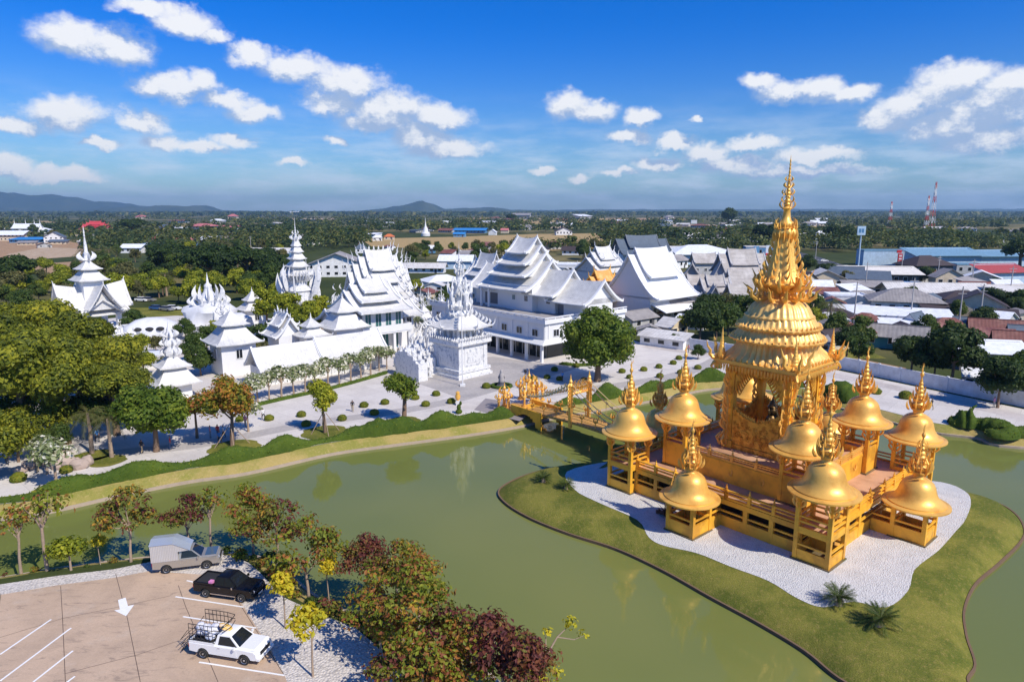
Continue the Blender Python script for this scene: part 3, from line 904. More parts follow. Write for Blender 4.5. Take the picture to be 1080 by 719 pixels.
# local: x runs away from the island, y across; deck z 1.1
mb = MB()
def dz(x): return 1.0+.45*math.sin(PI*min(1,max(0,x/20))) if x < 20 else 1.0-.9*max(0,(x-20)/7)
XS = [i for i in range(0, 28)]
vs = []; fs = []
for x in XS:
    for y, zz in ((-1.7,0),(1.7,0),(1.7,-.3),(-1.7,-.3)): vs.append((x-1.2,y,dz(x)+zz))
for i in range(len(XS)-1):
    for k in range(4): fs.append((i*4+k,i*4+(k+1)%4,(i+1)*4+(k+1)%4,(i+1)*4+k))
fs += [(3,2,1,0),tuple((len(XS)-1)*4+k for k in range(4))]
mb.add(vs, fs); mb.build('deck', M('bridge_boards', (.55,.30,.08), .6, var=.15, rib=(0,.5,.12)), br)
for s_ in (-1,1):
    mb = MB()
    for i in range(9):
        x = i*2.3; z = dz(x+1.2)
        mb.tube([(x,s_*1.6,z),(x,s_*1.6,z+1.1)], .06, 5)
        for a in (0,PI/2,PI,-PI/2): mb.flame(x, s_*1.6, z+.7, a, .75, .5, .1, .7)
    mb.tube([(i*2.3,s_*1.6,dz(i*2.3+1.2)+.85) for i in range(9)], .045, 5)
    mb.tube([(i*2.3,s_*1.6,dz(i*2.3+1.2)+.45) for i in range(9)], .035, 5)
    mb.build('railing', gold, br)
    mb = MB()                                       # hanging cables with rings
    def cable(x0,z0,x1,z1,sag,n=14):
        P_ = [(x0+(x1-x0)*i/n, s_*1.6, z0+(z1-z0)*i/n - sag*math.sin(PI*i/n)) for i in range(n+1)]
        mb.tube(P_, .06, 5)
        return P_
    P1 = cable(11.0, 6.3, 0, 2.6, .9); P2 = cable(11.0, 5.6, 0, 1.9, .9)
    for p in P2[1:-1:1]:
        for a in (0,PI): mb.flame(p[0], p[1], p[2]-.1, a, .35, .4, .08, .7)
    P3 = cable(11.5, 6.3, 19, 3.2, .6)
    for p in P3[1:]:
        mb.flame(p[0], p[1], p[2]-.2, 0, .6, .6, .14, .9); mb.flame(p[0], p[1], p[2]-.2, PI, .5, .5, .12, .9)
    for x in (2,4,6,8): mb.tube([(x,s_*1.6,dz(x)+1.0),(x,s_*1.6,P2[min(14,int((11-x)/11*14))][2])], .03, 4)
    mb.build('cable', M('gold_cable', (.85,.62,.30), .4, .4, var=.1), br)
    mb = MB()                                       # tower leg
    mb.box(10.9,s_*1.75-.18,.6,11.3,s_*1.75+.18,6.0)
    for k in range(6):
        for a in (0,PI,s_*PI/2): mb.flame(11.1, s_*1.75, 3.2+k*.5, a, .9, .5, .14, .8)
    mb.lathe([(.25,6.0),(.35,6.2),(.2,6.5),(.25,6.7),(.12,7.0),(.01,7.7)], 8, 11.1, s_*1.75)
    mb.build('tower_leg', goldo, br)
mb = MB(); mb.box(10.95,-1.55,5.5,11.25,1.55,5.8); mb.box(10.98,-1.55,4.9,11.2,1.55,5.05)
for i in range(9):
    for a in (0,PI): mb.flame(11.1, -1.6+i*.4, 5.6, a, .8+.4*(i%2), .7, .13, .9)
    mb.flame(11.1, -1.6+i*.4, 5.0, PI/2 if i < 4 else -PI/2, .7, .5, .12, .9)
mb.build('tower_beam', goldo, br)
mb = MB()                                           # abutment arch on the far bank
for s_ in (-1,1):
    for i in range(12):
        x0 = 16.2+i*.5; xm = (x0+.25-19.2)/3.0
        zb = -1.6 if abs(xm) > .8 else -1.6+2.2*math.sqrt(max(0,1-(xm/.8)**2))
        mb.box(x0, s_*2.0-.15, max(-2,zb), x0+.5, s_*2.0+.15, 1.4)
mb.box(16.2,-1.85,.66,22.2,1.85,.8)
mb.build('abutment', goldw, br)
# guardian figures at the plaza end of the bridge
fg = None
def figure(mb, h=2.6):
    mb.lathe([(.45,0),(.5,.12),(.35,.2),(.35,.35)], 8)
    mb.tube([(-.14,0,.35),(-.16,.02,.9),(-.1,0,1.35)], [.12,.12,.16], 6); mb.tube([(.14,0,.35),(.16,.02,.9),(.1,0,1.35)], [.12,.12,.16], 6)
    mb.lathe([(.2,1.25),(.3,1.35),(.2,1.6),(.3,1.95),(.22,2.1),(.1,2.15),(.1,2.22),(.17,2.3),(.17,2.45),(.2,2.5),(.12,2.6),(.07,2.8),(.01,3.2)], 9)
    mb.tube([(.28,0,2.0),(.5,.1,1.7),(.55,-.1,1.45),(.5,-.3,1.7)], [.09,.08,.07,.05], 5)
    mb.tube([(-.28,0,2.0),(-.55,.0,1.9),(-.6,-.1,2.3),(-.55,-.2,2.7)], [.09,.08,.07,.03], 5)
    for a in (-.6,-2.5,.6,2.5,PI/2): mb.flame(.25*math.cos(a), .25*math.sin(a), 1.7, a, 1.0, .5, .12, .8)
mb = MB(); figure(mb); f0 = mb.build('guardian_statue', gold, smooth=60)
tag(f0, 'golden guardian statue on a short pedestal at the near side of the bridge gateway', 'statue', 'golden guardian statues at the bridge')
f0.location = (*G(562,428), .6); f0.scale = (1.25,)*3
sp_ = [(553,430,.9,1.2,'golden guardian statue at the left of the bridge gateway, pointed crown raised'),
       (549,421,.6,1.1,'golden guardian statue behind the gateway on the plaza side, beside the white path'),
       (558,419,.6,1.35,'tallest golden guardian statue of the bridge gateway'),
       (566,423,.6,1.2,'golden guardian statue at the right of the bridge gateway, arm lifted'),
       (572,422,.3,.9,'small golden guardian statue standing farthest right of the gateway group'),
       (532,429,.2,1.15,'golden guardian statue alone halfway along the entrance ramp'),
       (526,431,.2,.8,'short golden guardian statue nearest the pointed start of the ramp'),
       (536,431,.2,.9,'golden guardian statue just right of the one halfway along the ramp')]
for x, y, z, s_, lb in sp_: dup(f0, (*G(x,y,z), z), rnd.uniform(0,6), lb, s_)
# ---------------------------------------------------------------- vegetation kit
L_green = leafmat('leaf_park', [(0,(.035,.065,.008)),(.35,(.075,.12,.012)),(.7,(.15,.19,.018)),(1,(.26,.27,.03))])
L_yel = leafmat('leaf_yellowgreen', [(0,(.05,.08,.008)),(.3,(.12,.15,.012)),(.65,(.24,.26,.018)),(1,(.42,.38,.03))])
L_dark = leafmat('leaf_dark', [(0,(.012,.028,.007)),(.45,(.03,.055,.012)),(.8,(.055,.085,.018)),(1,(.10,.12,.02))])
L_mid = leafmat('leaf_mid', [(0,(.025,.05,.01)),(.45,(.05,.085,.015)),(.8,(.09,.12,.02)),(1,(.17,.17,.035))])
L_olive = leafmat('leaf_olive', [(0,(.05,.06,.02)),(.5,(.10,.105,.035)),(1,(.2,.17,.06))])
L_red = leafmat('leaf_autumn', [(0,(.05,.012,.02)),(.2,(.11,.025,.03)),(.38,(.16,.05,.03)),(.5,(.10,.12,.02)),(.68,(.14,.16,.02)),(.85,(.38,.20,.03)),(1,(.5,.33,.04))], objhue=.10)
L_plum = leafmat('leaf_plum', [(0,(.04,.012,.014)),(.35,(.11,.03,.028)),(.6,(.19,.065,.03)),(.75,(.12,.13,.02)),(1,(.45,.20,.04))], objhue=.03)
L_mix = leafmat('leaf_turning', [(0,(.06,.07,.012)),(.28,(.12,.15,.015)),(.48,(.22,.24,.02)),(.62,(.20,.06,.03)),(.8,(.34,.15,.03)),(1,(.50,.38,.04))], objhue=.08)
L_gold = leafmat('leaf_gold', [(0,(.14,.15,.01)),(.5,(.40,.36,.02)),(1,(.60,.42,.03))])
L_pale = leafmat('leaf_plumeria', [(0,(.05,.08,.03)),(.4,(.14,.18,.07)),(.62,(.30,.32,.18)),(.7,(.6,.58,.5)),(1,(.72,.68,.62))], objhue=.05)
bark = M('bark', (.20,.13,.085), .9, var=.35, scale=3, bump=.7)
barkp = M('bark_pale', (.34,.25,.18), .9, var=.3, scale=3, bump=.6)
def leaves(mb, rg, lobes, n, size, up=.35, shell=.55, long=1.35):
    wts = [l[3]*l[3] for l in lobes]
    vs = mb.v; fs = mb.f; mi = mb.mi
    for lx, ly, lz, lr, *q in rg.choices(lobes, wts, k=n):
        sq = q[0] if q else .8
        z = rg.uniform(-1, 1)*.98; a = rg.uniform(0, 6.2832); s = math.sqrt(1-z*z)
        if z < -.3 and rg.random() < .5: z = -z
        rr = lr*(shell+(1.06-shell)*rg.random()**.6)
        d = Vector((s*math.cos(a), s*math.sin(a), z))
        p = Vector((lx+d.x*rr, ly+d.y*rr, lz+d.z*rr*sq))
        nrm = (d + Vector((rg.gauss(0,.45), rg.gauss(0,.45), rg.gauss(0,.45)+up))).normalized()
        u = nrm.orthogonal().normalized(); w_ = nrm.cross(u)
        th = rg.uniform(0, 6.28); c, s2 = math.cos(th), math.sin(th)
        u, w_ = u*c+w_*s2, w_*c-u*s2
        L = size*rg.uniform(.6, 1.35)
        b = len(vs)
        k = nrm*(L*.16)
        vs.append(tuple(p-u*L*.5*long)); vs.append(tuple(p+w_*L*.42+k)); vs.append(tuple(p+u*L*.5*long)); vs.append(tuple(p-w_*L*.42+k))
        fs.append((b,b+1,b+2,b+3)); mi.append(0)
def core(mb, lobes, k=.72):
    for lx, ly, lz, lr, *q in lobes:
        sq = q[0] if q else .8
        mb.ball(lx, ly, lz, lr*k, lr*k, lr*k*sq, 5)
def lobeset(rg, r, zc, n, rl, flat=.8, squash=.8, z0=None):
    out = []
    for i in range(n):
        z = rg.uniform(-.8, 1); a = rg.uniform(0, 6.28); s = math.sqrt(max(0, 1-z*z))
        q = (r-rl)*rg.uniform(.55, 1.05)
        out.append((q*s*math.cos(a), q*s*math.sin(a), zc+q*z*flat, rl*rg.uniform(.75, 1.2), squash))
    return out
def tree(name, label, r=3, zc=5, n=1500, size=.4, mat=None, trunk=.25, seed=1, lobes=None, flat=.8, nl=12, rl=.45, shell=.55, bk=None, dense=0, group=None, limbs=5, squash=.8, cat='tree', bare=0):
    rg = random.Random(seed)
    t = thing(name, (0,0,0), 0, label, cat, group)
    lb = lobes or lobeset(rg, r, zc, nl, r*rl, flat, squash)
    mb = MB()
    if dense: core(mb, lb, dense)
    leaves(mb, rg, lb, n, size, shell=shell)
    mb.build('crown', mat or L_mid, t)
    tm = MB()
    zt = zc - r*flat*.35
    bx, by = rg.uniform(-.06,.06)*zc, rg.uniform(-.06,.06)*zc
    tm.tube([(0,0,-.15),(bx*.4,by*.3,zt*.35),(bx*.6,by,zt*.75),(bx,by,zt)], [trunk*1.35,trunk,trunk*.85,trunk*.7], 7)
    for i in range(limbs):
        l = lb[i % len(lb)]
        zs = zt*rg.uniform(.6, .98)
        tm.tube([(bx*.7,by*.7,zs),((bx+l[0])*.5+rg.uniform(-.2,.2),(by+l[1])*.5,(zs+l[2])*.5),(l[0],l[1],l[2]+l[3]*.4)], [trunk*.55,trunk*.35,trunk*.08], 5)
    tm.build('trunk', bk or bark, t, smooth=60)
    return t
HIDE = []
class Proto:
    "first placement moves the original, later ones copy it"
    def __init__(s, root): s.r = root; s.used = False; s.base = root.name
    def put(s, loc, rz=0, label=None, scale=1, group=None, cat=None):
        if not s.used:
            s.used = True; o = s.r
            o.location = loc if len(loc) == 3 else (loc[0], loc[1], 0)
            o.rotation_euler = (0,0,rz)
            o.scale = scale if hasattr(scale,'__len__') else (scale,)*3
            if label: o['label'] = label
            if group: o['group'] = group
            if cat: o['category'] = cat
            s.grp = group
            return o
        return dup(s.r, loc, rz, label, scale, group, cat)

# ---------------------------------------------------------------- trees of the car park
# (kind, x, y, scale, label): x, y = world metres
def CW(px, py, z): return G(px, py, z)
fg = {
 'aut': [tree('autumn_tree','x',2.6,3.5,1450,.20,L_red,.08,11,nl=20,rl=.30,shell=.05,flat=.7,bk=barkp,squash=.6), tree('autumn_tree','x',2.5,3.7,1300,.20,L_red,.08,12,nl=18,rl=.30,shell=.05,flat=.75,bk=barkp,squash=.6)],
 'mix': [tree('turning_tree','x',2.7,3.5,1750,.20,L_mix,.08,13,nl=22,rl=.30,shell=.05,flat=.8,bk=barkp,squash=.7), tree('turning_tree','x',2.8,3.5,1650,.20,L_mix,.08,14,nl=20,rl=.30,shell=.05,flat=.85,bk=barkp,squash=.7)],
 'plum': [tree('plum_leaved_tree','x',2.5,3.4,1900,.19,L_plum,.08,15,nl=20,rl=.33,shell=.1,flat=.85,bk=barkp,squash=.8,limbs=12),tree('plum_leaved_tree','x',2.4,3.6,1700,.19,L_plum,.08,19,nl=18,rl=.33,shell=.1,flat=.8,bk=barkp,squash=.8,limbs=12)],
 'spar': [tree('sparse_tree','x',1.8,4.0,260,.22,L_mix,.09,16,nl=10,rl=.5,shell=.1,flat=.8,bk=barkp,limbs=10)],
 'gold': [tree('young_yellow_tree','x',1.05,2.9,430,.22,L_gold,.05,17,nl=8,rl=.5,shell=.1,flat=1.2,bk=barkp,limbs=3)],
 'lime': [tree('lime_green_tree','x',1.5,1.9,1300,.22,L_yel,.08,18,nl=10,rl=.5,shell=.3,flat=.6,bk=barkp)],
}
fgi = {k: [Proto(t) for t in v] for k, v in fg.items()}
cnt = {}
def place_fg(k, x, y, s, label, g=None):
    i = cnt.get(k, 0); cnt[k] = i+1
    p = fgi[k][i % len(fgi[k])]
    p.put((x, y, -.05), rnd.uniform(0, 6.28), label, s*1.12, g)
for k, bx, by, s, lb in [
   ('spar',22,603,1.0,'thin tree with a bent pale trunk at the far left of the moat-side row'),
   ('spar',50,601,1.25,'tall grey-green nearly bare tree second from the left above the car park gravel'),
   ('lime',75,601,.95,'low bushy bright lime-green tree beside the gravel strip'),
   ('gold',106,595,.62,'tiny sapling between the lime-green bush and the tall reddish tree'),
   ('aut',138,592,1.1,'tall reddish-brown tree with a forked trunk left of the silver truck'),
   ('aut',200,583,.95,'orange-red tree leaning over the water behind the silver truck'),
   ('spar',223,580,1.0,'spindly green tree right behind the nose of the silver truck'),
   ('mix',267,584,1.0,'yellow-green tree with an orange tinge right of the silver truck'),
   ('aut',293,605,1.05,'dark red and green tree at the bend of the shore'),
   ('mix',326,632,1.1,'tree with a pale trunk and dark green crown at the edge of the gravel'),
   ('gold',347,633,.8,'slight pale green young tree beside the water past the bend'),
   ('gold',301,662,1.0,'small golden tree on the gravel beside the black pickup'),
   ('gold',330,713,1.15,'small golden tree on the gravel right of the white pickup')]:
    x, y = G(bx, by); place_fg(k, x, y, s, lb)
for k, cx, cy, zc, s, lb in [
   ('plum',385,590,3.8,.85,'wine-red tree at the left end of the dense row by the water'),
   ('aut',417,592,3.8,.95,'red-brown tree behind the first wine-red one of the dense row'),
   ('mix',440,610,3.8,.9,'yellow and orange tree on the water side of the dense row'),
   ('mix',400,640,3.4,.95,'green and orange tree at the front of the dense row above its gravel shadow'),
   ('mix',436,640,3.8,1.1,'leafy green tree with orange flecks in the middle of the dense row'),
   ('mix',447,680,3.6,1.05,'bushy green tree on the gravel side near the lower edge'),
   ('aut',474,668,3.8,1.0,'rusty green tree between the dense row and the dark plum one'),
   ('mix',484,700,3.4,.9,'green and plum tree at the lower edge, left of the dark plum crown'),
   ('plum',530,688,3.5,1.1,'broad dark plum-coloured tree in the lower middle'),
   ('plum',548,710,3.2,.9,'dark plum tree cut by the lower edge, right of the broad one'),
   ('aut',420,715,3.2,.8,'small red and yellow tree at the lower edge on the gravel')]:
    x, y = G(cx, cy, zc*s); place_fg(k, x, y, s, lb)
# bare pale branch with yellow tufts at the far right of the row
t = thing('leaning_bare_tree', (*G(560,735), -.1), 0, 'leaning bare pale branch with yellow leaf tufts beyond the plum tree', 'tree')
mb = MB(); p0 = (0,0,0); pts = [(0,0,0),(.4,.3,1.2),(.9,.8,2.2),(1.6,1.5,3.0),(2.4,2.0,3.5)]
mb.tube(pts, [.1,.09,.07,.05,.02], 6); mb.tube([pts[2],(.9,1.3,3.1),(1.0,1.5,3.6)], [.05,.03,.01], 5); mb.tube([pts[1],(.0,.5,1.6),(-.5,.6,1.8)], [.05,.03,.01], 5); mb.tube([pts[3],(2.6,1.4,2.9),(3.2,1.5,3.1)],[.04,.03,.01],5)
mb.build('branch', barkp, t, smooth=60)
mb = MB(); leaves(mb, random.Random(5), [(2.4,2.0,3.6,.5),(3.2,1.5,3.2,.4),(1.0,1.4,3.4,.35),(.5,.2,1.2,.7),(1.5,.2,1.5,.5),(-.4,.6,1.9,.4)], 260, .2, shell=.05)
mb.build('leaf_tuft', L_gold, t)
# low scrub along the shore
k = 0
sh = MB(); rg = random.Random(21)
shrub = []
for v_ in range(3):
    mb = MB(); lb_ = lobeset(rg, .8, .45, 6, .45, .5)
    leaves(mb, rg, lb_, 260, .2, shell=.1); o = mb.build('shore_shrub', [L_mix, L_mid, L_red][v_]); shrub.append(o)
    tag(o, 'x', 'shrub', 'low scrub along the moat edge of the car park')
sp_ = [(255,588),(266,590),(277,596),(286,603),(292,612),(300,620),(312,628),(326,636),(345,645),(362,652),(380,660),(396,668),(410,676),(283,592),(296,608),(306,617),(336,641),(352,646),(372,655),(240,583),(5,606),(35,602),(92,597),(120,592),(160,586)]
for i, (a, b_) in enumerate(sp_):
    o = shrub[i % 3] if i < 3 else shrub[i % 3].copy()
    if i >= 3: col.objects.link(o)
    o.location = (*G(a, b_), -.1); s_ = rg.uniform(.6, 1.25)*(1 if i < 20 else .45); o.scale = (s_,)*3; o.rotation_euler = (0,0,rg.uniform(0,6))
    o['label'] = 'low scrubby bush on the grass verge between the car park and the moat'
# ---------------------------------------------------------------- car park
def pkmat():
    m, N, b = newmat('car_park_concrete')
    pos = N.node('ShaderNodeNewGeometry').outputs['Position']
    f1 = N.noise(pos, .10, 5, .7, .4); f2 = N.noise(N.vm('MULTIPLY', pos, (.5,1.6,1)), .9, 5, .75, 1.2); f3 = N.noise(pos, 7, 3, .7)
    cc = N.mix(N.smooth(f1, .35, .65), (.53,.385,.27), (.42,.305,.215))
    cc = N.mix(N.math('MULTIPLY', N.smooth(f2, .52, .72), .75), cc, (.20,.15,.12))
    cc = N.mix(N.math('MULTIPLY', N.smooth(N.noise(pos, .35, 4, .6), .55, .7), .4), cc, (.52,.42,.33))
    s_ = N.vm('SCALE', cc); N.l.new(N.math('MULTIPLY_ADD', f3, .4, .8), s_.node.inputs[3])
    N.l.new(s_, b.inputs['Base Color']); b.inputs['Roughness'].default_value = .85
    bn = N.node('ShaderNodeBump'); bn.inputs['Strength'].default_value = .3; bn.inputs['Distance'].default_value = .03
    N.l.new(f3, bn.inputs['Height']); N.l.new(bn.outputs[0], b.inputs['Normal'])
    return m
gr2 = gravelmat('verge_gravel', (.72,.66,.60), (.38,.35,.32), 6)
vp = [G(a,b) for a,b in ((-60,628),(0,616),(60,607),(120,600),(150,594),(180,588),(215,582),(245,586),(262,593),(275,604),(288,618),(300,630),(322,640),(350,652),(375,662),(392,676),(405,690),(420,705),(436,730))]+[(-5,33),(-6,26),(-70,26),(-70,46)]
struct('gravel_verge', MB().sheet(vp, .008), gr2)
lot = [G(a,b) for a,b in ((-60,636),(0,627),(60,617),(120,609),(158,602),(235,607),(246,622),(255,636),(271,662),(285,684),(300,712),(312,740))]+[(-12.5,28),(-75,28),(-75,42)]
struct('car_park', MB().sheet(lot, .014), pkmat())
paint = M('road_paint', (.80,.80,.80), .7, var=.12, scale=4)
def line(mb, a, b, w, z=.02):
    L = math.hypot(b[0]-a[0], b[1]-a[1]); T = Matrix.Translation((a[0],a[1],0)) @ Matrix.Rotation(math.atan2(b[1]-a[1],b[0]-a[0]),4,'Z')
    mb.add([(0,-w/2,z),(L,-w/2,z),(L,w/2,z),(0,w/2,z)], [(0,1,2,3)], T)
mb = MB()
for a, b, c, d in ((197,612,210,615),(185,629,257,640),(193,650,270,662),(210,698,300,712),(0,690,54,653),(0,718,75,662),(35,719,77,686),(60,727,79,713)):
    P_, Q_ = G(a,b), G(c,d)
    if a in (0,35,60):
        P_ = (P_[0]-(Q_[0]-P_[0])*.0, P_[1])
    line(mb, P_, Q_, .13)
ar_ = [G(a,b) for a,b in ((124.5,632.5),(132.5,630),(135,639),(141.5,637.5),(133,649.5),(120.5,643.5),(126.5,642.5))]
mb.sheet(ar_, .02)
struct('parking_markings', mb, paint)
mb = MB(); jm = M('joint_dark', (.10,.07,.055), .9, var=.3)
for pts in (((122,605),(134,650),(148,719)),((64,618),(66,652),(69,719)),((1,626),(-1,640)),((188,617),(196,640),(222,700),(230,719)),((66,652),(134,638),(180,628)),((0,672),(66,652)),((69,710),(146,690),(210,668)),((235,608),(300,712))):
    for a, b in zip(pts, pts[1:]): line(mb, G(*a), G(*b), .04, .018)
struct('expansion_joints', mb, jm)

# ---------------------------------------------------------------- vehicles
glass = M('dark_glass', (.012,.015,.018), .08, var=.02)
tyre = M('tyre_rubber', (.02,.02,.02), .85, var=.1)
rim_ = M('alloy', (.55,.55,.56), .3, .9, var=.05)
chrome = M('chrome', (.7,.7,.72), .15, 1, var=.02)
lampm = M('lamp_glass', (.75,.76,.78), .1, .3, var=.02)
redl = M('tail_lamp', (.45,.02,.015), .25, var=.02)
def car_paint(n, c, metal=.3): return M(n, c, .25, metal, var=.02, spec=.6)
def pickup(name, label, pos, rz, pm, cab4=False):
    t = thing(name, (*pos, .014), rz, label, 'pickup truck')
    W2 = .88
    # body side profile with wheel arches, x forward, origin between the wheels
    def arch(xc, r=.43, n=7): return [(xc+r*math.cos(PI-PI*i/n), .33+r*math.sin(PI-PI*i/n)*1.0) for i in range(n+1)]
    xr, xf = -1.47, 1.47
    cabr = -.62 if not cab4 else -.75
    prof = [(-2.45,.45)] + [(x,max(.40,z)) for x,z in arch(xr)] + [(x,max(.40,z)) for x,z in arch(xf)] + [(2.28,.40),(2.42,.55),(2.40,.82),(2.26,.95),(1.15,1.05),(cabr,1.05),(-2.45,1.05)]
    mb = MB()
    n = len(prof)
    vs = []
    for y, sh_ in ((-W2,0),(-W2+.10,.0),(W2-.10,.0),(W2,0)):
        for x, z in prof:
            inset = (.06 if abs(y) == W2 else 0)
            zz = z - (.05 if (abs(y) == W2 and z > 1.0) else 0)
            xx = x - (inset*1.6 if x > 2.2 else 0)
            vs.append((xx, y, zz))
    fs = [(k*n+i, k*n+(i+1)%n, (k+1)*n+(i+1)%n, (k+1)*n+i) for k in range(3) for i in range(n)]
    for tr in tessellate_polygon([[Vector((x,z,0)) for x,z in prof]]):
        fs.append(tuple(tr)); fs.append(tuple(3*n+i for i in tr[::-1]))
    mb.add(vs, fs)
    # hood with slope
    mb.frust(1.62, 0, 1.0, 1.09, .62, .80, .52, .70)
    mb.build('body', pm, t, smooth=35)
    # cab (greenhouse frame + roof)
    cb_ = MB(); xb = -.62 if not cab4 else -.75; xw = 1.15
    roofx0, roofx1 = (xb+.16, .42)
    cb_.add([(xb,-.80,1.04),(xw,-.80,1.04),(xw,.80,1.04),(xb,.80,1.04),(roofx0,-.64,1.66),(roofx1,-.62,1.66),(roofx1,.62,1.66),(roofx0,.64,1.66)],
            [(4,5,6,7),(0,1,5,4),(1,2,6,5),(2,3,7,6),(3,0,4,7)])
    cb_.frust((roofx0+roofx1)/2, 0, 1.66, 1.71, (roofx1-roofx0)/2, .63, (roofx1-roofx0)/2-.1, .52)
    cb_.build('cab', pm, t, smooth=30)
    def pane(nm, a, b, c, d, o):
        q = MB(); cc = [Vector(p) for p in (a,b,c,d)]; ce = sum(cc, Vector())/4
        pp = [ce+(p-ce)*.88+Vector(o)*.012 for p in cc]; qq = [p-Vector(o)*.02 for p in pp]
        q.add([tuple(p) for p in pp+qq], [(0,1,2,3),(7,6,5,4),(0,4,5,1),(1,5,6,2),(2,6,7,3),(3,7,4,0)])
        q.build(nm, glass, t)
    pane('windscreen', (xw,-.80,1.04),(xw,.80,1.04),(roofx1,.62,1.66),(roofx1,-.62,1.66), (.6,0,.75))
    pane('rear_window', (xb,.80,1.14),(xb,-.80,1.14),(roofx0,-.64,1.66),(roofx0,.64,1.66), (-1,0,.25))
    for s_ in (-1,1):
        y0, y1 = s_*.80, s_*.635
        if cab4:
            xm = .15
            pane('side_window', (xm,y0,1.06),(xw-.08,y0,1.06),(roofx1,y1,1.64),(xm-.02,y1,1.64), (0,s_,.25))
            pane('side_window', (xb+.04,y0,1.06),(xm-.05,y0,1.06),(xm-.07,y1,1.64),(roofx0+.02,y1,1.64), (0,s_,.25))
        else:
            pane('side_window', (-.45,y0,1.06),(xw-.08,y0,1.06),(roofx1,y1,1.64),(-.36,y1,1.64), (0,s_,.25))
        d = MB(); d.box(-.45, s_*.882-.006, .5, .95, s_*.882+.006, .98); db = d.build('door', pm, t)
        h = MB(); h.box(-.36, s_*.9-.015, .9, -.2, s_*.9+.015, .93); h.build('handle', chrome, db)
        mr = MB(); mr.box(.86, s_*.86-.02, 1.04, .93, s_*1.02, 1.07); mr.box(.84,min(s_*.92,s_*1.08),1.03,.94,max(s_*.92,s_*1.08),1.2); mr.build('mirror', pm if not cab4 else chrome, t)
        for x in (xr, xf):
            w = MB(Matrix.Translation((x, s_*.80, .335)) @ Matrix.Rotation(PI/2, 4, 'X'))
            w.lathe([(.2,-.11),(.31,-.12),(.335,-.08),(.335,.08),(.31,.12),(.2,.11)], 22); wo = w.build('wheel', tyre, t, smooth=40)
            r_ = MB(Matrix.Translation((x, s_*.80, .335)) @ Matrix.Rotation(-s_*PI/2, 4, 'X'))
            r_.lathe([(.21,.0),(.21,.125),(.19,.11),(.06,.10),(.05,.12)], 16)
            r_.build('rim', rim_, wo, smooth=40)
        hl = MB(); hl.add([(2.27,s_*.84,.80),(2.42,s_*.62,.74),(2.42,s_*.56,.86),(2.20,s_*.84,.95),(2.2,s_*.6,.95),(2.1,s_*.7,.8)], [(0,1,2,4,3),(0,3,5),(1,0,5),(2,1,5),(4,2,5),(3,4,5)]); hl.build('headlight', lampm, t)
        tl = MB(); tl.box(-2.47, s_*.83-.05, .7, -2.43, s_*.83+.04, .98); tl.build('tail_light', redl, t)
    g_ = MB(); g_.box(2.385,-.52,.60,2.43,.52,.84); g_.build('grille', dark, t)
    bp = MB(); bp.box(2.25,-.84,.38,2.5,.84,.55); bp.build('bumper', pm, t)
    pl = MB(); pl.box(2.5,-.24,.42,2.515,.24,.53); pl.build('number_plate', paint, t)
    # load bed liner
    bl = MB(); bl.box(-2.38,-.78,1.051,xb-.08,.78,1.06); bl.build('bed_floor', dark, t)
    for s_ in (-1,1):
        r2 = MB(); r2.box(-2.44,s_*.80-.06,1.04,xb-.02,s_*.80+.06,1.15); r2.build('bed_side', pm, t)
    tg = MB(); tg.box(-2.46,-.85,1.04,-2.38,.85,1.15); tg.box(xb-.1,-.85,1.04,xb-.02,.85,1.15); tg.build('tailgate', pm, t)
    return t
def wheelpos(rw, fw, s_=-1):
    "near-side wheel contacts -> origin and heading"
    a = math.atan2(fw[1]-rw[1], fw[0]-rw[0]); mx, my = (rw[0]+fw[0])/2, (rw[1]+fw[1])/2
    nx, ny = -math.sin(a), math.cos(a)
    return (mx+nx*.85, my+ny*.85), a
silver = car_paint('silver_paint', (.42,.39,.35), .5); blackp = car_paint('black_paint', (.006,.006,.008), .2); whitep = car_paint('white_paint', (.80,.80,.80), .0)
p_, a_ = wheelpos(G(176.4,604.5), G(218,599.5))
t1 = pickup('pickup_truck', 'silver-beige pickup truck with a tall closed canopy box, parked nearest the water', p_, a_, silver)
alum = M('ribbed_aluminium', (.58,.56,.55), .45, .3, var=.06, rib=(0,.12,.05)); alr = M('aluminium_roof', (.55,.62,.72), .35, .5, var=.04)
b = MB(); b.add([(-2.5,-.9,1.02),(-.55,-.9,1.02),(-.55,-.9,1.72),(.25,-.86,1.76),(-.9,-.9,2.45),(-2.5,-.9,2.45),
                 (-2.5,.9,1.02),(-.55,.9,1.02),(-.55,.9,1.72),(.25,.86,1.76),(-.9,.9,2.45),(-2.5,.9,2.45)],
                [(0,1,2,3,4,5),(11,10,9,8,7,6),(0,6,7,1),(1,7,8,2),(2,8,9,3),(0,5,11,6)])
b.build('canopy_box', alum, t1)
b = MB(); b.add([(-2.56,-.95,2.44),(-.86,-.95,2.44),(.34,-.9,1.76),(.34,.9,1.76),(-.86,.95,2.44),(-2.56,.95,2.44),(-2.56,0,2.64),(-.95,0,2.64),(.34,0,1.84)],
                [(0,1,7,6),(1,2,8,7),(6,7,4,5),(7,8,3,4),(0,6,5),(2,3,8)]); b.build('canopy_roof', alr, t1)
b = MB(); b.box(1.35,-.7,1.095,2.2,.7,1.105); b.build('painted_hood_reflection', M('hood_reflection_blue', (.10,.17,.25), .2, .4, var=.03), t1)  # blue reflection on the hood, painted as a thin sheet
p_, a_ = wheelpos(G(218,630), G(254,635))
t2 = pickup('pickup_truck', 'black double-cab pickup truck parked between the two light-coloured ones', p_, a_, blackp, True)
b = MB(); b.box(-1.05,-.93,.38,1.05,-.86,.45); b.box(-1.05,.86,.38,1.05,.93,.45); b.build('side_step', chrome, t2)
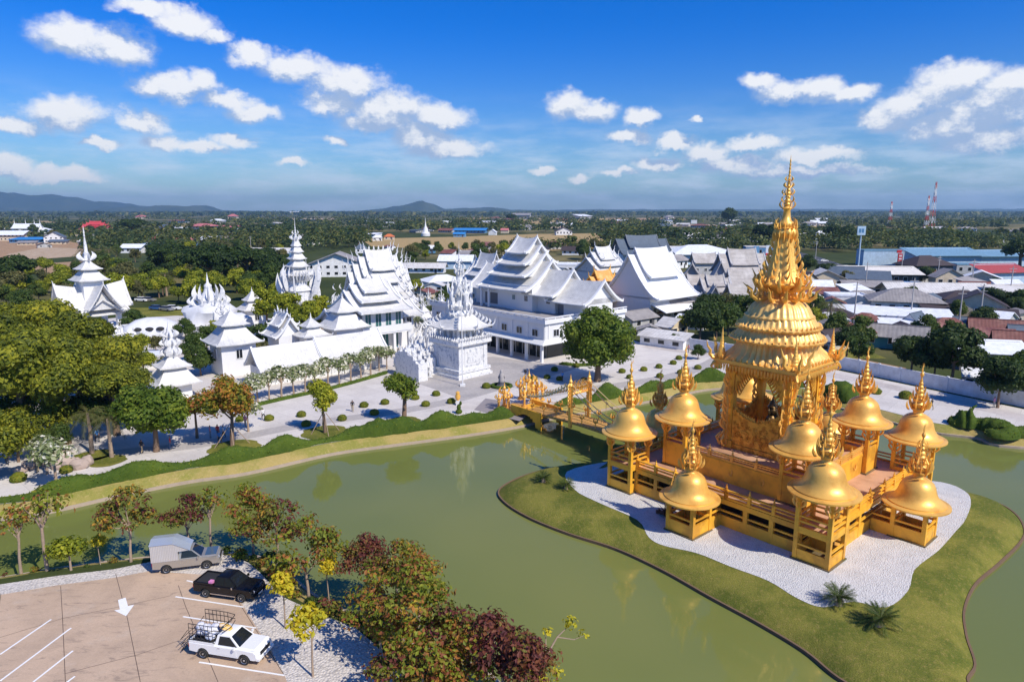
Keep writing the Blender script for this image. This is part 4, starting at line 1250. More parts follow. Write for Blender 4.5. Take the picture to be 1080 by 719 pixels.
b = MB(); b.box(-1.2,-.8,1.1,-.9,-.5,1.3); b.build('pink_cloth', M('pink_cloth', (.7,.25,.5), .8), t2)
p_, a_ = wheelpos(G(215,694), G(258,701))
t3 = pickup('pickup_truck', 'white pickup truck with an open rack of dark bars over a load of sacks', p_, a_, whitep)
rack = MB(); iron = M('rack_iron', (.03,.028,.028), .6, .3, var=.1)
for s_ in (-1,1):
    for z in (1.2,1.6,2.0,2.3): rack.tube([(-2.4,s_*.82,z),(-.8,s_*.82,z)] + ([(-.1,s_*.7,z)] if z > 1.7 else []), .022, 4)
    for i in range(7): rack.tube([(-2.4+i*.28,s_*.82,1.15),(-2.4+i*.28,s_*.82,2.3)], .018, 4)
for z in (1.9,2.3): rack.tube([(-.1,-.7,z),(.1,0,z),(-.1,.7,z)], .022, 4)
for y in (-.7,-.35,0,.35,.7): rack.tube([(-.6,y,1.7),(-.05,y*.9,2.3)], .02, 4)
rack.build('load_rack', iron, t3)
rg_ = MB(); 
for z in (.6,1.0,1.4): rg_.tube([(-2.5,-.8,z+.4),(-3.1,-.8,z-.35),(-3.1,.8,z-.35),(-2.5,.8,z+.4)], .02, 4)
for y in (-.8,-.4,0,.4,.8): rg_.tube([(-2.48,y,1.2),(-3.1,y,.3)], .018, 4)
rg_.build('rear_gate', iron, t3)
rr = random.Random(9); sack = M('sack_white', (.66,.66,.70), .7, var=.2, scale=5, bump=.6, c2=(.35,.40,.55), s2=4)
sx_ = []
ca, sa = math.cos(a_), math.sin(a_)
i = 0
s0_ = MB(); s0_.ball(0,0,.16,.36,.27,.17,10); s0_.v = [(x*(1+.3*noise.noise(Vector((x*6,y*6,z*6)))), y*(1+.3*noise.noise(Vector((x*6+4,y*6,z*6)))), z*(1+.35*noise.noise(Vector((x*7,y*7+3,z*7))))) for x,y,z in s0_.v]; sk0 = s0_.build('sack', sack, smooth='all'); tag(sk0, 'x', 'sack', 'sacks in the bed of the white pickup')
for i in range(14):
    x, y, z = -2.1+.3*(i % 5)+rr.uniform(-.08,.08), rr.uniform(-.5,.5), 1.07+.22*(i//5)
    o = sk0 if i == 0 else sk0.copy()
    if i: col.objects.link(o)
    o.location = (p_[0]+ca*x-sa*y, p_[1]+sa*x+ca*y, z); o.rotation_euler = (rr.uniform(-.3,.3),rr.uniform(-.3,.3),rr.uniform(0,3))
    o['label'] = 'crumpled white sack heaped in the bed of the white pickup'
o = MB(); o.ball(0,0,.12,.5,.3,.12,8); o = o.build('yellow_bundle', M('bundle_yellow', (.7,.42,.08), .8, var=.2, c2=(.7,.6,.5), s2=3), smooth='all')
o.location = (p_[0]-ca*.35+sa*0, p_[1]-sa*.35, 1.72); o.rotation_euler = (0,.35,a_); tag(o, 'yellow and pale bundle tied on the cab roof rack of the white pickup', 'bundle')
# ---------------------------------------------------------------- building kit
CR = R(41.3)
Ux, Uy = math.cos(CR), math.sin(CR)
def UV(x, y, u, v): return (x+u*Ux-v*Uy, y+u*Uy+v*Ux)
wing_ = M('white_trim', (.74,.74,.74), .5, var=.03)
tile_w = M('white_tiles', (.64,.63,.61), .55, var=.1, c2=(.50,.50,.50), f2=(.45,.8), s2=.12, fine=.9, rib=(0,.5,.03), bump=.12)
def pavemat():
    m, N, b = newmat('plaza_paving')
    pos = N.node('ShaderNodeNewGeometry').outputs['Position']
    br_ = N.node('ShaderNodeTexBrick'); br_.offset = 0; br_.inputs['Scale'].default_value = 1.0
    br_.inputs['Mortar Size'].default_value = .02; br_.inputs['Brick Width'].default_value = 2.4; br_.inputs['Row Height'].default_value = 2.4
    br_.inputs['Color1'].default_value = (.62,.58,.54,1); br_.inputs['Color2'].default_value = (.56,.52,.485,1); br_.inputs['Mortar'].default_value = (.40,.37,.34,1)
    vr = N.node('ShaderNodeVectorRotate'); vr.inputs['Angle'].default_value = .72; N.l.new(pos, vr.inputs['Vector']); N.l.new(vr.outputs[0], br_.inputs['Vector'])
    cc = N.mix(N.math('MULTIPLY', N.smooth(N.noise(pos, .14, 5, .65), .45, .7), .55), br_.outputs[0], (.42,.385,.355))
    cc = N.mix(N.math('MULTIPLY', N.smooth(N.noise(pos, .9, 5, .7, 1), .56, .75), .35), cc, (.33,.30,.28))
    s_ = N.vm('SCALE', cc); N.l.new(N.math('MULTIPLY_ADD', N.noise(pos, 3, 4, .7), .4, .82), s_.node.inputs[3])
    N.l.new(s_, b.inputs['Base Color']); b.inputs['Roughness'].default_value = .8
    return m
paving = pavemat()
hedgem = lawnmat('hedge_leaves', (.045,.08,.011), (.075,.115,.015), (.12,.15,.025))
bushm = lawnmat('bush_leaves', (.11,.12,.015), (.18,.165,.02), (.24,.21,.03))
teal = M('teal_glass', (.03,.12,.12), .12, var=.05)
def groof(mb, L, hw, ze, zr, th=.22, sag=1.55, n=7, up=0, y0=0, x0=0):
    nx = 4; rows = []
    prof = []
    for i in range(-n, n+1):
        t = abs(i)/n
        prof.append((y0+hw*i/n, ze+(zr-ze)*(1-t)**sag, t))
    vs = []
    for j in range(nx+1):
        q = -1+2*j/nx; x = x0+L*q
        for y, z, t in prof: vs.append((x, y, z+up*q*q*(1-t*.6)))
        for y, z, t in prof: vs.append((x, y, z+up*q*q*(1-t*.6)-th))
    m_ = len(prof); w_ = 2*m_
    fs = []
    for j in range(nx):
        a, b = j*w_, (j+1)*w_
        for i in range(m_-1):
            fs.append((a+i, b+i, b+i+1, a+i+1)); fs.append((a+m_+i, a+m_+i+1, b+m_+i+1, b+m_+i))
        fs.append((a, a+m_, b+m_, b)); fs.append((a+m_-1, b+m_-1, b+2*m_-1, a+2*m_-1))
    for a in (0, nx*w_):
        for i in range(m_-1): fs.append((a+i, a+i+1, a+m_+i+1, a+m_+i))
    mb.add(vs, fs)
    return prof
def barge(mb, L, hw, ze, zr, sag=1.55, w=.32, y0=0, x0=0, up=0, horn=.0, n=8, ends=(-1,1)):
    for s in ends:
        x = x0+s*L
        for sd in (-1, 1):
            P = []
            for i in range(n+1):
                t = i/n
                P.append((x, y0+sd*hw*t*1.02, ze+(zr-ze)*(1-t)**sag + up*(1-t*.6)+.08))
            for a, b in zip(P, P[1:]):
                mb.add([(x-w/2,a[1],a[2]-.35),(x+w/2,a[1],a[2]-.35),(x+w/2,a[1],a[2]+.14),(x-w/2,a[1],a[2]+.14),
                        (x-w/2,b[1],b[2]-.35),(x+w/2,b[1],b[2]-.35),(x+w/2,b[1],b[2]+.14),(x-w/2,b[1],b[2]+.14)],
                       [(0,4,5,1),(1,5,6,2),(2,6,7,3),(3,7,4,0),(0,1,2,3),(4,7,6,5)])
            if horn:
                e = P[-1]; mb.horn(x, e[1], sd*PI/2, [(-.2,e[2]),(horn*.35,e[2]+.05),(horn*.6,e[2]+horn*.3),(horn*.5,e[2]+horn*.8)], [.16,.15,.1,.02], 5)
                mb.flame(x, y0+sd*hw*.5, ze+(zr-ze)*(.5)**sag+.1, sd*PI/2, horn*.7, .3, .14, .6)
        if horn:
            mb.horn(x, y0, 0 if s > 0 else PI, [(-.2,zr+up),(horn*.25,zr+up+.3*horn),(horn*.2,zr+up+.7*horn),(horn*.5,zr+up+1.25*horn)], [.18,.15,.11,.02], 5)
def gable_wall(mb, x, hw, ze, zr, z0, sag=1.55, y0=0, th=.2, k=.88, n=8):
    top = []
    for i in range(-n, n+1):
        t = abs(i)/n
        top.append((y0+hw*k*i/n, max(z0+.02, ze+(zr-ze)*(1-t*k)**sag-.2)))
    vs = []; 
    for xx in (x-th/2, x+th/2):
        for y, z in top: vs.append((xx, y, z0))
        for y, z in top: vs.append((xx, y, z))
    m_ = len(top); fs = []
    for i in range(m_-1):
        fs.append((i, i+1, m_+i+1, m_+i)); fs.append((2*m_+i, 3*m_+i, 3*m_+i+1, 2*m_+i+1))
        fs.append((m_+i, m_+i+1, 3*m_+i+1, 3*m_+i))
    mb.add(vs, fs)
def rooftier(t, L, hw, ze, zr, mat, trim, sag=1.55, x0=0, y0=0, up=0, horn=0, gable=True, th=.22, bw=.32, name='roof_tier'):
    mb = MB(); groof(mb, L-bw/2-.01, hw, ze, zr, th, sag, y0=y0, x0=x0, up=up)
    o = mb.build(name, mat, t, smooth=30)
    for e_ in (-1,1): b = MB(); barge(b, L, hw, ze, zr, sag, bw, y0, x0, up, horn, ends=(e_,)); b.build('bargeboard', trim, t, smooth=40)
    if gable:
        for s in (-1,1):
            g = MB(); gable_wall(g, x0+s*(L-.9), hw, ze, zr, ze-.1, sag, y0); g.build('gable_wall', trim, t)
    return o
def hiproof(mb, hx, hy, tx, ty, z0, z1, sag=1.5, n=6, cx=0, cy=0, up=.0, th=.18):
    vs = []; fs = []
    for i in range(n+1):
        t = i/n; s = 1-t
        z = z0+(z1-z0)*(t**sag)
        a, b = tx+(hx-tx)*s, ty+(hy-ty)*s
        u_ = up*(s**4)
        vs += [(cx-a,cy-b,z+u_),(cx,cy-b,z),(cx+a,cy-b,z+u_),(cx+a,cy,z),(cx+a,cy+b,z+u_),(cx,cy+b,z),(cx-a,cy+b,z+u_),(cx-a,cy,z)]
    for i in range(n):
        for k in range(8):
            fs.append((i*8+k, i*8+(k+1)%8, (i+1)*8+(k+1)%8, (i+1)*8+k))
    b0 = len(vs)
    for k in range(8):
        x, y, z = vs[k]; vs.append((cx+(x-cx)*.99, cy+(y-cy)*.99, z-th))
    for k in range(8): fs.append((k, b0+k, b0+(k+1)%8, (k+1)%8))
    fs.append(tuple(b0+k for k in range(8))[::-1]); fs.append(tuple(n*8+k for k in range(8)))
    mb.add(vs, fs)
def window(t, x, y, z, w, h, ang, fm=None, gm=None, mull=1, d=.12):
    "ang: direction the window faces; (x, y) on the wall face, z its sill"
    T = Matrix.Translation((x, y, z)) @ Matrix.Rotation(ang, 4, 'Z') @ Matrix.Rotation(PI/2, 4, 'Z')
    # local: x along the wall, -y outwards
    f = MB(T); k = .09
    f.box(-w/2-k, -d, -k, w/2+k, .02, 0); f.box(-w/2-k, -d, h, w/2+k, .02, h+k)
    f.box(-w/2-k, -d, 0, -w/2, .02, h); f.box(w/2, -d, 0, w/2+k, .02, h)
    for i in range(mull): 
        xm = -w/2+w*(i+1)/(mull+1); f.box(xm-.03, -d*.8, 0, xm+.03, .015, h)
    o = f.build('window', fm or wing_, t)
    g = MB(T); g.box(-w/2, -.05, 0, w/2, .0, h); g.build('pane', gm or glass, o)
    return o
def finial(mb, x, y, z, s=1, n=10, fl=4):
    pr = []; r = .42*s; zz = z
    for k in range(6):
        pr += [(r*.8,zz),(r,zz+.1*s),(r,zz+.18*s),(r*.6,zz+.3*s)]; zz += .36*s; r *= .74
    pr += [(.05*s, zz+.3*s), (.01, zz+1.5*s)]
    mb.lathe(pr, n, x, y)
    for k in range(fl):
        a = 2*PI*k/fl+.4
        mb.flame(x+.35*s*math.cos(a), y+.35*s*math.sin(a), z+.1*s, a, 1.0*s, .55, .14*s, .8)
        mb.flame(x+.2*s*math.cos(a+.7), y+.2*s*math.sin(a+.7), z+1.0*s, a+.7, .7*s, .5, .09*s, .8)

# ---------------------------------------------------------------- plaza surfaces
def pxof(p): return 540+FP*p[0]/(p[1]*.982+5.2)
rimo = offset(rim[:nn_], .12*sgn, False)
rimh = offset(rim[:nn_], .75*sgn, False)
def rseg(a, b): return [p for p in rimh if a <= pxof(p) <= b]
pz = rimo[3:-2] + [(120,95),(80,92),(73.6,94.4),(57.9,119.3),(45,129),(28.5,144.1),(20,158),(0,185),(-40,195),(-60,178),(-100,185),(-125,160),(-115,120),(-120,80)]
struct('plaza', MB().sheet(pz, .006), paving)
pathm = M('path_grey', (.40,.37,.35), .8, var=.1, c2=(.33,.31,.30), s2=.2, fine=2)
def ribbon(pts, w, z):
    c = smooth_line(pts, 6); a = offset(c, w/2, False); b = offset(c, -w/2, False)
    return MB().sheet(a + b[::-1], z)
struct('path', ribbon([G(a,b) for a,b in ((-40,505),(40,492),(120,478),(200,470),(262,459),(330,446),(390,438),(430,432),(470,424),(500,416),(540,404))], 2.6, .012), M('path_pale', (.40,.37,.35), .8, var=.1, s2=.2, fine=2))
struct('path', ribbon([G(a,b) for a,b in ((560,418),(600,412),(640,408),(680,402),(715,395),(745,385),(765,375),(790,366))], 3.0, .012), M('path_pale', ()))
struct('courtyard', MB().sheet([G(a,b) for a,b in ((420,397),(486,420),(500,418),(560,403),(610,388),(590,382),(575,384),(520,376),(460,380))], .018), pathm)
struct('path', MB().sheet([G(a,b) for a,b in ((500,432),(512,420),(545,425),(560,436),(548,444)) ], .02), M('path_wet', (.27,.24,.24), .6, var=.15))
lane = M('lane_concrete', (.52,.47,.44), .8, var=.12, c2=(.42,.38,.36), s2=.15, fine=2)
struct('lane', ribbon([(28,141),(44,128),(57,113.5),(66,99),(74,84),(84,68)], 3.2, .012), lane)

# ---------------------------------------------------------------- wavy clipped hedges
def hedge(pts, label, h0=.55, w=1.5, humps=(), seed=1, bumps=.12):
    c = smooth_line(pts, 3); mb = MB(); vs = []; fs = []
    # resample
    P = [c[0]]; acc = 0
    S = [0]
    for a, b in zip(c, c[1:]):
        S.append(S[-1]+math.hypot(b[0]-a[0], b[1]-a[1]))
    n = int(S[-1]/.22); res = []; j = 0
    for i in range(n+1):
        s = S[-1]*i/n
        while j < len(S)-2 and S[j+1] < s: j += 1
        f = (s-S[j])/max(1e-6, S[j+1]-S[j]); res.append((c[j][0]+(c[j+1][0]-c[j][0])*f, c[j][1]+(c[j+1][1]-c[j][1])*f, s))
    m_ = 11
    for i, (x, y, s) in enumerate(res):
        a, b = res[max(i-1,0)], res[min(i+1,len(res)-1)]
        tx, ty = b[0]-a[0], b[1]-a[1]; l = math.hypot(tx, ty) or 1; nx, ny = -ty/l, tx/l
        H = h0
        for hs_, hw_, hh in humps: H += 1.25*hh*math.exp(-((s-hs_)/hw_)**2)
        W_ = w*(.75+.35*H)
        e = min(1, i/3, (len(res)-1-i)/3)
        for k in range(m_):
            t = PI*k/(m_-1)
            r_ = 1+bumps*(noise.noise(Vector((s*1.3, k*.6, seed))) + .7*noise.noise(Vector((s*4, k*1.9, seed+9))))
            oy = -math.cos(t)*W_*.5*r_*(.3+.7*e); oz = math.sin(t)**.75*H*r_*(.4+.6*e)
            vs.append((x+nx*oy, y+ny*oy, oz))
    for i in range(len(res)-1):
        for k in range(m_-1):
            fs.append((i*m_+k, (i+1)*m_+k, (i+1)*m_+k+1, i*m_+k+1))
    mb.add(vs, fs); 
    o = mb.build('clipped_hedge', hedgem, smooth='all'); tag(o, label, 'hedge')
    # leaf fuzz as a part
    lf = MB(); rg = random.Random(seed)
    for i in range(int(len(res)*10)):
        q = rg.choice(vs)
        p = Vector(q)+Vector((rg.uniform(-.12,.12), rg.uniform(-.12,.12), rg.uniform(-.02,.08)))
        if p.z < .05: continue
        d = Vector((rg.gauss(0,1), rg.gauss(0,1), rg.gauss(.8,1))).normalized(); u = d.orthogonal().normalized()*rg.uniform(.06,.13); w2 = d.cross(u)
        lf.add([tuple(p-u), tuple(p+w2*.6), tuple(p+u), tuple(p-w2*.6)], [(0,1,2,3)])
    lf.build('leaf_cover', L_green, o)
    return o
def L2(pts):
    S = 0
    for a, b in zip(pts, pts[1:]): S += math.hypot(b[0]-a[0], b[1]-a[1])
    return S
hp1 = rseg(-160,543)
def arc(pts, px_list):
    "arc length along pts at photo column px"
    out = []
    for px, wd, hh in px_list:
        best = None; S = 0
        for a, b in zip(pts, pts[1:]):
            l = math.hypot(b[0]-a[0], b[1]-a[1])
            for k in range(20):
                t = k/20; x = a[0]+(b[0]-a[0])*t; y = a[1]+(b[1]-a[1])*t
                q = 540+FP*x/(y*.982+5.2)
                if best is None or abs(q-px) < best[0]: best = (abs(q-px), S+l*t)
            S += l
        out.append((best[1], wd, hh))
    return out
hedge(hp1, 'long wavy clipped hedge along the moat between the car park side and the golden bridge', .42, 1.25,
      arc(hp1, [(70,2.6,.9),(145,3,1.0),(245,2.6,1.1),(300,2.2,1.2),(372,1.6,.7),(398,1.8,1.2),(425,1.8,1.2),(465,2.2,1.4),(500,2,.7),(528,1.6,.9)]), 3)
hp2 = rseg(580,858)
hedge(hp2, 'wavy clipped hedge beyond the golden bridge, behind the left bell roofs', .45, 1.3, arc(hp2, [(600,1.5,.5),(640,2.2,1.5),(688,2.4,.9),(710,1.8,.6),(749,2.6,1.4),(800,2,.7),(835,2,.7)]), 5)
hp3 = rseg(866,910)
hedge(hp3, 'rounded dark hedge mound behind the right bell roofs', .7, 2.2, arc(hp3, [(888,2.8,1.5)]), 6)
hp4 = rseg(996,1140)
hedge(hp4, 'dark hedge with animal topiary shapes along the right bank', .55, 2.2, arc(hp4, [(1000,.5,.9),(1013,.5,1.1),(1022,.4,1.2),(1052,3,.9),(1090,3,.5)]), 7)

# round clipped bushes dotted over the plaza
bb = MB(); vs = []; rg = random.Random(2)
bb.ball(0,0,.28,.62,.62,.5,12)
bb.v = [(x*(1+.1*noise.noise(Vector((x*5,y*5,z*5)))), y*(1+.1*noise.noise(Vector((x*5,y*5,z*5+7)))), max(-.02,z)) for x,y,z in bb.v]
bush = bb.build('round_bush', bushm, smooth='all'); tag(bush, 'x', 'bush')
lf = MB(); leaves(lf, rg, [(0,0,.28,.62,.8)], 260, .13, shell=.95); lf.build('leaf_cover', L_green, bush)
bp_ = Proto(bush)
for px, py, s_ in ((318,439,1),(323,449,1),(361,443,1),(384,429,1),(395,437,1),(406,426,1),(438,421,1),(449,428,1),(460,417,1),(476,425,1),(513,409,1.1),(563,401,1),
                (577,399,.9),(585,391,1),(608,387,1),(656,393,1),(679,391,1),(695,388,1),(696,398,1),(710,384,1),(716,379,1),(736,389,1),(718,394,1),(758,388,1),(664,399,.9),(284,443,1),(253,444,.9),(16,475,1),(20,507,1.2),(83,486,1),(70,498,1.0),(955,420,1.5),(924,415,1.2),(616,402,.9),(590,401,.9)):
    bp_.put((*G(px,py), 0), rnd.uniform(0,6), 'low round clipped bush dotted over the pale plaza', s_, 'round clipped bushes of the plaza')
# tree rings of grass
gr_ = MB()
for px, py, rx in ((343,456,3.0),(426,444,2.2),(247,472,3.0),(113,486,2.0),(100,480,2.0)):
    x, y = G(px, py)
    gr_.sheet([(x+rx*math.cos(2*PI*k/20)*(1+.1*math.sin(k*2.3)), y+rx*math.sin(2*PI*k/20)) for k in range(20)], .03)
struct('tree_lawn', gr_, lawn)

# statue ring in front of the hall
sb = thing('stone_guardian', (*G(529,408), 0), 0, 'grey stone figure on a dark plinth inside a ring of clipped hedge before the hall', 'statue')
mb = MB(); mb.lathe([(.9,0),(.8,.3),(.6,.5),(.55,.9)], 12); mb.build('plinth', M('basalt', (.08,.08,.10), .6, var=.2), sb)
mb = MB(); mb.lathe([(.45,.9),(.5,1.2),(.35,1.7),(.42,2.1),(.25,2.3),(.28,2.5),(.22,2.75),(.02,2.95)], 10); mb.tube([(.35,0,1.9),(.5,.2,1.5),(.3,.35,1.3)],[.14,.12,.1],6); mb.tube([(-.35,0,1.9),(-.5,.2,1.5),(-.3,.35,1.3)],[.14,.12,.1],6)
mb.build('figure', M('grey_stone', (.36,.34,.34), .85, var=.25, scale=3, bump=.5), sb, smooth=60)
mb = MB(); P_ = [(1.55*math.cos(2*PI*k/24), 1.35*math.sin(2*PI*k/24), .22) for k in range(25)]; mb.tube(P_, .27, 8); mb.build('hedge_ring', hedgem, sb, smooth='all')
# ---------------------------------------------------------------- white temple compound
orn = M('white_ornament', (.70,.70,.70), .5, var=.12, scale=2, c2=(.40,.42,.47), f2=(.52,.66), s2=2.2, bump=1.0, bs=2.2)  # darker noise patches paint crevice shade into the white carving
# --- two-storey hall
CH = R(-48)
hall = thing('white_hall', (5.7,124.6,0), CH, 'large white two-storey hall with stacked tiered roofs, an arcade below and a terrace', 'building')
mb = MB(); mb.box(-36,.6,3.6,-.001,24,7.4); mb.box(-36,4,0,-3,24,3.59); mb.build('podium', white, hall)
mb = MB()
for i in range(9): mb.box(-36.2+4.5*i+.0,.15,4.1,-35.9+4.5*i,.59,7.2) if False else None
for i in range(9): mb.box(-.3-4.4*i-.16,.48,3.9,-.3-4.4*i+.16,.595,7.3)
for i in range(5): mb.box(.005,1.4+4.6*i,3.9,.12,1.7+4.6*i,7.3)
mb.build('pilaster', wing_, hall)
for i in range(9):
    c_ = MB(); x = -.45-4.2*i; c_.box(x-.24,.0,0,x+.24,.48,3.5); c_.build('column', wing_, hall)
mb = MB(); mb.box(-35.8,3.3,0.02,-3.2,3.99,3.4); mb.box(-2.99,4,.02,-2.8,23,3.3); mb.build('glazing', M('shop_glass', (.012,.018,.02), .1, var=.05), hall)
mb = MB()
for i in range(17): mb.box(-3.0-2.0*i-.05,3.2,0.03,-3.0-2.0*i+.05,3.29,3.38)
mb.build('glazing_bars', wing_, hall)
mb = MB(); mb.box(-3,12,0,.6,24,3.5); mb.build('annex', white, hall)
mb = MB()   # lean-to canopy
mb.add([(-36.5,-.9,3.45),(.9,-.9,3.45),(.9,-.9,3.6),(-36.5,-.9,3.6),(-36.5,.58,4.3),(.05,.58,4.3),(.05,.58,4.1),(-36.5,.58,4.1),(.9,24,3.45),(.9,24,3.6),(.05,24,4.3),(.05,24,4.1)],
       [(0,1,2,3),(3,2,5,4),(0,7,6,1),(1,8,9,2),(2,9,10,5),(1,6,11,8),(0,3,4,7),(8,11,10,9)])
mb.build('canopy', whiter, hall)
mb = MB(); mb.box(-36.3,.2,7.41,.4,24.2,7.62); mb.build('terrace_floor', M('terrace_grey', (.33,.31,.30), .8, var=.15), hall)
mb = MB(); mb.box(-36.3,.15,7.3,.45,.5,8.1); mb.box(.15,.51,7.3,.45,24,8.1); mb.box(-36.3,.1,8.35,.5,.5,8.5); mb.box(.1,.51,8.35,.5,24,8.5)
for i in range(19): mb.box(-.2-2*i,.18,8.09,-.0-2*i,.42,8.36)
for i in range(12): mb.box(.2,.8+2*i,8.09,.42,1+2*i,8.36)
mb.build('terrace_railing', wing_, hall)
for i in range(8):
    for w_ in ((-2.6-4.4*i),):
        window(hall, w_, .59, 4.75, 1.5, 1.25, -PI/2)
for i in range(4): window(hall, .001, 3.5+4.6*i, 4.75, 1.4, 1.25, 0)
XC, YC = -18.8, 13.6
mb = MB(); mb.box(XC-7.5,YC-5.6,7.6,XC+7.5,YC+5.6,12.9); mb.box(XC+7.5,YC-4,7.6,XC+12.5,YC+4,12.0); mb.box(XC+14.5,YC-3.6,7.6,XC+21,YC+3.6,11.2); mb.box(XC-12.5,YC-4,7.6,XC-7.5,YC+4,12.0)
mb.build('upper_storey', white, hall)
window(hall, XC+2, YC-5.6, 9.7, .8, 1.0, -PI/2, gm=teal); window(hall, XC+5.8, YC-5.6, 9.7, 1.0, 1.1, -PI/2); window(hall, XC+10.6, YC-4, 9.5, 1.0, 1.1, -PI/2)
mb = MB(); mb.box(XC+12.6,YC-3.2,7.7,XC+14.4,YC+3,11.3); mb.build('recess', M('recess_grey', (.2,.2,.22), .6), hall)
mb = MB()
for x in (XC-7,XC-4.5,XC-10.5,XC-13): mb.box(x-.2,YC-7.2,7.6,x+.2,YC-6.8,12.2)
mb.build('porch_column', wing_, hall)
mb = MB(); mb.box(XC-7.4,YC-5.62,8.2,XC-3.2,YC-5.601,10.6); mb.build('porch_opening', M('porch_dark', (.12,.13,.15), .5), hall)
for L, hw, ze, zr in ((3.0,3.3,19.2,22.2),(4.3,4.8,16.9,20.6),(5.6,6.2,14.6,18.8),(7.6,7.6,11.9,17.4)):
    rooftier(hall, L, hw, ze, zr, tile_w, wing_, x0=XC, y0=YC, up=.35, horn=.5, bw=.5, th=.3)
rooftier(hall, 4.6, 6.0, 11.2, 16.0, tile_w, wing_, x0=XC+9.0, y0=YC, up=.3, horn=.5, bw=.5)
rooftier(hall, 5.2, 5.6, 10.3, 14.4, tile_w, wing_, x0=XC+16.6, y0=YC, up=.3, horn=.5, bw=.5)
rooftier(hall, 4.6, 6.0, 11.2, 16.0, tile_w, wing_, x0=XC-9.0, y0=YC, up=.3, horn=.5, bw=.5)

# --- gallery with three tower pavilions behind it
gal = thing('white_gallery', (-39.1,105.5,0), CR, 'long low white gallery with a smooth curved roof behind the plumeria row', 'building')
mb = MB(); mb.box(0,2.2,0,22.4,6.5,3.0); mb.build('wall', orn, gal)
for x0, x1, z_ in ((-.6,10.2,0),(10.3,22.9,.35)):
    mb = MB(); groof(mb, (x1-x0)/2, 3.4, 2.9+z_, 6.2+z_, .2, 1.35, x0=(x0+x1)/2, y0=4.0); mb.build('roof', tile_w, gal, smooth=30)
    mb = MB(); barge(mb, (x1-x0)/2-.01, 3.42, 2.95+z_, 6.25+z_, 1.35, .3, 4.0, (x0+x1)/2); mb.build('bargeboard', wing_, gal)
mb = MB(); 
for i in range(11): mb.box(.3+2*i,2.0,0.02,.6+2*i,2.19,2.9)
mb.build('pilaster', wing_, gal)
def tower(x, y, s, label, h1=5.5, h2=8.6, top=10.8, hw=3.9, name='tower_pavilion', fin=False):
    t = thing(name, (x,y,0), CR, label, 'pavilion')
    mb = MB(); b = hw-1.15; mb.box(-b,-b,0,b,b,h1+.3); mb.build('body', white, t)
    mb = MB(); hiproof(mb, hw, hw, hw*.42, hw*.42, h1, h2-.5, 1.45, up=.15); mb.build('lower_roof', tile_w, t, smooth=25)
    mb = MB(); q = hw*.36; mb.box(-q,-q,h2-1.0,q,q,h2+.1); mb.build('neck', white, t)
    mb = MB(); hiproof(mb, hw*.6, hw*.6, .05, .05, h2, top, 1.35, up=.12); mb.build('upper_roof', tile_w, t, smooth=25)
    mb = MB(); mb.lathe([(.16,top-.15),(.2,top+.05),(.08,top+.2),(.1,top+.35),(.01,top+.9)], 8)
    for a in range(4):
        A_ = a*PI/2+PI/4; r_ = hw*1.36
        mb.flame(r_*math.cos(A_), r_*math.sin(A_), h1+.1, A_, .5, .4, .1, .7)
    mb.build('finial', wing_, t)
    for a, p in ((-PI/2,(0,-b)),(PI,(-b,0))):
        window(t, p[0], p[1], h1-2.6, 1.0, 1.5, a)
    return t
tower(-49.0,117.5,1,'left tower pavilion with a broad two-tier pyramid roof at the end of the gallery',5.6,8.7,11.0,4.1)
tower(-37.6,126.0,1,'small middle tower pavilion rising behind the gallery roof',5.2,6.9,8.5,2.9)
tower(-32.8,131.0,1,'right tower pavilion with a tall two-tier pyramid roof beside the teal-windowed hall',6.0,9.0,11.6,4.0)
# low gate with small finials between right tower and gallery
for k, (px, py) in enumerate(((356,372),(369,369))):
    mb = MB(); mb.cb(0,0,0,.9,.9,3.2); finial(mb, 0,0,3.2,.9); o = mb.build('gate_post', orn, smooth=50); o.location = (*G(px,py),0)
    tag(o, ('left' if k == 0 else 'right')+' of two white ringed gate posts below the right tower pavilion', 'gate post')
# gabled ornate pavilion
def smallgable(x, y, label, L=3.4, hw=3.2, ze=4.6, zr=8.2, rz=None, orn_=True, tiers=2, name='gabled_pavilion'):
    t = thing(name, (x,y,0), CR+PI/2 if rz is None else rz, label, 'pavilion')
    mb = MB(); mb.box(-L+.6,-hw*.7,0,L-.6,hw*.7,ze+.2); mb.build('wall', white, t)
    rooftier(t, L, hw, ze, zr-.9*(tiers-1), tile_w, wing_, up=.2, horn=.8)
    if tiers > 1: rooftier(t, L*.62, hw*.62, ze+(zr-ze)*.45, zr, tile_w, wing_, up=.2, horn=.8)
    if orn_:
        mb = MB()
        for i in range(7): mb.flame(-L*.6+L*1.2*i/6, 0, zr-.1, PI/2*(i%2), .9, .3, .12, .6)
        for i in range(6):
            a = -PI/2; mb.flame(-L+.2, -hw*.8+hw*1.6*i/5, 1.5+1.6*(1-abs(i-2.5)/2.5), PI, 1.6, .6, .3, .9)
        mb.build('ridge_crest', orn, t)
    return t
smallgable(-43.2,127.2,'white gabled pavilion with pierced ridge crest between left and middle towers',3.2,3.0,5.0,9.2)
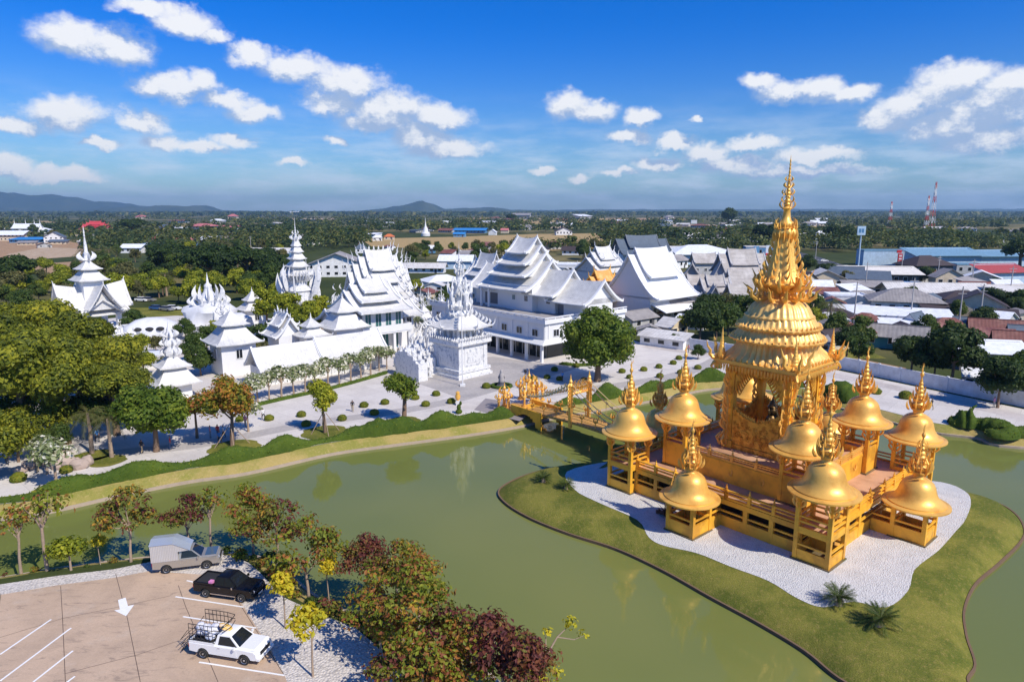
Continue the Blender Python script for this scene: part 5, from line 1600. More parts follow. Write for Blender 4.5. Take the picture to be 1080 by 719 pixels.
# --- hall with teal windows
th = thing('teal_window_hall', (-25.8,135.2,0), CR, 'white hall with tall teal windows and three stacked curved roofs', 'building')
mb = MB(); mb.box(-4.6,0,4.6,4.6,10,8.9); mb.box(-4.5,1.5,0,4.5,10,4.59); mb.box(-8.4,2,0,-4.61,9,6.6); mb.box(4.61,2,0,8.4,9,7.2); mb.build('wall', white, th)
mb = MB(); mb.box(-5.6,-1.6,3.9,5.6,1.49,4.2); mb.box(-5.6,-1.7,4.21,5.6,-1.45,5.6); mb.box(-5.6,-1.44,4.21,-5.35,1.4,5.6); mb.box(5.35,-1.44,4.21,5.6,1.4,5.6); mb.build('balcony', wing_, th)
for x in (-5.2,-1.7,1.7,5.2): 
    c_ = MB(); c_.box(x-.28,-1.4,0,x+.28,-.85,3.9); c_.build('column', wing_, th)
for i in range(4): window(th, -3.45+2.3*i, 0, 5.3, 1.25, 3.0, -PI/2, gm=teal)
for i in range(4): window(th, -3.45+2.3*i, 1.5, .3, 1.5, 3.2, -PI/2, gm=teal)
for i in range(2): window(th, -7.3+1.8*i, 2, 3.6, 1.3, 2.2, -PI/2, gm=teal); window(th, 5.7+1.6*i, 2, 3.9, 1.1, 2.2, -PI/2, gm=glass)
rooftier(th, 5.8, 7.0, 8.4, 12.0, tile_w, wing_, y0=5, sag=1.7, up=.3, bw=.4)
rooftier(th, 4.4, 4.8, 10.3, 13.2, tile_w, wing_, y0=5, sag=1.7, up=.3, bw=.4)
rooftier(th, 2.7, 3.1, 12.0, 14.4, tile_w, wing_, y0=5, sag=1.7, up=.3, bw=.4)
rooftier(th, 2.6, 5.2, 6.4, 9.0, tile_w, wing_, x0=-7.4, y0=5, sag=1.7, bw=.35)
rooftier(th, 2.4, 5.2, 6.9, 9.4, tile_w, wing_, x0=7.3, y0=5, sag=1.7, bw=.35)
# --- main temple
mt = thing('main_temple', (-32.6,166.5,0), CR, 'main white temple hall with many stepped roofs bristling with horn finials', 'temple'); mt.scale = (.78,.78,1)
mb = MB(); mb.box(-9.5,-6,0,9.5,6,7.5); mb.box(-12,-4,0,-9.51,4,6.5); mb.box(9.51,-4,0,12,4,6.5); mb.build('wall', orn, mt)
for i in range(7): window(mt, -8.1+2.7*i, -6, 2.5, .9, 3.2, -PI/2, gm=M('temple_glass', (.2,.24,.28), .2))
for L, hz, z_ in ((4.4,0,18.6),(6.6,0,16.9),(8.6,0,15.2),(10.4,0,13.4)):
    zr = z_; 
    rooftier(mt, L, 3.6, zr-4.6, zr, tile_w, orn, up=.4, horn=1.5, bw=.45, gable=True)
    rooftier(mt, L*.98, 6.2, zr-7.4, zr-3.4, tile_w, orn, sag=1.2, horn=1.2, bw=.4, gable=False)
    rooftier(mt, L*.96, 8.2, zr-9.6 if zr > 15 else zr-8.4, zr-6.2, tile_w, orn, sag=1.1, horn=1.1, bw=.4, gable=False)
mb = MB()
for i in range(13): mb.flame(-5+10*i/12, 0, 18.6, PI*(i%2), 1.2, .5, .15, .8)
for s_ in (-1,1):
    for k in range(6): mb.horn(s_*(5.3+1.5*k), 0, PI/2*(1-s_), [(0,18.4-1.0*k),(.5,19.0-1.0*k),(.4,19.8-k),(1.0,21.0-k)], [.2,.16,.12,.02])
    for k in range(5):
        for y in (-6,6): mb.flame(s_*(3+2.2*k), y, 9.2, 0 if s_ > 0 else PI, 1.6, .5, .2, .8)
mb.build('ridge_horns', orn, mt, smooth=60)
# --- gate of flames
gf = thing('flame_gate', (-51.0,162.5,0), CR, 'white gateway of giant curling flames around a tall tiered spire', 'gate')
mb = MB(); mb.lathe([(4.2,0),(4.2,1),(3.6,1.2),(3.4,5),(3.8,5.4),(2.8,6.5),(2.6,9),(3.0,9.4),(2.0,10.5),(1.8,13)], 16); mb.build('core', orn, gf, smooth=30)
mb = MB()
for k, (r_, z_) in enumerate(((2.9,13.0),(2.3,15.0),(1.8,16.8),(1.35,18.4),(1.0,19.8))):
    hiproof(mb, r_, r_, r_*.55, r_*.55, z_, z_+1.2, 1.4, up=.2)
    q = r_*.5; mb.box(-q,-q,z_+1.0,q,q,z_+2.1)
mb.build('tiered_roof', tile_w, gf, smooth=25)
mb = MB(); finial(mb, 0,0,21.0,1.5,fl=6); mb.build('spire', orn, gf, smooth=60)
mb = MB(); rg = random.Random(4)
for k in range(26):
    a = 2*PI*k/26; h = rg.uniform(4.5,8.5)
    mb.flame(3.4*math.cos(a), 3.4*math.sin(a), rg.uniform(3,9.5), a, h, .26, .62, .05, flat=.35, seg=8)
    mb.flame(4.2*math.cos(a+.2), 4.2*math.sin(a+.2), rg.uniform(0,3), a+.2, rg.uniform(4,6.5), .32, .55, .1, flat=.35, seg=8)
    mb.flame(2.2*math.cos(a+.1), 2.2*math.sin(a+.1), 11.5, a+.1, rg.uniform(2.5,4), .4, .35, .6)
mb.build('flames', orn, gf, smooth=60)

# --- ornate square chedi in front of the hall
ch = thing('ornate_shrine_tower', (-9.0,116.6,0), R(46), 'ornate white square shrine tower with winged figures and a slender ringed spire', 'shrine'); ch.scale = (.86,.86,1)
mb = MB(); mb.frust(0,0,0,.5,4.6,4.6,4.6,4.6); mb.frust(0,0,.5,1.0,4.3,4.3,4.1,4.1); mb.frust(0,0,1.0,1.5,4.35,4.35,4.35,4.35); mb.build('base', orn, ch)
mb = MB(); mb.box(-3.7,-3.7,1.5,3.7,3.7,5.4)
for s_ in (-1,1):
    for q_ in (-1,1): mb.box(s_*3.35-.5,q_*3.35-.5,1.5,s_*3.35+.5,q_*3.35+.5,5.45)
for f in range(4):
    T_ = Matrix.Rotation(f*PI/2,4,'Z'); mb.box(-2.2,-3.8,2.0,2.2,-3.701,5.0,T_); mb.box(-1.5,-3.9,2.5,1.5,-3.801,4.5,T_)
mb.build('body', orn, ch)
mb = MB(); mb.frust(0,0,5.4,5.75,3.9,3.9,4.5,4.5); mb.frust(0,0,5.75,6.6,4.5,4.5,4.4,4.4); mb.frust(0,0,6.6,6.75,3.6,3.6,3.6,3.6)
for f in range(4):
    mb.T = Matrix.Rotation(f*PI/2,4,'Z')
    for i in range(14): mb.flame(-4.3+8.6*i/13, -4.4, 6.4, -PI/2, .9, .4, .2, .7)
mb.T = None; mb.build('cornice', orn, ch)
mb = MB()
for f in range(4):
    mb.T = Matrix.Rotation(f*PI/2,4,'Z')
    for i in range(5): mb.box(-3.2+1.6*i-.22,-3.2,6.75,-3.2+1.6*i+.22,-2.8,8.4) if i < 4 else None
mb.T = None; mb.box(-2.0,-2.0,6.75,2.0,2.0,8.4); mb.build('open_storey', orn, ch)
mb = MB(); hiproof(mb, 4.7,4.7,1.9,1.9,8.3,10.4,1.5,up=.35); mb.build('main_roof', tile_w, ch, smooth=25)
mb = MB()
for f in range(4):
    A_ = f*PI/2+PI/4; mb.horn(0,0,A_,[(5.9,8.5),(6.6,8.6),(7.0,9.1),(7.1,9.8)],[.22,.2,.12,.02])
    mb.horn(0,0,A_+PI/4,[(4.3,8.6),(5.0,8.7),(5.3,9.2),(5.2,9.8)],[.2,.18,.1,.02])
    for k in range(5): mb.flame(4.4*(1-.12*k)*1.3*math.cos(A_), 4.4*(1-.12*k)*1.3*math.sin(A_), 8.7+.35*k, A_, 1.1, .4, .2, .8)
mb.build('roof_horns', orn, ch, smooth=60)
mb = MB(); mb.lathe([(2.0,10.2),(2.2,10.6),(1.5,11.2),(1.8,11.6),(1.9,12.0),(1.3,12.4),(1.2,13.2),(1.4,13.6),(1.2,14.2),(1.0,15.4),(1.2,15.8),(.7,16.4),(.6,17.2),(.8,17.5),(.4,18.0)], 12)
for k in range(12):
    a = k*PI/6
    for z_, r_, h in ((10.3,2.2,1.5),(11.8,2.1,1.6),(13.5,1.5,1.6),(15.5,1.0,1.4),(17.3,.6,1.1)): mb.flame(r_*math.cos(a+z_), r_*math.sin(a+z_), z_, a+z_, h, .28, .2, .3)
mb.build('upper_carving', orn, ch, smooth=60)
for k in range(4):                                  # winged guardians
    A_ = k*PI/2; g = MB(Matrix.Rotation(A_,4,'Z'))
    g.lathe([(.5,12.0),(.6,12.6),(.45,13.3),(.6,14.0),(.35,14.5),(.2,14.7),(.32,15.0),(.3,15.3),(.15,15.6),(.02,16.3)], 9, 1.9, 0)
    for s_ in (-1,1): g.tube([(1.9,s_*.5,14.0),(1.9,s_*1.1,14.4),(1.7,s_*1.5,15.3),(1.6,s_*1.6,16.2)], [.2,.3,.3,.03], 5); g.tube([(2.1,s_*.4,12.6),(2.6,s_*.5,12.2),(2.5,s_*.5,11.4)], [.22,.2,.12], 6)
    g.build('winged_figure', orn, ch, smooth=60)
mb = MB(); finial(mb, 0,0,17.8,1.35,fl=5); mb.build('spire', orn, ch, smooth=60)
fp = thing('flagpole', (*G(488,407),0), 0, 'tall thin white pole on a base in front of the ornate shrine tower', 'pole')
mb = MB(); mb.tube([(0,0,.3),(0,0,16.5)], [.1,.05], 7); mb.build('pole', wing_, fp); mb = MB(); mb.cb(0,0,0,.8,.8,.35); mb.build('base', wing_, fp)
# lean-to gate flights by the shrine
for k, (px, py, rz_) in enumerate(((443,392,CR-PI/2),(434,398,CR-PI/2))):
    t = thing('stair_gate', (*G(px,py),0), rz_, ('rear' if k == 0 else 'front')+' white humped wall of the stair gate left of the shrine tower', 'gate wall')
    mb = MB()
    for i in range(9):
        x = -3.6+.8*i; h = 4.8-1.9*abs((i-3)/5.5)**1.2+.2*math.sin(i*2.3)
        mb.box(x,-.9,0,x+.8,.9,h)
    mb.build('wall', orn, t)
    mb = MB()
    for i in range(8): mb.horn(-3.2+.9*i,0,-PI/2*(1 if i%2 else -1),[(0,4.6-.25*abs(i-3)),(.5,5.0-.25*abs(i-3)),(.6,5.8-.25*abs(i-3))],[.3,.25,.04])
    mb.ball(-3.8,0,2.0,1.1,1.0,1.3,8); mb.build('carving', orn, t, smooth=60)

# --- swirling sculpture group left of the shrine and between the temples
def sculpt(kind, seed):
    rg = random.Random(seed); mb = MB()
    if kind == 'chedi':
        hiproof(mb, 1.5,1.5,.7,.7,2.2,3.4,1.4,up=.2); mb.box(-1,-1,0,1,1,2.3); hiproof(mb, .95,.95,.3,.3,3.6,4.6,1.4,up=.15); mb.box(-.6,-.6,3.3,.6,.6,3.7); finial(mb,0,0,4.4,.9)
    elif kind == 'swirl':
        for k in range(11):
            a = rg.uniform(0,6.28); r_ = rg.uniform(.4,1.6)
            mb.horn(rg.uniform(-1,1), rg.uniform(-1,1), a, [(0,0),(r_*.6,.9),(r_,1.8),(r_*.7,2.6),(r_*1.3,3.4)], [.5,.45,.34,.2,.03], 6)
        for k in range(7):
            a = rg.uniform(0,6.28); mb.flame(rg.uniform(-1.2,1.2), rg.uniform(-1.2,1.2), rg.uniform(0,1), a, rg.uniform(1.5,3.5), .5, .35, .8)
        mb.ball(0,0,.7,1.6,1.4,1.0,8)
    elif kind == 'beast':
        mb.ball(0,0,1.5,1.7,.9,1.2,9); mb.ball(1.6,0,2.7,.75,.6,.75,8); mb.tube([(1.1,0,1.8),(1.6,0,2.4)],[.7,.6],8)
        mb.ball(2.25,0,2.45,.45,.35,.35,7)
        for sx in (-1.0,.9):
            for s_ in (-1,1): mb.tube([(sx,s_*.55,1.3),(sx+.15,s_*.65,.6),(sx+.1,s_*.65,0)],[.42,.28,.26],7)
        mb.tube([(-1.5,0,1.8),(-2.2,0,2.4),(-2.1,0,3.2),(-1.7,0,3.6)],[.25,.22,.2,.05],6)
        for k in range(8): mb.flame(1.3-.3*k, 0, 2.6-.05*k, PI, 1.1, .6, .2, .8)
        mb.box(-1.9,-1.1,-.3,2.1,1.1,.05)
    elif kind == 'post':
        mb.cb(0,0,0,.9,.9,1.6); mb.cb(0,0,1.6,1.1,1.1,.25); finial(mb,0,0,1.85,1.1,fl=5)
    elif kind == 'figure':
        mb.lathe([(.6,0),(.65,.3),(.4,.5),(.42,.8)],9); mb.lathe([(.32,.8),(.42,1.3),(.26,1.8),(.4,2.3),(.16,2.6),(.25,2.85),(.2,3.15),(.02,3.9)],9)
        for s_ in (-1,1): mb.tube([(s_*.3,0,2.3),(s_*.8,0,2.6),(s_*1.0,.1,3.3)],[.16,.14,.03],5)
        for k in range(5): mb.flame(0,.2,1.6,PI*k/4,1.8,.6,.2,.8)
    return mb.build({'chedi':'small_chedi','swirl':'swirling_sculpture','beast':'beast_statue','post':'ringed_post','figure':'flame_figure'}[kind], orn, smooth=60)
SC = {}
for kd in ('chedi','swirl','beast','post','figure'):
    SC[kd] = [sculpt(kd, s) for s in ((1,2,3) if kd == 'swirl' else (1,))]
sci = {}
def put(kind, px, py, s, label, rz=None, z=0):
    i = sci.get(kind, 0); sci[kind] = i+1
    lst = SC[kind]
    o = lst[i % len(lst)]
    if i >= len(lst):
        o = o.copy(); col.objects.link(o)
    o.location = (*G(px, py), z); o.rotation_euler = (0,0,rnd.uniform(0,6.28) if rz is None else rz); o.scale = (s,)*3
    tag(o, label, {'chedi':'small shrine','swirl':'sculpture','beast':'statue','post':'post','figure':'statue'}[kind], 'white temple sculptures' )
S1 = 'white sculpture of curling flames in the crowded court left of the shrine tower'
for px, py, s in ((441,372,1.1),(452,374,1.2),(460,368,1.3),(448,360,1.2),(437,362,1.0),(463,379,1.0),(470,371,1.1),(455,352,1.1),(443,349,1.0),(466,357,1.3),(433,352,.9),(474,362,1.1),(428,362,.9),(459,343,1.0),(447,340,.9)):
    put('swirl', px, py, s, S1)
S2 = 'white curling sculpture on the pond bridge between the flame gate and the main temple'
for px, py, s in ((338,345,1.1),(345,340,1.1),(352,343,1.2),(358,338,1.1),(365,341,1.1),(350,333,1.0),(342,331,1.0),(362,329,1.1),(371,334,1.1),(376,341,1.0),(366,322,1.0),(356,323,1.0),(330,338,1.1),(384,336,.9)):
    put('swirl', px, py, s, S2)
for px, py, s, lb in ((447,345,1.1,'small white tiered shrine in the middle of the sculpture court'),(434,341,.9,'small white tiered shrine beside the right wing of the teal-windowed hall'),
    (466,341,1.3,'small white tiered shrine closest behind the ornate shrine tower'),(326,361,1.25,'white ringed shrine with raised wings behind the gallery, in front of the yellow trees'),
    (428,352,.8,'small white shrine at the foot of the teal-windowed hall balcony')):
    put('chedi', px, py, s, lb, CR)
put('beast', 449, 396, .8, 'white beast statue guarding the foot of the stair gate', -1.2); put('beast', 392, 352, .9, 'white beast statue beside the left wing of the teal-windowed hall', -1)
S3 = 'white ringed post in the row by the main temple steps'
for px, py, s in ((424,322,1),(430,325,1),(437,327,1),(444,324,1),(420,317,1),(413,330,1),(452,322,1),(460,327,1)):
    put('post', px, py, s*1.1, S3)
S4 = 'white figure with raised arms on a pedestal in the sculpture court'
for px, py, s in ((478,350,1.1),(456,362,1),(470,345,1),(440,356,.9),(426,345,1),(386,327,1),(376,325,1)):
    put('figure', px, py, s, S4)
# stupa among the trees at the left (roofed shrine with ringed top)
t = thing('white_stupa', (-51.8,101.5,0), CR, 'white shrine with two pyramid roofs and a bulbous tiered top among the left trees', 'shrine')
mb = MB(); mb.box(-2,-2,0,2,2,3.4); mb.build('body', white, t)
mb = MB(); hiproof(mb, 3.3,3.3,1.5,1.5,2.4,4.6,1.4,up=.12); mb.build('lower_roof', tile_w, t, smooth=25)
mb = MB(); mb.box(-1.2,-1.2,4.3,1.2,1.2,5.0); hiproof(mb, 2.3,2.3,.7,.7,4.9,6.2,1.4,up=.1); mb.build('upper_roof', tile_w, t, smooth=25)
mb = MB(); mb.lathe([(.7,6.1),(1.0,6.7),(1.1,7.2),(.8,7.7),(.9,8.0),(1.0,8.5),(.6,9.0),(.7,9.3),(.6,9.8),(.35,10.1),(.4,10.4),(.2,10.8),(.02,12.0)], 12)
for k in range(8):
    a = k*PI/4
    for z_, r_ in ((6.4,.9),(7.9,.8),(9.2,.6)): mb.flame(r_*math.cos(a+z_), r_*math.sin(a+z_), z_, a+z_, 1.2, .5, .22, .8)
mb.build('top', orn, t, smooth=60)

# --- left bell pavilion with crossed gables and spire
lt = thing('crossed_gable_pavilion', (-99.5,160.5,0), R(52), 'white open pavilion with crossed gables, two square roofs and a tall spire at the left', 'pavilion')
mb = MB()
for sx in (-1,1):
    for sy in (-1,1): mb.box(sx*4-.5,sy*4-.5,0,sx*4+.5,sy*4+.5,6)
mb.box(-2.2,-2.2,5,2.2,2.2,13); mb.build('column', white, lt)
mb = MB(); mb.box(-5.5,-5.5,0,5.5,5.5,.8); mb.box(-2.4,-5.3,.8,2.4,5.3,1.0); mb.build('base', white, lt)
for rz_ in (0, PI/2):
    sub = MB(Matrix.Rotation(rz_,4,'Z')); groof(sub, 7.4, 3.6, 5.4, 10.4, .3, 1.3, up=1.0); barge(sub, 7.42, 3.6, 5.45, 10.45, 1.3, .5, up=1.0, horn=.8); 
    for s_ in (-1,1): gable_wall(sub, s_*5.6, 3.6, 5.4, 10.4, 5.4, 1.3)
    sub.build('crossed_roof', tile_w, lt, smooth=30)
    sub = MB(Matrix.Rotation(rz_,4,'Z')); groof(sub, 6.2, 5.2, 4.2, 7.4, .3, 1.2, up=.5); barge(sub, 6.22, 5.2, 4.25, 7.45, 1.2, .4, up=.5); sub.build('lower_roof', tile_w, lt, smooth=30)
mb = MB(); hiproof(mb, 3.4,3.4,1.6,1.6,12.0,14.0,1.4,up=.15); mb.box(-1.4,-1.4,13.8,1.4,1.4,14.8); hiproof(mb, 2.4,2.4,.5,.5,14.6,16.4,1.3,up=.1); mb.build('square_roof', tile_w, lt, smooth=25)
mb = MB()
mb.lathe([(.6,16.2),(.9,16.6),(.6,17.2),(.5,18),(.62,18.3),(.4,18.6),(.36,20.0),(.14,22.0),(.22,22.3),(.1,22.6),(.2,23.0),(.02,24.5)], 10)
for k in range(4): mb.flame(.5*math.cos(k*PI/2), .5*math.sin(k*PI/2), 16.4, k*PI/2, 2.3, .6, .5, .5)
mb.build('spire', orn, lt, smooth=60)
# terraces and steps in front of it
tr_ = thing('white_stair_terrace', (-84.5,151,0), R(40), 'white stepped terrace with balustrades right of the crossed-gable pavilion', 'terrace')
mb = MB()
for i in range(6): mb.box(-7+i*1.0,-6+i*.7,i*.45,7-i*1.2,6-i*.5,(i+1)*.45)
mb.build('steps', white, tr_)
mb = MB()
for y in (-5,0,5):
    for i in range(6): mb.cb(-6+2.4*i, y, .4, .4,.4,3.0-.2*i); 
    mb.box(-6,y-.15,1.8,6,y+.15,2.2)
mb.build('balustrade', wing_, tr_)
# --- crown shrine and draped blocks
t = thing('crown_shrine', (-71.5,160,0), CR, 'white shrine topped by a crown of flames above a block wrapped in white sheets', 'shrine')
mb = MB(); vs0 = len(mb.v); mb.lathe([(6.5,0),(6.6,2),(6.0,3.2),(6.2,5.0),(5.4,6.0),(4.6,6.3)], 22, fn=lambda a,r,z: .92+.10*math.sin(5*a+z)+.05*math.sin(11*a-z*2)); mb.build('wrapped_base', M('white_sheeting', (.62,.63,.66), .7, var=.15, scale=.8, bump=.8, bs=1.2), t, smooth=50)
mb = MB(); mb.lathe([(2.6,6.2),(2.4,6.8),(2.7,7.4),(1.8,8.0),(1.6,8.6),(1.0,9.4),(.8,10.4),(.9,10.8),(.3,11.4),(.02,13.8)], 14)
for k in range(10):
    a = k*PI/5; mb.flame(1.9*math.cos(a), 1.9*math.sin(a), 7.0, a, 4.0, .4, .5, .5, seg=8); mb.flame(3.2*math.cos(a+.3), 3.2*math.sin(a+.3), 6.0, a+.3, 2.6, .5, .4, .8)
mb.build('crown', orn, t, smooth=60)
t = thing('wrapped_block', (-62.5,152.5,0), CR, 'low block wrapped in white sheets right of the crown shrine', 'covered sculpture')
mb = MB(); mb.lathe([(4.0,0),(4.1,2),(3.6,4.2),(2.0,5.2)], 18, fn=lambda a,r,z: .9+.14*math.sin(4*a+z)+.06*math.sin(9*a)); mb.build('sheeting', M('white_sheeting', ()), t, smooth=50)
mb = MB(); finial(mb,-2.5,1,5.0,1.6,fl=6); mb.build('ringed_spire', orn, t)
tower(-64.5,168.5,1,'small white pavilion with a pointed roof and spire behind the wrapped block',4.0,6.2,8.6,3.4)
t = thing('dragon_boat_sculpture', (-80.5,150.5,0), R(15), 'pale grey covered sculpture with dark openings left of the crown shrine', 'sculpture')
mb = MB(); mb.lathe([(5.2,0),(5.4,1.4),(4.6,3.0),(2.6,4.2),(1.0,4.6)], 18, fn=lambda a,r,z: (1.15 if abs(math.cos(a)) > .7 else .72)+.08*math.sin(7*a+z)); mb.build('cover', M('white_sheeting', ()), t, smooth=50)
mb = MB()
for x in (-2.2,.2,2.4): mb.ball(x,-3.2,2.5,.9,.8,.45,7)
mb.build('opening', dark, t)
# --- small gabled halls behind the big one
def thaihall(x, y, rz, label, L, hw, ze, zr, mat, trim, tiers=2, wallm=None, horn=.8, name='thai_style_hall', cat='building', wins=4, lower=True):
    t = thing(name, (x,y,0), rz, label, cat)
    mb = MB(); mb.box(-L+.8,-hw*.72,0,L-.8,hw*.72,ze+.3); mb.build('wall', wallm or white, t)
    for k in range(tiers):
        f = 1-k/(tiers+.6)
        rooftier(t, L*f, hw*f, ze+(zr-ze)*(1-f)*.9, zr-(zr-ze)*.22*(tiers-1-k), mat, trim, up=.3, horn=horn, bw=.4)
    for i in range(wins): window(t, -L*.7+L*1.4*i/max(1,wins-1), -hw*.72, ze*.35, 1.1, 1.3, -PI/2)
    return t
thaihall(-7.0,204,CH,'small white gabled hall with two roof tiers behind the left side of the big hall',8,6,7,15.5,tile_w,wing_,3)
thaihall(36.8,182.5,CR,'tall white hall with one vast sweeping double roof at the centre right',9.3,9.6,6.0,16.6,M('bright_white_roof', (.84,.84,.85), .45, var=.03),wing_,1,wins=2)
t_ = [o for o in bpy.data.objects if o.get('label','').startswith('tall white hall with one vast')][0]
rooftier(t_, 6.6, 5.6, 11.2, 18.3, M('bright_white_roof', ()), wing_, up=.2, bw=.35)
mb = MB(); mb.add([(-8,-11.5,3.0),(8.5,-11.5,3.0),(8.5,-6.95,4.6),(-8,-6.95,4.6),(-8,-11.5,2.8),(8.5,-11.5,2.8),(8.5,-6.95,4.4),(-8,-6.95,4.4)],[(0,1,2,3),(4,7,6,5),(0,4,5,1),(1,5,6,2),(2,6,7,3),(3,7,4,0)]); mb.build('lean_to_roof', M('bright_white_roof', ()), t_)
goldroof = M('gold_roof', (.72,.36,.09), .5, .1, var=.12, scale=1, c2=(.85,.50,.18), s2=.8)
thaihall(24.5,186,CR,'orange-gold tiered hall beside the tall white hall',7,7,4.5,12.0,goldroof,goldo,3,wallm=goldw,horn=1.2)
thaihall(30.5,232,CR,'ornate white temple roof bristling with finials behind the gold hall',8,7,8,16,tile_w,orn,3,horn=1.6)
# ---------------------------------------------------------------- town
def colm(n, c, **k): return M(n, c, k.pop('rough', .7), var=k.pop('var', .16), fine=k.pop('fine', .9), **k)
W_white = colm('wall_white', (.74,.74,.74)); W_cream = colm('wall_cream', (.62,.52,.38)); W_blue = colm('wall_blue', (.10,.26,.45)); W_grey = colm('wall_grey', (.40,.40,.40)); W_teal = colm('wall_teal', (.08,.30,.30)); W_dark = colm('wall_dark', (.06,.06,.07)); W_lb = colm('wall_lightblue', (.42,.55,.68))
tin = colm('roof_tin_pale', (.62,.60,.58), c2=(.48,.45,.42), f2=(.45,.7), s2=.12, rib=(0,.8,.05)); tind = colm('roof_fibre_grey', (.27,.25,.245), c2=(.38,.35,.33), f2=(.4,.7), s2=.15, rib=(0,.8,.06))
rred = colm('roof_red', (.38,.06,.06), rib=(0,.8,.05)); rbrown = colm('roof_rust', (.20,.07,.055), c2=(.28,.13,.10), s2=.3, rib=(0,.7,.07)); rblue = colm('roof_blue', (.03,.22,.55), rib=(0,.8,.05)); rorange = colm('roof_orange', (.60,.16,.05)); rpink = colm('roof_pink', (.50,.16,.16)); rslate = colm('roof_slate', (.09,.12,.16)); rdark = colm('roof_dark', (.05,.035,.035)); rgw = colm('roof_greywhite', (.72,.74,.78)); rbg = colm('roof_bluegrey', (.16,.30,.42), rib=(0,1.5,.04)); rthai = colm('roof_weathered', (.36,.33,.31), c2=(.46,.43,.41), f2=(.4,.65), s2=.25, rib=(1,.7,.05))
bamboo = colm('bamboo_wall', (.22,.19,.17), rib=(0,.45,.25))
occ = []                                     # footprints to keep trees away from
def house(px, py, wp, hp, kind, wm, rm, label, rz=None, dep=.7, rf=.4, name='house', cat='building', ov=.06, wins=True, group=None):
    "base centre of the near wall at photo (px, py); wp, hp width and height there in photo pixels"
    x, y = G(px, py); k = FP/(y*.982+5.2)
    W = wp/k; Hh = hp/k*1.03; D = W*dep
    rz = math.atan2(-x, y)*.0 + (R(rnd.uniform(-12,12)) if rz is None else R(rz))
    t = thing(name, (x-math.sin(rz)*D/2, y+math.cos(rz)*D/2, 0), rz, label, cat, group)
    occ.append((x-math.sin(rz)*D/2, y+math.cos(rz)*D/2, max(W,D)*.62))
    he = Hh*(1-rf)
    a, b = W/2, D/2; o = W*ov
    mb = MB(); mb.box(-a,-b,-.05,a,b,he)
    if kind == 'gable':
        mb.add([(-a,-b,he),(-a,b,he),(-a,0,Hh-.15),(a,-b,he),(a,b,he),(a,0,Hh-.15)], [(0,2,1),(3,4,5),(0,3,5,2),(1,2,5,4)])
    elif kind == 'gablef':
        mb.add([(-a,-b,he),(a,-b,he),(0,-b,Hh-.15),(-a,b,he),(a,b,he),(0,b,Hh-.15)], [(0,1,2),(3,5,4),(0,2,5,3),(1,4,5,2)])
    mb.build('wall', wm, t)
    r = MB(); th = max(.12, .004*W)
    if kind == 'gable':
        q = [(-b-o, he-(Hh-he)*o/b), (0, Hh), (b+o, he-(Hh-he)*o/b)]
        for s_ in (0,1):
            (y0,z0),(y1,z1) = q[s_], q[s_+1]
            r.add([(-a-o,y0,z0),(a+o,y0,z0),(a+o,y1,z1),(-a-o,y1,z1),(-a-o,y0,z0-th),(a+o,y0,z0-th),(a+o,y1,z1-th),(-a-o,y1,z1-th)], [(0,1,2,3),(4,7,6,5),(0,4,5,1),(1,5,6,2),(2,6,7,3),(3,7,4,0)])
    elif kind == 'gablef':
        q = [(-a-o, he-(Hh-he)*o/a), (0, Hh), (a+o, he-(Hh-he)*o/a)]
        for s_ in (0,1):
            (y0,z0),(y1,z1) = q[s_], q[s_+1]
            r.add([(y0,-b-o,z0),(y1,-b-o,z1),(y1,b+o,z1),(y0,b+o,z0),(y0,-b-o,z0-th),(y1,-b-o,z1-th),(y1,b+o,z1-th),(y0,b+o,z0-th)], [(0,1,2,3),(4,7,6,5),(0,4,5,1),(1,5,6,2),(2,6,7,3),(3,7,4,0)])
    elif kind == 'hip':
        hiproof(r, a+o, b+o, max(.05,a-b), .05, he, Hh, 1.0, th=th)
    elif kind == 'shed':
        r.add([(-a-o,-b-o,he),(a+o,-b-o,he),(a+o,b+o,Hh),(-a-o,b+o,Hh),(-a-o,-b-o,he-th),(a+o,-b-o,he-th),(a+o,b+o,Hh-th),(-a-o,b+o,Hh-th)], [(0,1,2,3),(4,7,6,5),(0,4,5,1),(1,5,6,2),(2,6,7,3),(3,7,4,0)])
        mb2 = MB(); mb2.add([(-a,-b+.1,he-.02),(a,-b+.1,he-.02),(a,b,Hh-.2),(-a,b,Hh-.2),(-a,b,he-.02),(a,b,he-.02)], [(0,3,4),(1,5,2),(3,2,5,4)]); mb2.build('upper_wall', wm, t)
    elif kind == 'flat':
        r.box(-a-.1,-b-.1,he+.01,a+.1,b+.1,he+.25); 
        for q in ((-a,-b-.1,a,-b+.2),(-a,b-.2,a,b+.1),(-a-.1,-b,-a+.2,b),(a-.2,-b,a+.1,b)): r.box(q[0],q[1],he+.26,q[2],q[3],he+.26+max(.3,.05*Hh))
    r.build('roof', rm, t)
    if kind in ('gable','hip') and wp > 14 and kind == 'gable':
        q_ = MB(); q_.box(-a-o,-.12,Hh-.02,a+o,.12,Hh+.1); q_.build('ridge_cap', rm, t)
    if wins and wp > 9 and wm is not W_lb:
        n = max(2, min(8, int(W/3.2))); fl = 2 if he > 5.2 else 1
        for f in range(fl):
            for i in range(n):
                if he < 1.5: continue
                window(t, -a+W*(i+.5)/n, -b, he/fl*f+he/fl*.35, min(1.4, W/n*.55), he/fl*.4, -PI/2, d=.06)
        if he > 2:
            d = MB(); d.box(a*.55,-b-.06,0,a*.55+1.0,-b-.001,min(2.1,he*.8)); d.build('door', W_dark, t)
    return t
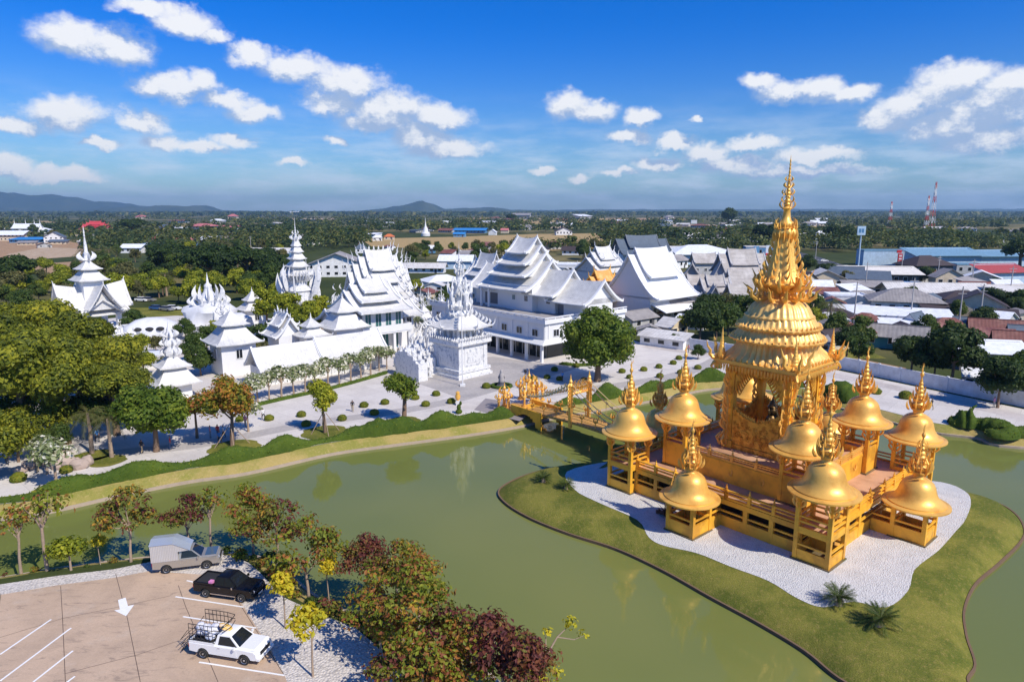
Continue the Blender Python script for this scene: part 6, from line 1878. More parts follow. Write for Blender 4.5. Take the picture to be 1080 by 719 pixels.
HL = [
 (8,254,30,10,'gable',W_cream,rgw,'long pale warehouse at the far left edge of the fields'),
 (26,256,30,5,'shed',W_blue,rblue,'low shed sheeted in bright blue at the left edge'),
 (57,256,18,11,'gablef',W_white,rslate,'white farmhouse with a dark slate gable beyond the sandy field'),
 (40,246,16,6,'hip',W_white,rgw,'small white hall under the far left temple spires'),
 (84,249,18,8,'hip',W_cream,rbrown,'cream house with a brown hipped roof left of the big red roof'),
 (164,257,28,7,'gable',W_grey,rred,'long crimson-roofed house right of the left spire'),
 (138,267,22,9,'gable',W_white,rgw,'white two-part building near the blue roof at the left'),
 (156,262,22,5,'gable',W_blue,rblue,'low royal-blue roofed building behind the left trees'),
 (196,257,24,6,'gable',W_grey,rpink,'building with a dull plum roof at the left centre'),
 (217,259,22,9,'shed',W_blue,rgw,'bright blue building under a pale sloping roof'),
 (237,262,21,7,'gable',W_cream,rorange,'house with a vivid orange roof beside the blue building'),
 (254,263,15,5,'gable',W_white,tin,'small white-roofed building right of the orange roof'),
 (190,247,12,7,'gable',W_white,rgw,'tiny white house left of the pink roofs'),
 (209,242,26,6,'hip',W_cream,rpink,'far house with a wide salmon-pink roof'),
 (172,243,14,6,'hip',W_grey,rslate,'far house with a blue-grey roof left of the salmon roof'),
 (148,231,10,4,'hip',W_cream,rpink,'tiny pink-roofed house near the left horizon'),
 (245,231,9,5,'hip',W_cream,rpink,'tiny pink-roofed house under the far hills'),
 (243,242,16,4,'gable',W_cream,rpink,'low pinkish roof right of the salmon roof'),
 (286,245,14,6,'hip',W_white,rgw,'white hip-roofed house behind the trees left of the flame gate'),
 (308,257,10,7,'gablef',W_white,rred,'scarlet-roofed house right behind the flame gate spire'),
 (283,272,42,10,'gable',W_grey,tin,'long pale warehouse roof left of the flame gate'),
 (300,276,26,8,'gable',W_grey,rbg,'blue-grey roofed shed in front of the long pale warehouse'),
 (355,292,58,24,'gablef',W_white,tind,'large hall with a shallow grey gable behind the main temple'),
 (381,267,12,9,'hip',W_white,rslate,'small white tower house with a dark top behind the main temple'),
 (398,254,10,6,'hip',W_white,rgw,'small white house among the trees above the main temple'),
 (410,253,10,6,'hip',W_cream,rorange,'small orange-roofed house above the main temple'),
 (402,239,24,6,'flat',W_white,rgw,'wide white industrial building near the horizon'),
 (269,227,12,4,'flat',W_white,rgw,'white block far off left of the flame gate spire'),
 (310,226,12,4,'flat',W_white,rgw,'white block far off right of the flame gate spire'),
 (472,239,9,8,'flat',W_white,rgw,'white tower block near the middle horizon'),
 (495,246,32,5,'gable',W_blue,rblue,'long bright blue roofed market across the straw field'),
 (484,250,12,5,'gable',W_blue,rblue,'short blue roof at the left end of the blue market'),
 (519,248,8,6,'gablef',W_white,rgw,'small white house right of the blue market'),
 (532,246,8,5,'gable',W_cream,rpink,'small pink house right of the blue market'),
 (595,248,17,8,'gablef',W_white,rdark,'white house with a dark roof alone on the straw field'),
 (447,288,42,10,'gable',W_white,tin,'long pale roof behind the sculpture court'),
 (452,267,11,8,'gable',W_blue,rgw,'small blue-walled house in the trees above the sculpture court'),
 (480,284,34,14,'gable',W_lb,rgw,'two-storey bluish building with a row of dark windows behind the shrine tower spire'),
 (472,304,40,13,'hip',W_white,rgw,'broad white pavilion roof behind the sculpture court'),
 (516,275,16,5,'gable',W_grey,rred,'red roof peeking left behind the big hall'),
 (530,281,20,7,'gable',W_grey,tin,'grey-white roof left behind the big hall'),
 (606,290,38,15,'flat',W_white,rgw,'flat white block crowded with water tanks right of the big hall'),
 (592,300,22,8,'flat',W_white,tind,'low flat block in front of the water tanks'),
 (706,277,26,16,'shed',W_lb,tin,'pale blue two-storey block left of the long white building'),
 (745,279,72,19,'hip',W_lb,rgw,'long white-roofed building with slot windows behind the weathered Thai roofs'),
 (757,246,20,5,'gable',W_cream,rred,'long reddish roof far behind the long white building'),
 (737,254,24,8,'gable',W_white,tin,'pale warehouse roof left behind the long white building'),
 (757,258,24,7,'gable',W_white,tin,'second pale warehouse roof, right behind the long white building'),
 (705,236,12,4,'flat',W_white,rgw,'small white building near the horizon left of the lone tree'),
 (732,236,6,5,'flat',W_white,rgw,'tiny white cube building near the horizon left of the lone tree'),
 (802,270,30,13,'flat',W_blue,tin,'blue-fronted shop block left of the golden spire'),
 (716,283,30,13,'gable',W_white,tind,'plain grey roof right of the tall white hall'),
 (712,302,26,11,'gable',W_white,rthai,'small weathered house right of the tall white hall'),
 (722,336,46,24,'hip',W_grey,tind,'house with a broad grey hipped roof below the weathered Thai roofs'),
 (716,353,28,17,'gablef',W_cream,tin,'small cream house with a pale gable facing the wall'),
 (680,346,40,17,'gable',W_grey,tind,'grey-roofed house behind the big round tree'),
 (668,332,26,10,'gable',W_white,rgw,'low white lean-to at the foot of the tall white hall'),
 (697,366,50,15,'shed',W_white,tin,'row of sheds with pale sheet roofs behind the boundary wall'),
 (722,368,12,13,'flat',W_white,rgw,'small white gatehouse in the boundary wall'),
 (868,257,18,13,'hip',W_lb,rgw,'pale house with a white roof right of the golden spire'),
 (930,301,72,18,'shed',W_dark,colm('roof_bright', (.70,.66,.60)),'long building under a bright flat pale roof'),
 (925,312,58,14,'shed',W_grey,tind,'low brown-grey roof below the bright pale roof'),
 (965,309,48,10,'shed',W_blue,rblue,'building with a faded sky-blue sheet roof'),
 (990,318,94,18,'gable',W_cream,tin,'very long pale roofed warehouse at the right'),
 (1030,337,50,28,'gablef',W_cream,rdark,'house with a dark gable roof and pale front at the right'),
 (1072,320,50,18,'shed',W_cream,tin,'pale sloping roof at the right edge by the road'),
 (955,333,66,26,'hip',W_white,tind,'white house with a row of small windows under a weathered grey hip roof'),
 (948,341,90,13,'shed',W_grey,rgw,'wide pale lean-to roof in front of the row of small windows'),
 (895,325,38,18,'flat',W_white,rgw,'white flat-roofed building right of the golden spire'),
 (896,333,42,10,'shed',W_white,tin,'low white lean-to below the white flat-roofed building'),
 (940,368,60,24,'gable',W_teal,tind,'old house with overlapping grey roofs and teal walls'),
 (965,372,40,16,'gable',W_teal,tind,'rear wing of the old teal house with a sagging grey roof'),
 (917,366,24,20,'gablef',W_lb,rred,'small house with a red-edged gable beside the old teal house'),
 (1003,355,38,18,'hip',W_grey,rbrown,'house with a rust-brown hipped roof'),
 (1050,358,46,20,'gable',W_dark,rbrown,'long dark barn with a rust-red roof'),
 (1078,375,50,24,'gable',W_dark,rbrown,'second rust-red roofed barn at the right edge'),
 (1046,392,62,30,'shed',bamboo,rgw,'bamboo-walled shed with a bright pale tin roof'),
 (1030,408,26,16,'shed',W_grey,rgw,'small tin lean-to behind the boundary wall'),
 (1000,283,70,20,'shed',W_lb,rbg,'car showroom with a long blue-grey curved roof at the right'),
 (1055,281,60,16,'shed',W_lb,rbg,'right wing of the blue-grey showroom'),
 (935,280,50,22,'flat',W_lb,rbg,'glass-fronted left block of the blue-grey showroom'),
 (985,292,44,21,'hip',W_dark,rdark,'dark-roofed shophouse in front of the showroom'),
 (1022,289,26,14,'flat',W_grey,rbg,'grey box building beside the dark-roofed shophouse'),
 (1060,302,52,22,'shed',W_lb,rred,'row of shophouses under a red roof at the right edge'),
 (1070,256,60,5,'flat',W_grey,rbg,'low far roof behind the showroom at the right'),
]
rotd = {57:20, 355:8, 480:-4, 447:-6, 472:30, 606:-6, 745:8, 722:38, 716:38, 680:40, 697:-40, 930:-8, 925:-8, 990:-6, 1030:-8, 955:-22, 948:-22, 895:-10, 940:-30, 965:-30, 917:-20, 1003:-15, 1050:-25, 1078:-25, 1046:-12, 1030:-30}
for e in HL:
    rz_ = rotd.get(e[0])
    house(*e[:8], rz=rz_, dep=.32 if e[2] > 40 and e[4] in ('shed','gable','flat') else .7, rf=.45 if e[4] in ('hip','gablef') else .35)
ri = random.Random(41)
INF = [((850,1085,298,385),44,'in the packed town at the right',(26,46),(13,20)),((640,770,318,362),7,'near the lane',(22,34),(10,15)),((690,860,246,262),12,'behind the long white building',(14,30),(5,8)),
       ((440,640,262,276),8,'behind the white halls in the centre',(14,24),(6,9)),((0,440,232,262),40,'among the far woods at the left',(8,20),(3,6)),((440,880,229,246),34,'among the far woods in the centre',(8,20),(3,5.5)),((880,1080,238,256),8,'in the woods behind the showroom',(10,18),(4,6)),((590,680,286,306),6,'crowded right behind the big white hall',(16,26),(8,12)),((440,500,300,322),4,'behind the sculpture court',(18,26),(8,11))]
roofs_ = [(tind,'grey sheet'),(rbrown,'rusty red'),(tin,'pale tin'),(tind,'grey sheet'),(rgw,'off-white'),(rdark,'dark tiled'),(rslate,'slate blue')]
for (x0,x1,y0,y1), n, where, ws, hs_ in INF:
    c_ = 0; tr_ = 0
    while c_ < n and tr_ < 900:
        tr_ += 1; px, py = ri.uniform(x0,x1), ri.uniform(y0,y1)
        x, y = G(px,py); wp = ri.uniform(*ws); k = ppm(y); W = wp/k
        if py > 372 and px < 1000: continue
        if any((x-ox)**2+(y+W*.3-oy)**2 < ((r+W*.5)*.74)**2 for ox, oy, r in occ): continue
        if x > 20 and y < 200:
            d_ = min(math.hypot(x-(a_[0]+(b_[0]-a_[0])*t_/8), y-(a_[1]+(b_[1]-a_[1])*t_/8)) for a_, b_ in (((28,145),(59,120)),((59,120),(92,66))) for t_ in range(9))
            if d_ < 4+W*.6 or (x < 59 and y < 150-x*.8): continue
        rm_, rn_ = ri.choice(roofs_); kd = ri.choice(('gable','hip','gablef','shed'))
        kn = {'gable':'long gabled','hip':'hip-roofed','gablef':'gable-fronted','shed':'lean-to roofed'}[kd]
        wm_2, wn_ = ri.choice(((W_white,'white'),(W_cream,'cream'),(W_grey,'grey'),(W_grey,'grey')))
        house(px, py, wp, ri.uniform(*hs_), kd, wm_2, rm_, '%s %s house with a %s roof %s' % (kn, wn_, rn_, where), rz=ri.choice((-24,-12,-30,20,40,-8)), dep=ri.uniform(.5,.8), group='town houses '+where); c_ += 1
# weathered Thai-style roofs
for px, py, L, hw, ze, zr, ti, rz, lb in (
    (779,312,8.0,6.0,8,15.5,2,10,'tallest weathered Thai-style hall with two stacked curved roofs'),
    (783,318,5.5,4.2,5,9.5,1,10,'weathered curved-roof wing at the right foot of the tallest Thai-style hall'),
    (757,313,4.0,3.6,5.5,11.5,1,80,'narrow steep weathered gable facing right, left of the tallest Thai-style hall'),
    (752,322,4.5,3.8,4.5,9.0,2,10,'weathered two-tier roof below the narrow steep gable'),
    (741,290,5.5,3.8,5.5,9.5,1,10,'weathered curved roof farthest back in the Thai-style group'),
    (729,303,3.6,3.4,4.5,8.8,1,75,'small weathered gable left in the Thai-style group'),
    (741,322,8,3.0,3.2,6.0,1,-8,'long low weathered roof along the front of the Thai-style group'),
    (733,312,3.2,2.6,4.0,7.0,1,10,'tiny weathered roof between the gable and the front range'),
    (790,325,7,3.6,3.6,7.0,1,8,'low weathered roof at the right front of the Thai-style group'),
    (752,330,3.0,2.6,3.8,7.5,1,80,'white-fronted little gable at the foot of the Thai-style group')):
    x, y = G(px, py); thaihall(x, y, R(rz), lb, L, hw, ze, zr, rthai, M('weathered_trim', (.42,.41,.42), .8, var=.15), ti, wallm=W_grey, horn=.5, wins=3); occ.append((x,y,max(L,hw)))
x, y = G(672,290); thaihall(x+3, y+10, R(12), 'big hall with a dark slate-blue tiered roof behind the tall white hall', 12, 10, 9, 17, rslate, M('slate_trim', (.10,.12,.15), .6), 2, wallm=W_lb, horn=0, wins=4)
x, y = G(102,246); thaihall(x, y, R(5), 'far temple hall with a big crimson stepped roof', 15, 9, 6, 15, M('roof_crimson', (.50,.05,.06), .6), M('crimson_trim', (.55,.12,.12), .6), 3, wallm=W_cream, horn=2.5, wins=3)
x, y = G(30,246); 
t = thing('far_white_temple', (x,y,0), 0, 'far white temple with several pointed spires at the left edge', 'temple')
mb = MB()
for q in (-16,-2,9,16): mb.lathe([(4,0),(3.6,4),(2,7),(1.6,8),(.7,11),(.3,14),(.05,18)], 8, q, 0)
mb.build('spire', white, t); mb = MB(); groof(mb, 17, 8, 6, 12); mb.build('roof', rgw, t)
x, y = G(449,249); mb = MB(); mb.lathe([(5,0),(5,3),(3,5),(2.6,8),(1,11),(.4,16),(.05,21)], 12); o = mb.build('far_stupa', white, smooth=40); o.location = (x,y,0); tag(o, 'lone far white stupa with a needle spire above the straw field', 'stupa')

# signs, pylon, billboards
t = thing('sign_pylon', (*G(905,281),0), R(-12), 'tall pylon carrying a square pale blue sign beside the showroom', 'sign')
k_ = ppm(G(905,281)[1]); hh = 42/k_
mb = MB(); mb.tube([(0,0,0),(0,0,hh*.8)], [.45,.35], 8); mb.build('mast', W_lb, t)
mb = MB(); mb.box(-3.9/k_,-.5,hh*.78,3.9/k_,.5,hh); mb.build('panel', M('sign_face', (.55,.72,.85), .4), t)
mb = MB()
for i in range(2): mb.box(-2.6/k_+i*2.8/k_,-.56,hh*.84,-.4/k_+i*2.8/k_,-.501,hh*.94)
mb.build('sign_mark', W_blue, t)
t = thing('red_totem_sign', (*G(948,283),0), R(-12), 'upright red and white totem sign in front of the showroom', 'sign')
mb = MB(); mb.box(-2/k_,-.5,1.5,2/k_,.5,15/k_); mb.build('panel', M('sign_red', (.65,.04,.04), .5), t)
mb = MB(); 
for i in range(4): mb.box(-1.3/k_,-.55,(3+i*3)/k_,1.3/k_,-.501,(4.4+i*3)/k_)
mb.build('sign_mark', paint, t); mb = MB(); mb.lathe([(.3,0),(.3,1.5)],8); mb.box(-3.4/k_,-.6,15.6/k_,1/k_,.6,18.5/k_); mb.build('header', M('sign_red', ()), t)
for px, py, w_, h_, m_, lb in ((797,268,6,11,W_blue,'blue banner panel on the shop block left of the golden spire'),(810,268,6,12,colm('banner_white',(.6,.65,.75)),'white poster panel right of the blue banner'),):
    k2 = ppm(G(px,py+2)[1]); t = thing('banner', (*G(px,py+3),0), R(5), lb, 'banner'); mb = MB(); mb.box(-w_/2/k2,-.2,.5,w_/2/k2,0,h_/k2); mb.build('panel', m_, t)
    mb = MB(); mb.box(-w_/2/k2+.1,-.26,1,w_/2/k2-.1,-.201,2.4); mb.build('sign_mark', M('sign_red', ()) if m_ is not W_blue else paint, t)
# road through the town with cars and poles
struct('road', ribbon([G(a,b) for a,b in ((820,262),(850,270),(890,283),(930,292),(975,297),(1020,301),(1060,308),(1110,318),(1180,334))], 11, .02), M('asphalt', (.055,.058,.065), .85, var=.15, s2=.2, c2=(.08,.08,.085)))
mb = MB()
c_ = smooth_line([G(a,b) for a,b in ((820,262),(850,270),(890,283),(930,292),(975,297),(1020,301),(1060,308),(1110,318))], 6)
for a, b in list(zip(c_, c_[1:]))[::2]: line(mb, a, b, .2, .03)
struct('lane_marking', mb, paint)
def smallcar(c, nm):
    t = thing('parked_car', (0,0,0), 0, 'x', 'car')
    mb = MB(); mb.add([(-2.1,-.85,.35),(2.15,-.85,.35),(2.15,.85,.35),(-2.1,.85,.35),(-2.15,-.88,.85),(2.1,-.82,.75),(2.1,.82,.75),(-2.15,.88,.85),(-2.0,-.8,1.0),(1.1,-.8,.98),(1.1,.8,.98),(-2.0,.8,1.0)],
        [(0,3,2,1),(0,1,5,4),(1,2,6,5),(2,3,7,6),(3,0,4,7),(4,5,9,8),(5,6,10,9),(6,7,11,10),(7,4,8,11),(8,9,10,11)]); mb.build('body', c, t)
    mb = MB(); mb.frust(-.5,0,1.0,1.42,1.5,.78,.95,.62); mb.build('cabin_glass', glass, t)
    mb = MB(); mb.frust(-.5,0,1.42,1.48,.93,.6,.85,.52); mb.build('car_roof', c, t)
    for x_ in (-1.35,1.35):
        for s_ in (-1,1):
            mb = MB(Matrix.Translation((x_,s_*.78,.32))@Matrix.Rotation(PI/2,4,'X')); mb.lathe([(.32,-.1),(.32,.1)],12); mb.build('wheel', tyre, t)
    return t
cars = [Proto(smallcar(whitep,'w')), Proto(smallcar(silver,'s')), Proto(smallcar(car_paint('car_blue',(.05,.12,.3)),'b'))]
cn = ['white','silver','dark blue']
CARL = [(1045,307,0,'white car on the road right of the pale warehouse'),(1074,314,0,'white car on the road at the right edge'),(1028,304,1,'silver car on the road behind the pale warehouse'),
 (893,283,0,'white car on the road left of the sign pylon'),(880,280,1,'silver car farther left on the road'),(905,286,2,'dark blue car on the road below the sign pylon'),(869,276,0,'white car on the road just right of the golden spire'),
 (966,352,0,'white car parked beside the old teal house'),(985,350,1,'silver car parked by the white wall'),(985,322,2,'dark blue car in the yard behind the dark gable'),(880,365,1,'silver car parked at the field edge right of the pavilion'),
 (150,318,0,'white car parked under the yellow-green trees at the left'),(157,318,1,'silver car parked under the yellow-green trees at the left'),(166,327,2,'dark blue car in the row left of the crown shrine'),(183,327,0,'white car in the row left of the crown shrine'),(176,328,1,'silver car in the row left of the crown shrine'),
 (447,305,0,'white car in the lot behind the sculpture court'),(455,306,1,'silver car in the lot behind the sculpture court'),(441,307,2,'dark blue car in the lot behind the sculpture court'),(462,305,0,'white car at the right end of the lot behind the sculpture court'),(950,295,0,'white car passing the red totem sign')]
for px, py, i, lb in CARL: cars[i].put((*G(px,py),.02), R(rnd.uniform(-30,10)), lb)
def pole_obj():
    t = thing('utility_pole', (0,0,0), 0, 'x', 'utility pole'); mb = MB(); mb.tube([(0,0,0),(0,0,11)],[.2,.13],7); mb.build('shaft', colm('pole_concrete',(.42,.40,.38)), t)
    mb = MB(); mb.box(-1.1,-.06,10.2,1.1,.06,10.35); mb.box(-.9,-.06,9.3,.9,.06,9.42); mb.build('crossarm', W_grey, t)
    for x_ in (-1,-.5,.5,1): pass
    return t
pp = Proto(pole_obj())
for px, py in ((1064,318),(1024,306),(988,300),(950,291),(912,310),(1010,352),(1032,348),(860,274),(830,266),(900,344),(960,338),(690,300),(640,300),(430,300),(320,262),(265,266),(100,262)):
    pp.put((*G(px,py),0), R(rnd.uniform(-20,20)), 'concrete utility pole with two crossarms among the town roofs', 1, 'utility poles of the town')
# lattice masts on the horizon
def mast(px, pyb, hpx, wd, label):
    x, y = G(px, pyb); k = ppm(y); H_ = hpx/k
    t = thing('lattice_mast', (x,y,0), R(10), label, 'mast')
    for b in range(7):
        mb = MB(); z0, z1 = H_*b/7, H_*(b+1)/7
        w0, w1 = wd*(1-.8*b/7), wd*(1-.8*(b+1)/7)
        for sx in (-1,1):
            for sy in (-1,1):
                mb.tube([(sx*w0,sy*w0,z0),(sx*w1,sy*w1,z1)], .20, 4)
                mb.tube([(sx*w0,sy*w0,z0),(-sx*w1,sy*w1,z1)], .10, 4)
                mb.tube([(sx*w0,sy*w0,z0),(sx*w1,-sy*w1,z1)], .10, 4)
        mb.build('lattice_section', M('mast_red', (.5,.05,.04), .6) if b % 2 == 0 else W_white, t)
    mb = MB(); mb.box(-1.6,-.6,H_*.86,1.6,.6,H_*.93); mb.box(-1.4,-.6,H_*.72,1.4,.6,H_*.78); mb.build('antenna', W_white, t)
mast(982,243,50,3.0,'tallest red and white lattice mast above the right-hand woods')
mast(976,243,36,2.2,'shorter lattice mast just left of the tallest one')
mast(938,240,27,2.6,'red and white lattice mast standing alone left of the pair')

# boundary wall along the lane
wl = [(28.3,145.3),(42.0,132.2),(50,125.0),(58.9,119.9),(66.5,107.5),(74.6,94.8),(82,83),(92,66)]
t = thing('boundary_wall', (0,0,0), 0, 'long white boundary wall with posts along the lane behind the golden shrine', 'wall')
wm_ = colm('lane_wall', (.66,.67,.70), c2=(.5,.5,.52), f2=(.5,.75), s2=.4)
for a, b in zip(wl, wl[1:]):
    L = math.hypot(b[0]-a[0], b[1]-a[1]); T = Matrix.Translation((a[0],a[1],0))@Matrix.Rotation(math.atan2(b[1]-a[1],b[0]-a[0]),4,'Z')
    mb = MB(); mb.box(.0,-.1,0,L,.1,2.2,T); mb.box(0,-.15,2.2,L,.15,2.32,T); mb.build('wall_panel', wm_, t)
    n = max(2, int(L/3.2))
    mb = MB()
    for i in range(n+1): mb.box(L*i/n-.16,-.18,0,L*i/n+.16,.18,2.45,T)
    mb.build('wall_post', wm_, t)
for (a, b, lb) in ((( 880,349),(916,352),'blank grey-white yard wall right of the pavilion roof'),((928,345),(1012,352),'weathered white wall with dark slots behind the teal house')):
    p, q = G(*a), G(*b); L = math.hypot(q[0]-p[0], q[1]-p[1]); t = thing('yard_wall', (*p,0), math.atan2(q[1]-p[1],q[0]-p[0]), lb, 'wall')
    mb = MB(); mb.box(0,-.15,0,L,.15,3.0); mb.build('wall_panel', wm_, t); mb = MB()
    for i in range(int(L/2.5)): mb.box(1+2.5*i,-.2,.0,1.3+2.5*i,.2,3.15)
    mb.build('wall_post', wm_, t)
# fields
fm = lawnmat('straw_field', (.42,.29,.13), (.34,.25,.11), (.50,.38,.20)); fm2 = lawnmat('sandy_field', (.48,.37,.26), (.38,.27,.17), (.56,.46,.36)); fm3 = lawnmat('bare_soil', (.40,.25,.15), (.30,.20,.11), (.48,.34,.22))
for i, (pts, m_) in enumerate(((((-120,257),(-40,254),(62,252),(92,259),(88,268),(60,272),(-120,276)),fm3),(((8,268),(45,261),(88,262),(86,270),(45,273),(5,273)),fm2),(((-120,280),(0,277),(60,277),(125,273),(124,283),(60,288),(-120,292)),fm3),
    (((380,252),(470,250),(560,247),(628,246),(640,252),(628,262),(560,266),(440,262),(392,260)),fm),(((470,233),(560,230),(700,230),(712,233),(600,236),(480,237)),fm),(((690,246),(745,241),(770,246),(740,250),(700,250)),fm),(((630,262),(700,255),(730,260),(690,268),(640,270)),fm3),
    (((90,293),(150,291),(150,300),(90,302)),fm3),(((130,325),(190,323),(200,332),(150,335)),lawn),(((875,372),(955,388),(965,400),(900,390),(870,382)),fm3),(((855,362),(905,366),(935,378),(880,378)),lawn))):
    struct('field', MB().sheet([G(a,b) for a,b in pts], .012+.004*(i%3)+.002*i), m_)
# ---------------------------------------------------------------- trees of the plaza, the temple and the town
L_canopy = leafmat('leaf_canopy', [(0,(.035,.055,.008)),(.35,(.10,.12,.012)),(.65,(.21,.22,.018)),(1,(.36,.32,.025))])
L_turn = leafmat('leaf_turn', [(0,(.05,.07,.01)),(.3,(.12,.14,.015)),(.5,(.28,.22,.02)),(.65,(.30,.10,.03)),(.85,(.42,.22,.03)),(1,(.50,.42,.04))], objhue=.02)
big = tree('round_tree','large round dense green tree on the plaza beside the white hall',7.2,7.4,14000,.4,L_green,.5,31,nl=26,rl=.36,shell=.6,dense=.8,flat=.82,limbs=8)
big.location = (*G(630,402),0)
t = tree('slim_tree','tall slim green tree with a grass ring and props beside the wavy hedge',2.1,5.0,2800,.28,L_yel,.18,32,nl=12,rl=.5,shell=.3,dense=.5,flat=1.45); t.location = (*G(343,456),0)
t = tree('broad_tree','small broad-headed tree with a thick forked trunk near the shrine tower',3.0,4.9,3200,.3,L_green,.3,33,nl=14,rl=.42,shell=.3,dense=.5,flat=.8); t.location = (*G(426,443),0)
t = tree('turning_tree','tree turning orange and yellow in front of the left tower pavilion',3.8,5.8,6000,.28,L_turn,.22,34,nl=18,rl=.4,shell=.4,dense=.6,flat=.95); t.location = (*G(245,470),0)
t = tree('broad_tree','wide low glossy green tree at the left of the plaza',4.9,4.7,8000,.34,L_green,.3,35,nl=22,rl=.36,shell=.5,dense=.75,flat=.75); t.location = (*G(165,476),0)
t = tree('turning_tree','thin yellowish tree between the glossy green tree and the orange one',2.2,4.5,1100,.32,L_mix,.15,36,nl=9,rl=.45,shell=.2,flat=1.0); t.location = (*G(208,462),0)
# props of the two plaza trees
def props(px, py, r, h, lb):
    t = thing('tree_props', (*G(px,py),0), 0, lb, 'tree props')
    for k in range(4):
        a = k*PI/2+.5; mb = MB(); mb.tube([(r*math.cos(a),r*math.sin(a),0),(.2*math.cos(a),.2*math.sin(a),h)], .05, 5); mb.build('prop_pole', barkp, t)
props(343,456,1.8,2.6,'four wooden props leaning on the tall slim tree'); props(245,470,2.0,2.6,'four wooden props leaning on the orange-turning tree')
# canopy of great trees at the left
FLT = []
gp_ = [tree('great_tree','x',7.6,10.0,15000,.36,L_canopy,.5,41,nl=30,rl=.30,shell=.5,dense=.8,flat=.55,limbs=8,squash=.7), tree('great_tree','x',7.0,9.4,14000,.36,L_canopy,.5,42,nl=28,rl=.30,shell=.5,dense=.8,flat=.6,limbs=8,squash=.7)]
gpp = [Proto(q) for q in gp_]
dk_ = [tree('shade_tree','x',5.4,5.6,4500,.32,L_mid,.22,43,nl=20,rl=.34,shell=.3,dense=.45,flat=.6,limbs=8,squash=.7), tree('shade_tree','x',5.0,5.2,4300,.32,L_canopy,.22,44,nl=18,rl=.34,shell=.25,flat=.6,limbs=8,squash=.7)]
dkp = [Proto(q) for q in dk_]
for i, (px, py, z, s, lb) in enumerate(((30,335,11,1.05,'huge yellow-green spreading tree, farthest back in the left canopy'),(75,350,11,1.0,'huge spreading yellow-green tree in front of the crossed-gable pavilion'),(12,372,11,1.05,'huge spreading yellow-green tree at the left edge'),
    (60,388,10,.95,'huge spreading yellow-green tree in the middle of the left canopy'),(108,378,10,.85,'spreading yellow-green tree at the right rim of the left canopy'),(-25,345,11,1.1,'huge spreading tree mostly outside the left edge'),(118,408,9,.7,'smaller yellow-green tree above the two palms'))):
    x, y = G(px, py, z*s); gpp[i%2].put((x,y,0), rnd.uniform(0,6.28), lb, s)
for i, (px, py, z, s, lb) in enumerate(((8,425,6.6,.8,'shade tree with dull green leaves at the left edge below the great canopy'),(50,428,6.4,.8,'shade tree with sparse dull leaves over the lamp stalls'),(92,430,6,.7,'shade tree left of the two palms'),(15,455,6,.6,'low shade tree over the hedge at the left edge'),(62,462,5,.5,'small shade tree nearest the hedge at the left'),(-15,450,6,1.0,'shade tree cut by the left edge'))):
    x, y = G(px, py, z*s); dkp[i%2].put((x,y,0), rnd.uniform(0,6.28), lb, s)
for k, px, py, sc_, lb in (('yel',266,303,1.1,'bright yellow tree left of the flame gate, rear'),('yel',280,316,1.15,'bright yellow tree left of the flame gate, front'),('yel',296,300,.95,'bright yellow tree against the left side of the flame gate'),('yel',305,320,1.1,'bright yellow tree below the flame gate'),('yel',322,328,1.0,'bright yellow tree right below the flame gate'),('yel',338,320,.9,'bright yellow tree beside the pond bridge sculptures'),('yel',345,337,.8,'bright yellow tree behind the right tower pavilion'),('mid',318,340,.75,'dark green tree under the bright yellow ones')):
    FLT.append((k, px, py, sc_, lb))
# palms
def palm(name, h, r, n, seed, mt, lab='x', tr=.22, fw_=.17, dr=.75):
    t = thing(name, (0,0,0), 0, lab, 'palm'); rg = random.Random(seed)
    mb = MB()
    for k in range(n):
        a = 2*PI*k/n+rg.uniform(-.2,.2); e = rg.uniform(-.1,1.2); P_ = []
        for i in range(7):
            u = i/6; o_ = r*u*math.cos(e*.6); z_ = h+r*u*math.sin(e)*.8-r*dr*u*u*(1.1-.4*e)
            P_.append(Vector((o_*math.cos(a), o_*math.sin(a), z_)))
        for i in range(6):
            d = (P_[i+1]-P_[i]); sd = Vector((-math.sin(a), math.cos(a), 0))
            wd = r*fw_*math.sin(PI*(i+.6)/7)
            for s_ in (-1,1):
                for q in range(3):
                    b0 = P_[i]+d*(q/3); b1 = b0+d*.2; tip = b0+sd*s_*wd+d*.7-Vector((0,0,wd*.55))
                    mb.add([tuple(b0),tuple(b1),tuple(tip)], [(0,1,2)])
    mb.build('frond', mt, t)
    mb = MB(); mb.tube([(0,0,0),(.1,0,h*.5),(0,0,h)], [tr*1.3,tr,tr*.8], 8); mb.build('trunk', barkp, t, smooth=60)
    return t
pa = palm('palm', 5.2, 2.6, 22, 1, L_olive); pb = Proto(pa)
for px, py, s, lb in ((97,478,.95,'grey-green palm left of the pair below the great canopy'),(118,482,.9,'yellowish palm right of the pair below the great canopy'),(874,352,1.4,'feathery palm among the roofs right of the golden spire'),(176,312,1.4,'palm in the woods at the left behind the crown shrine'),(94,285,2.0,'tall palm right of the left spire by the field'),(117,287,2.0,'tall palm with yellow fronds right of the left spire'),(88,292,1.8,'palm close to the left spire')):
    x, y = G(px,py); pb.put((x,y,0), rnd.uniform(0,6), lb, s)
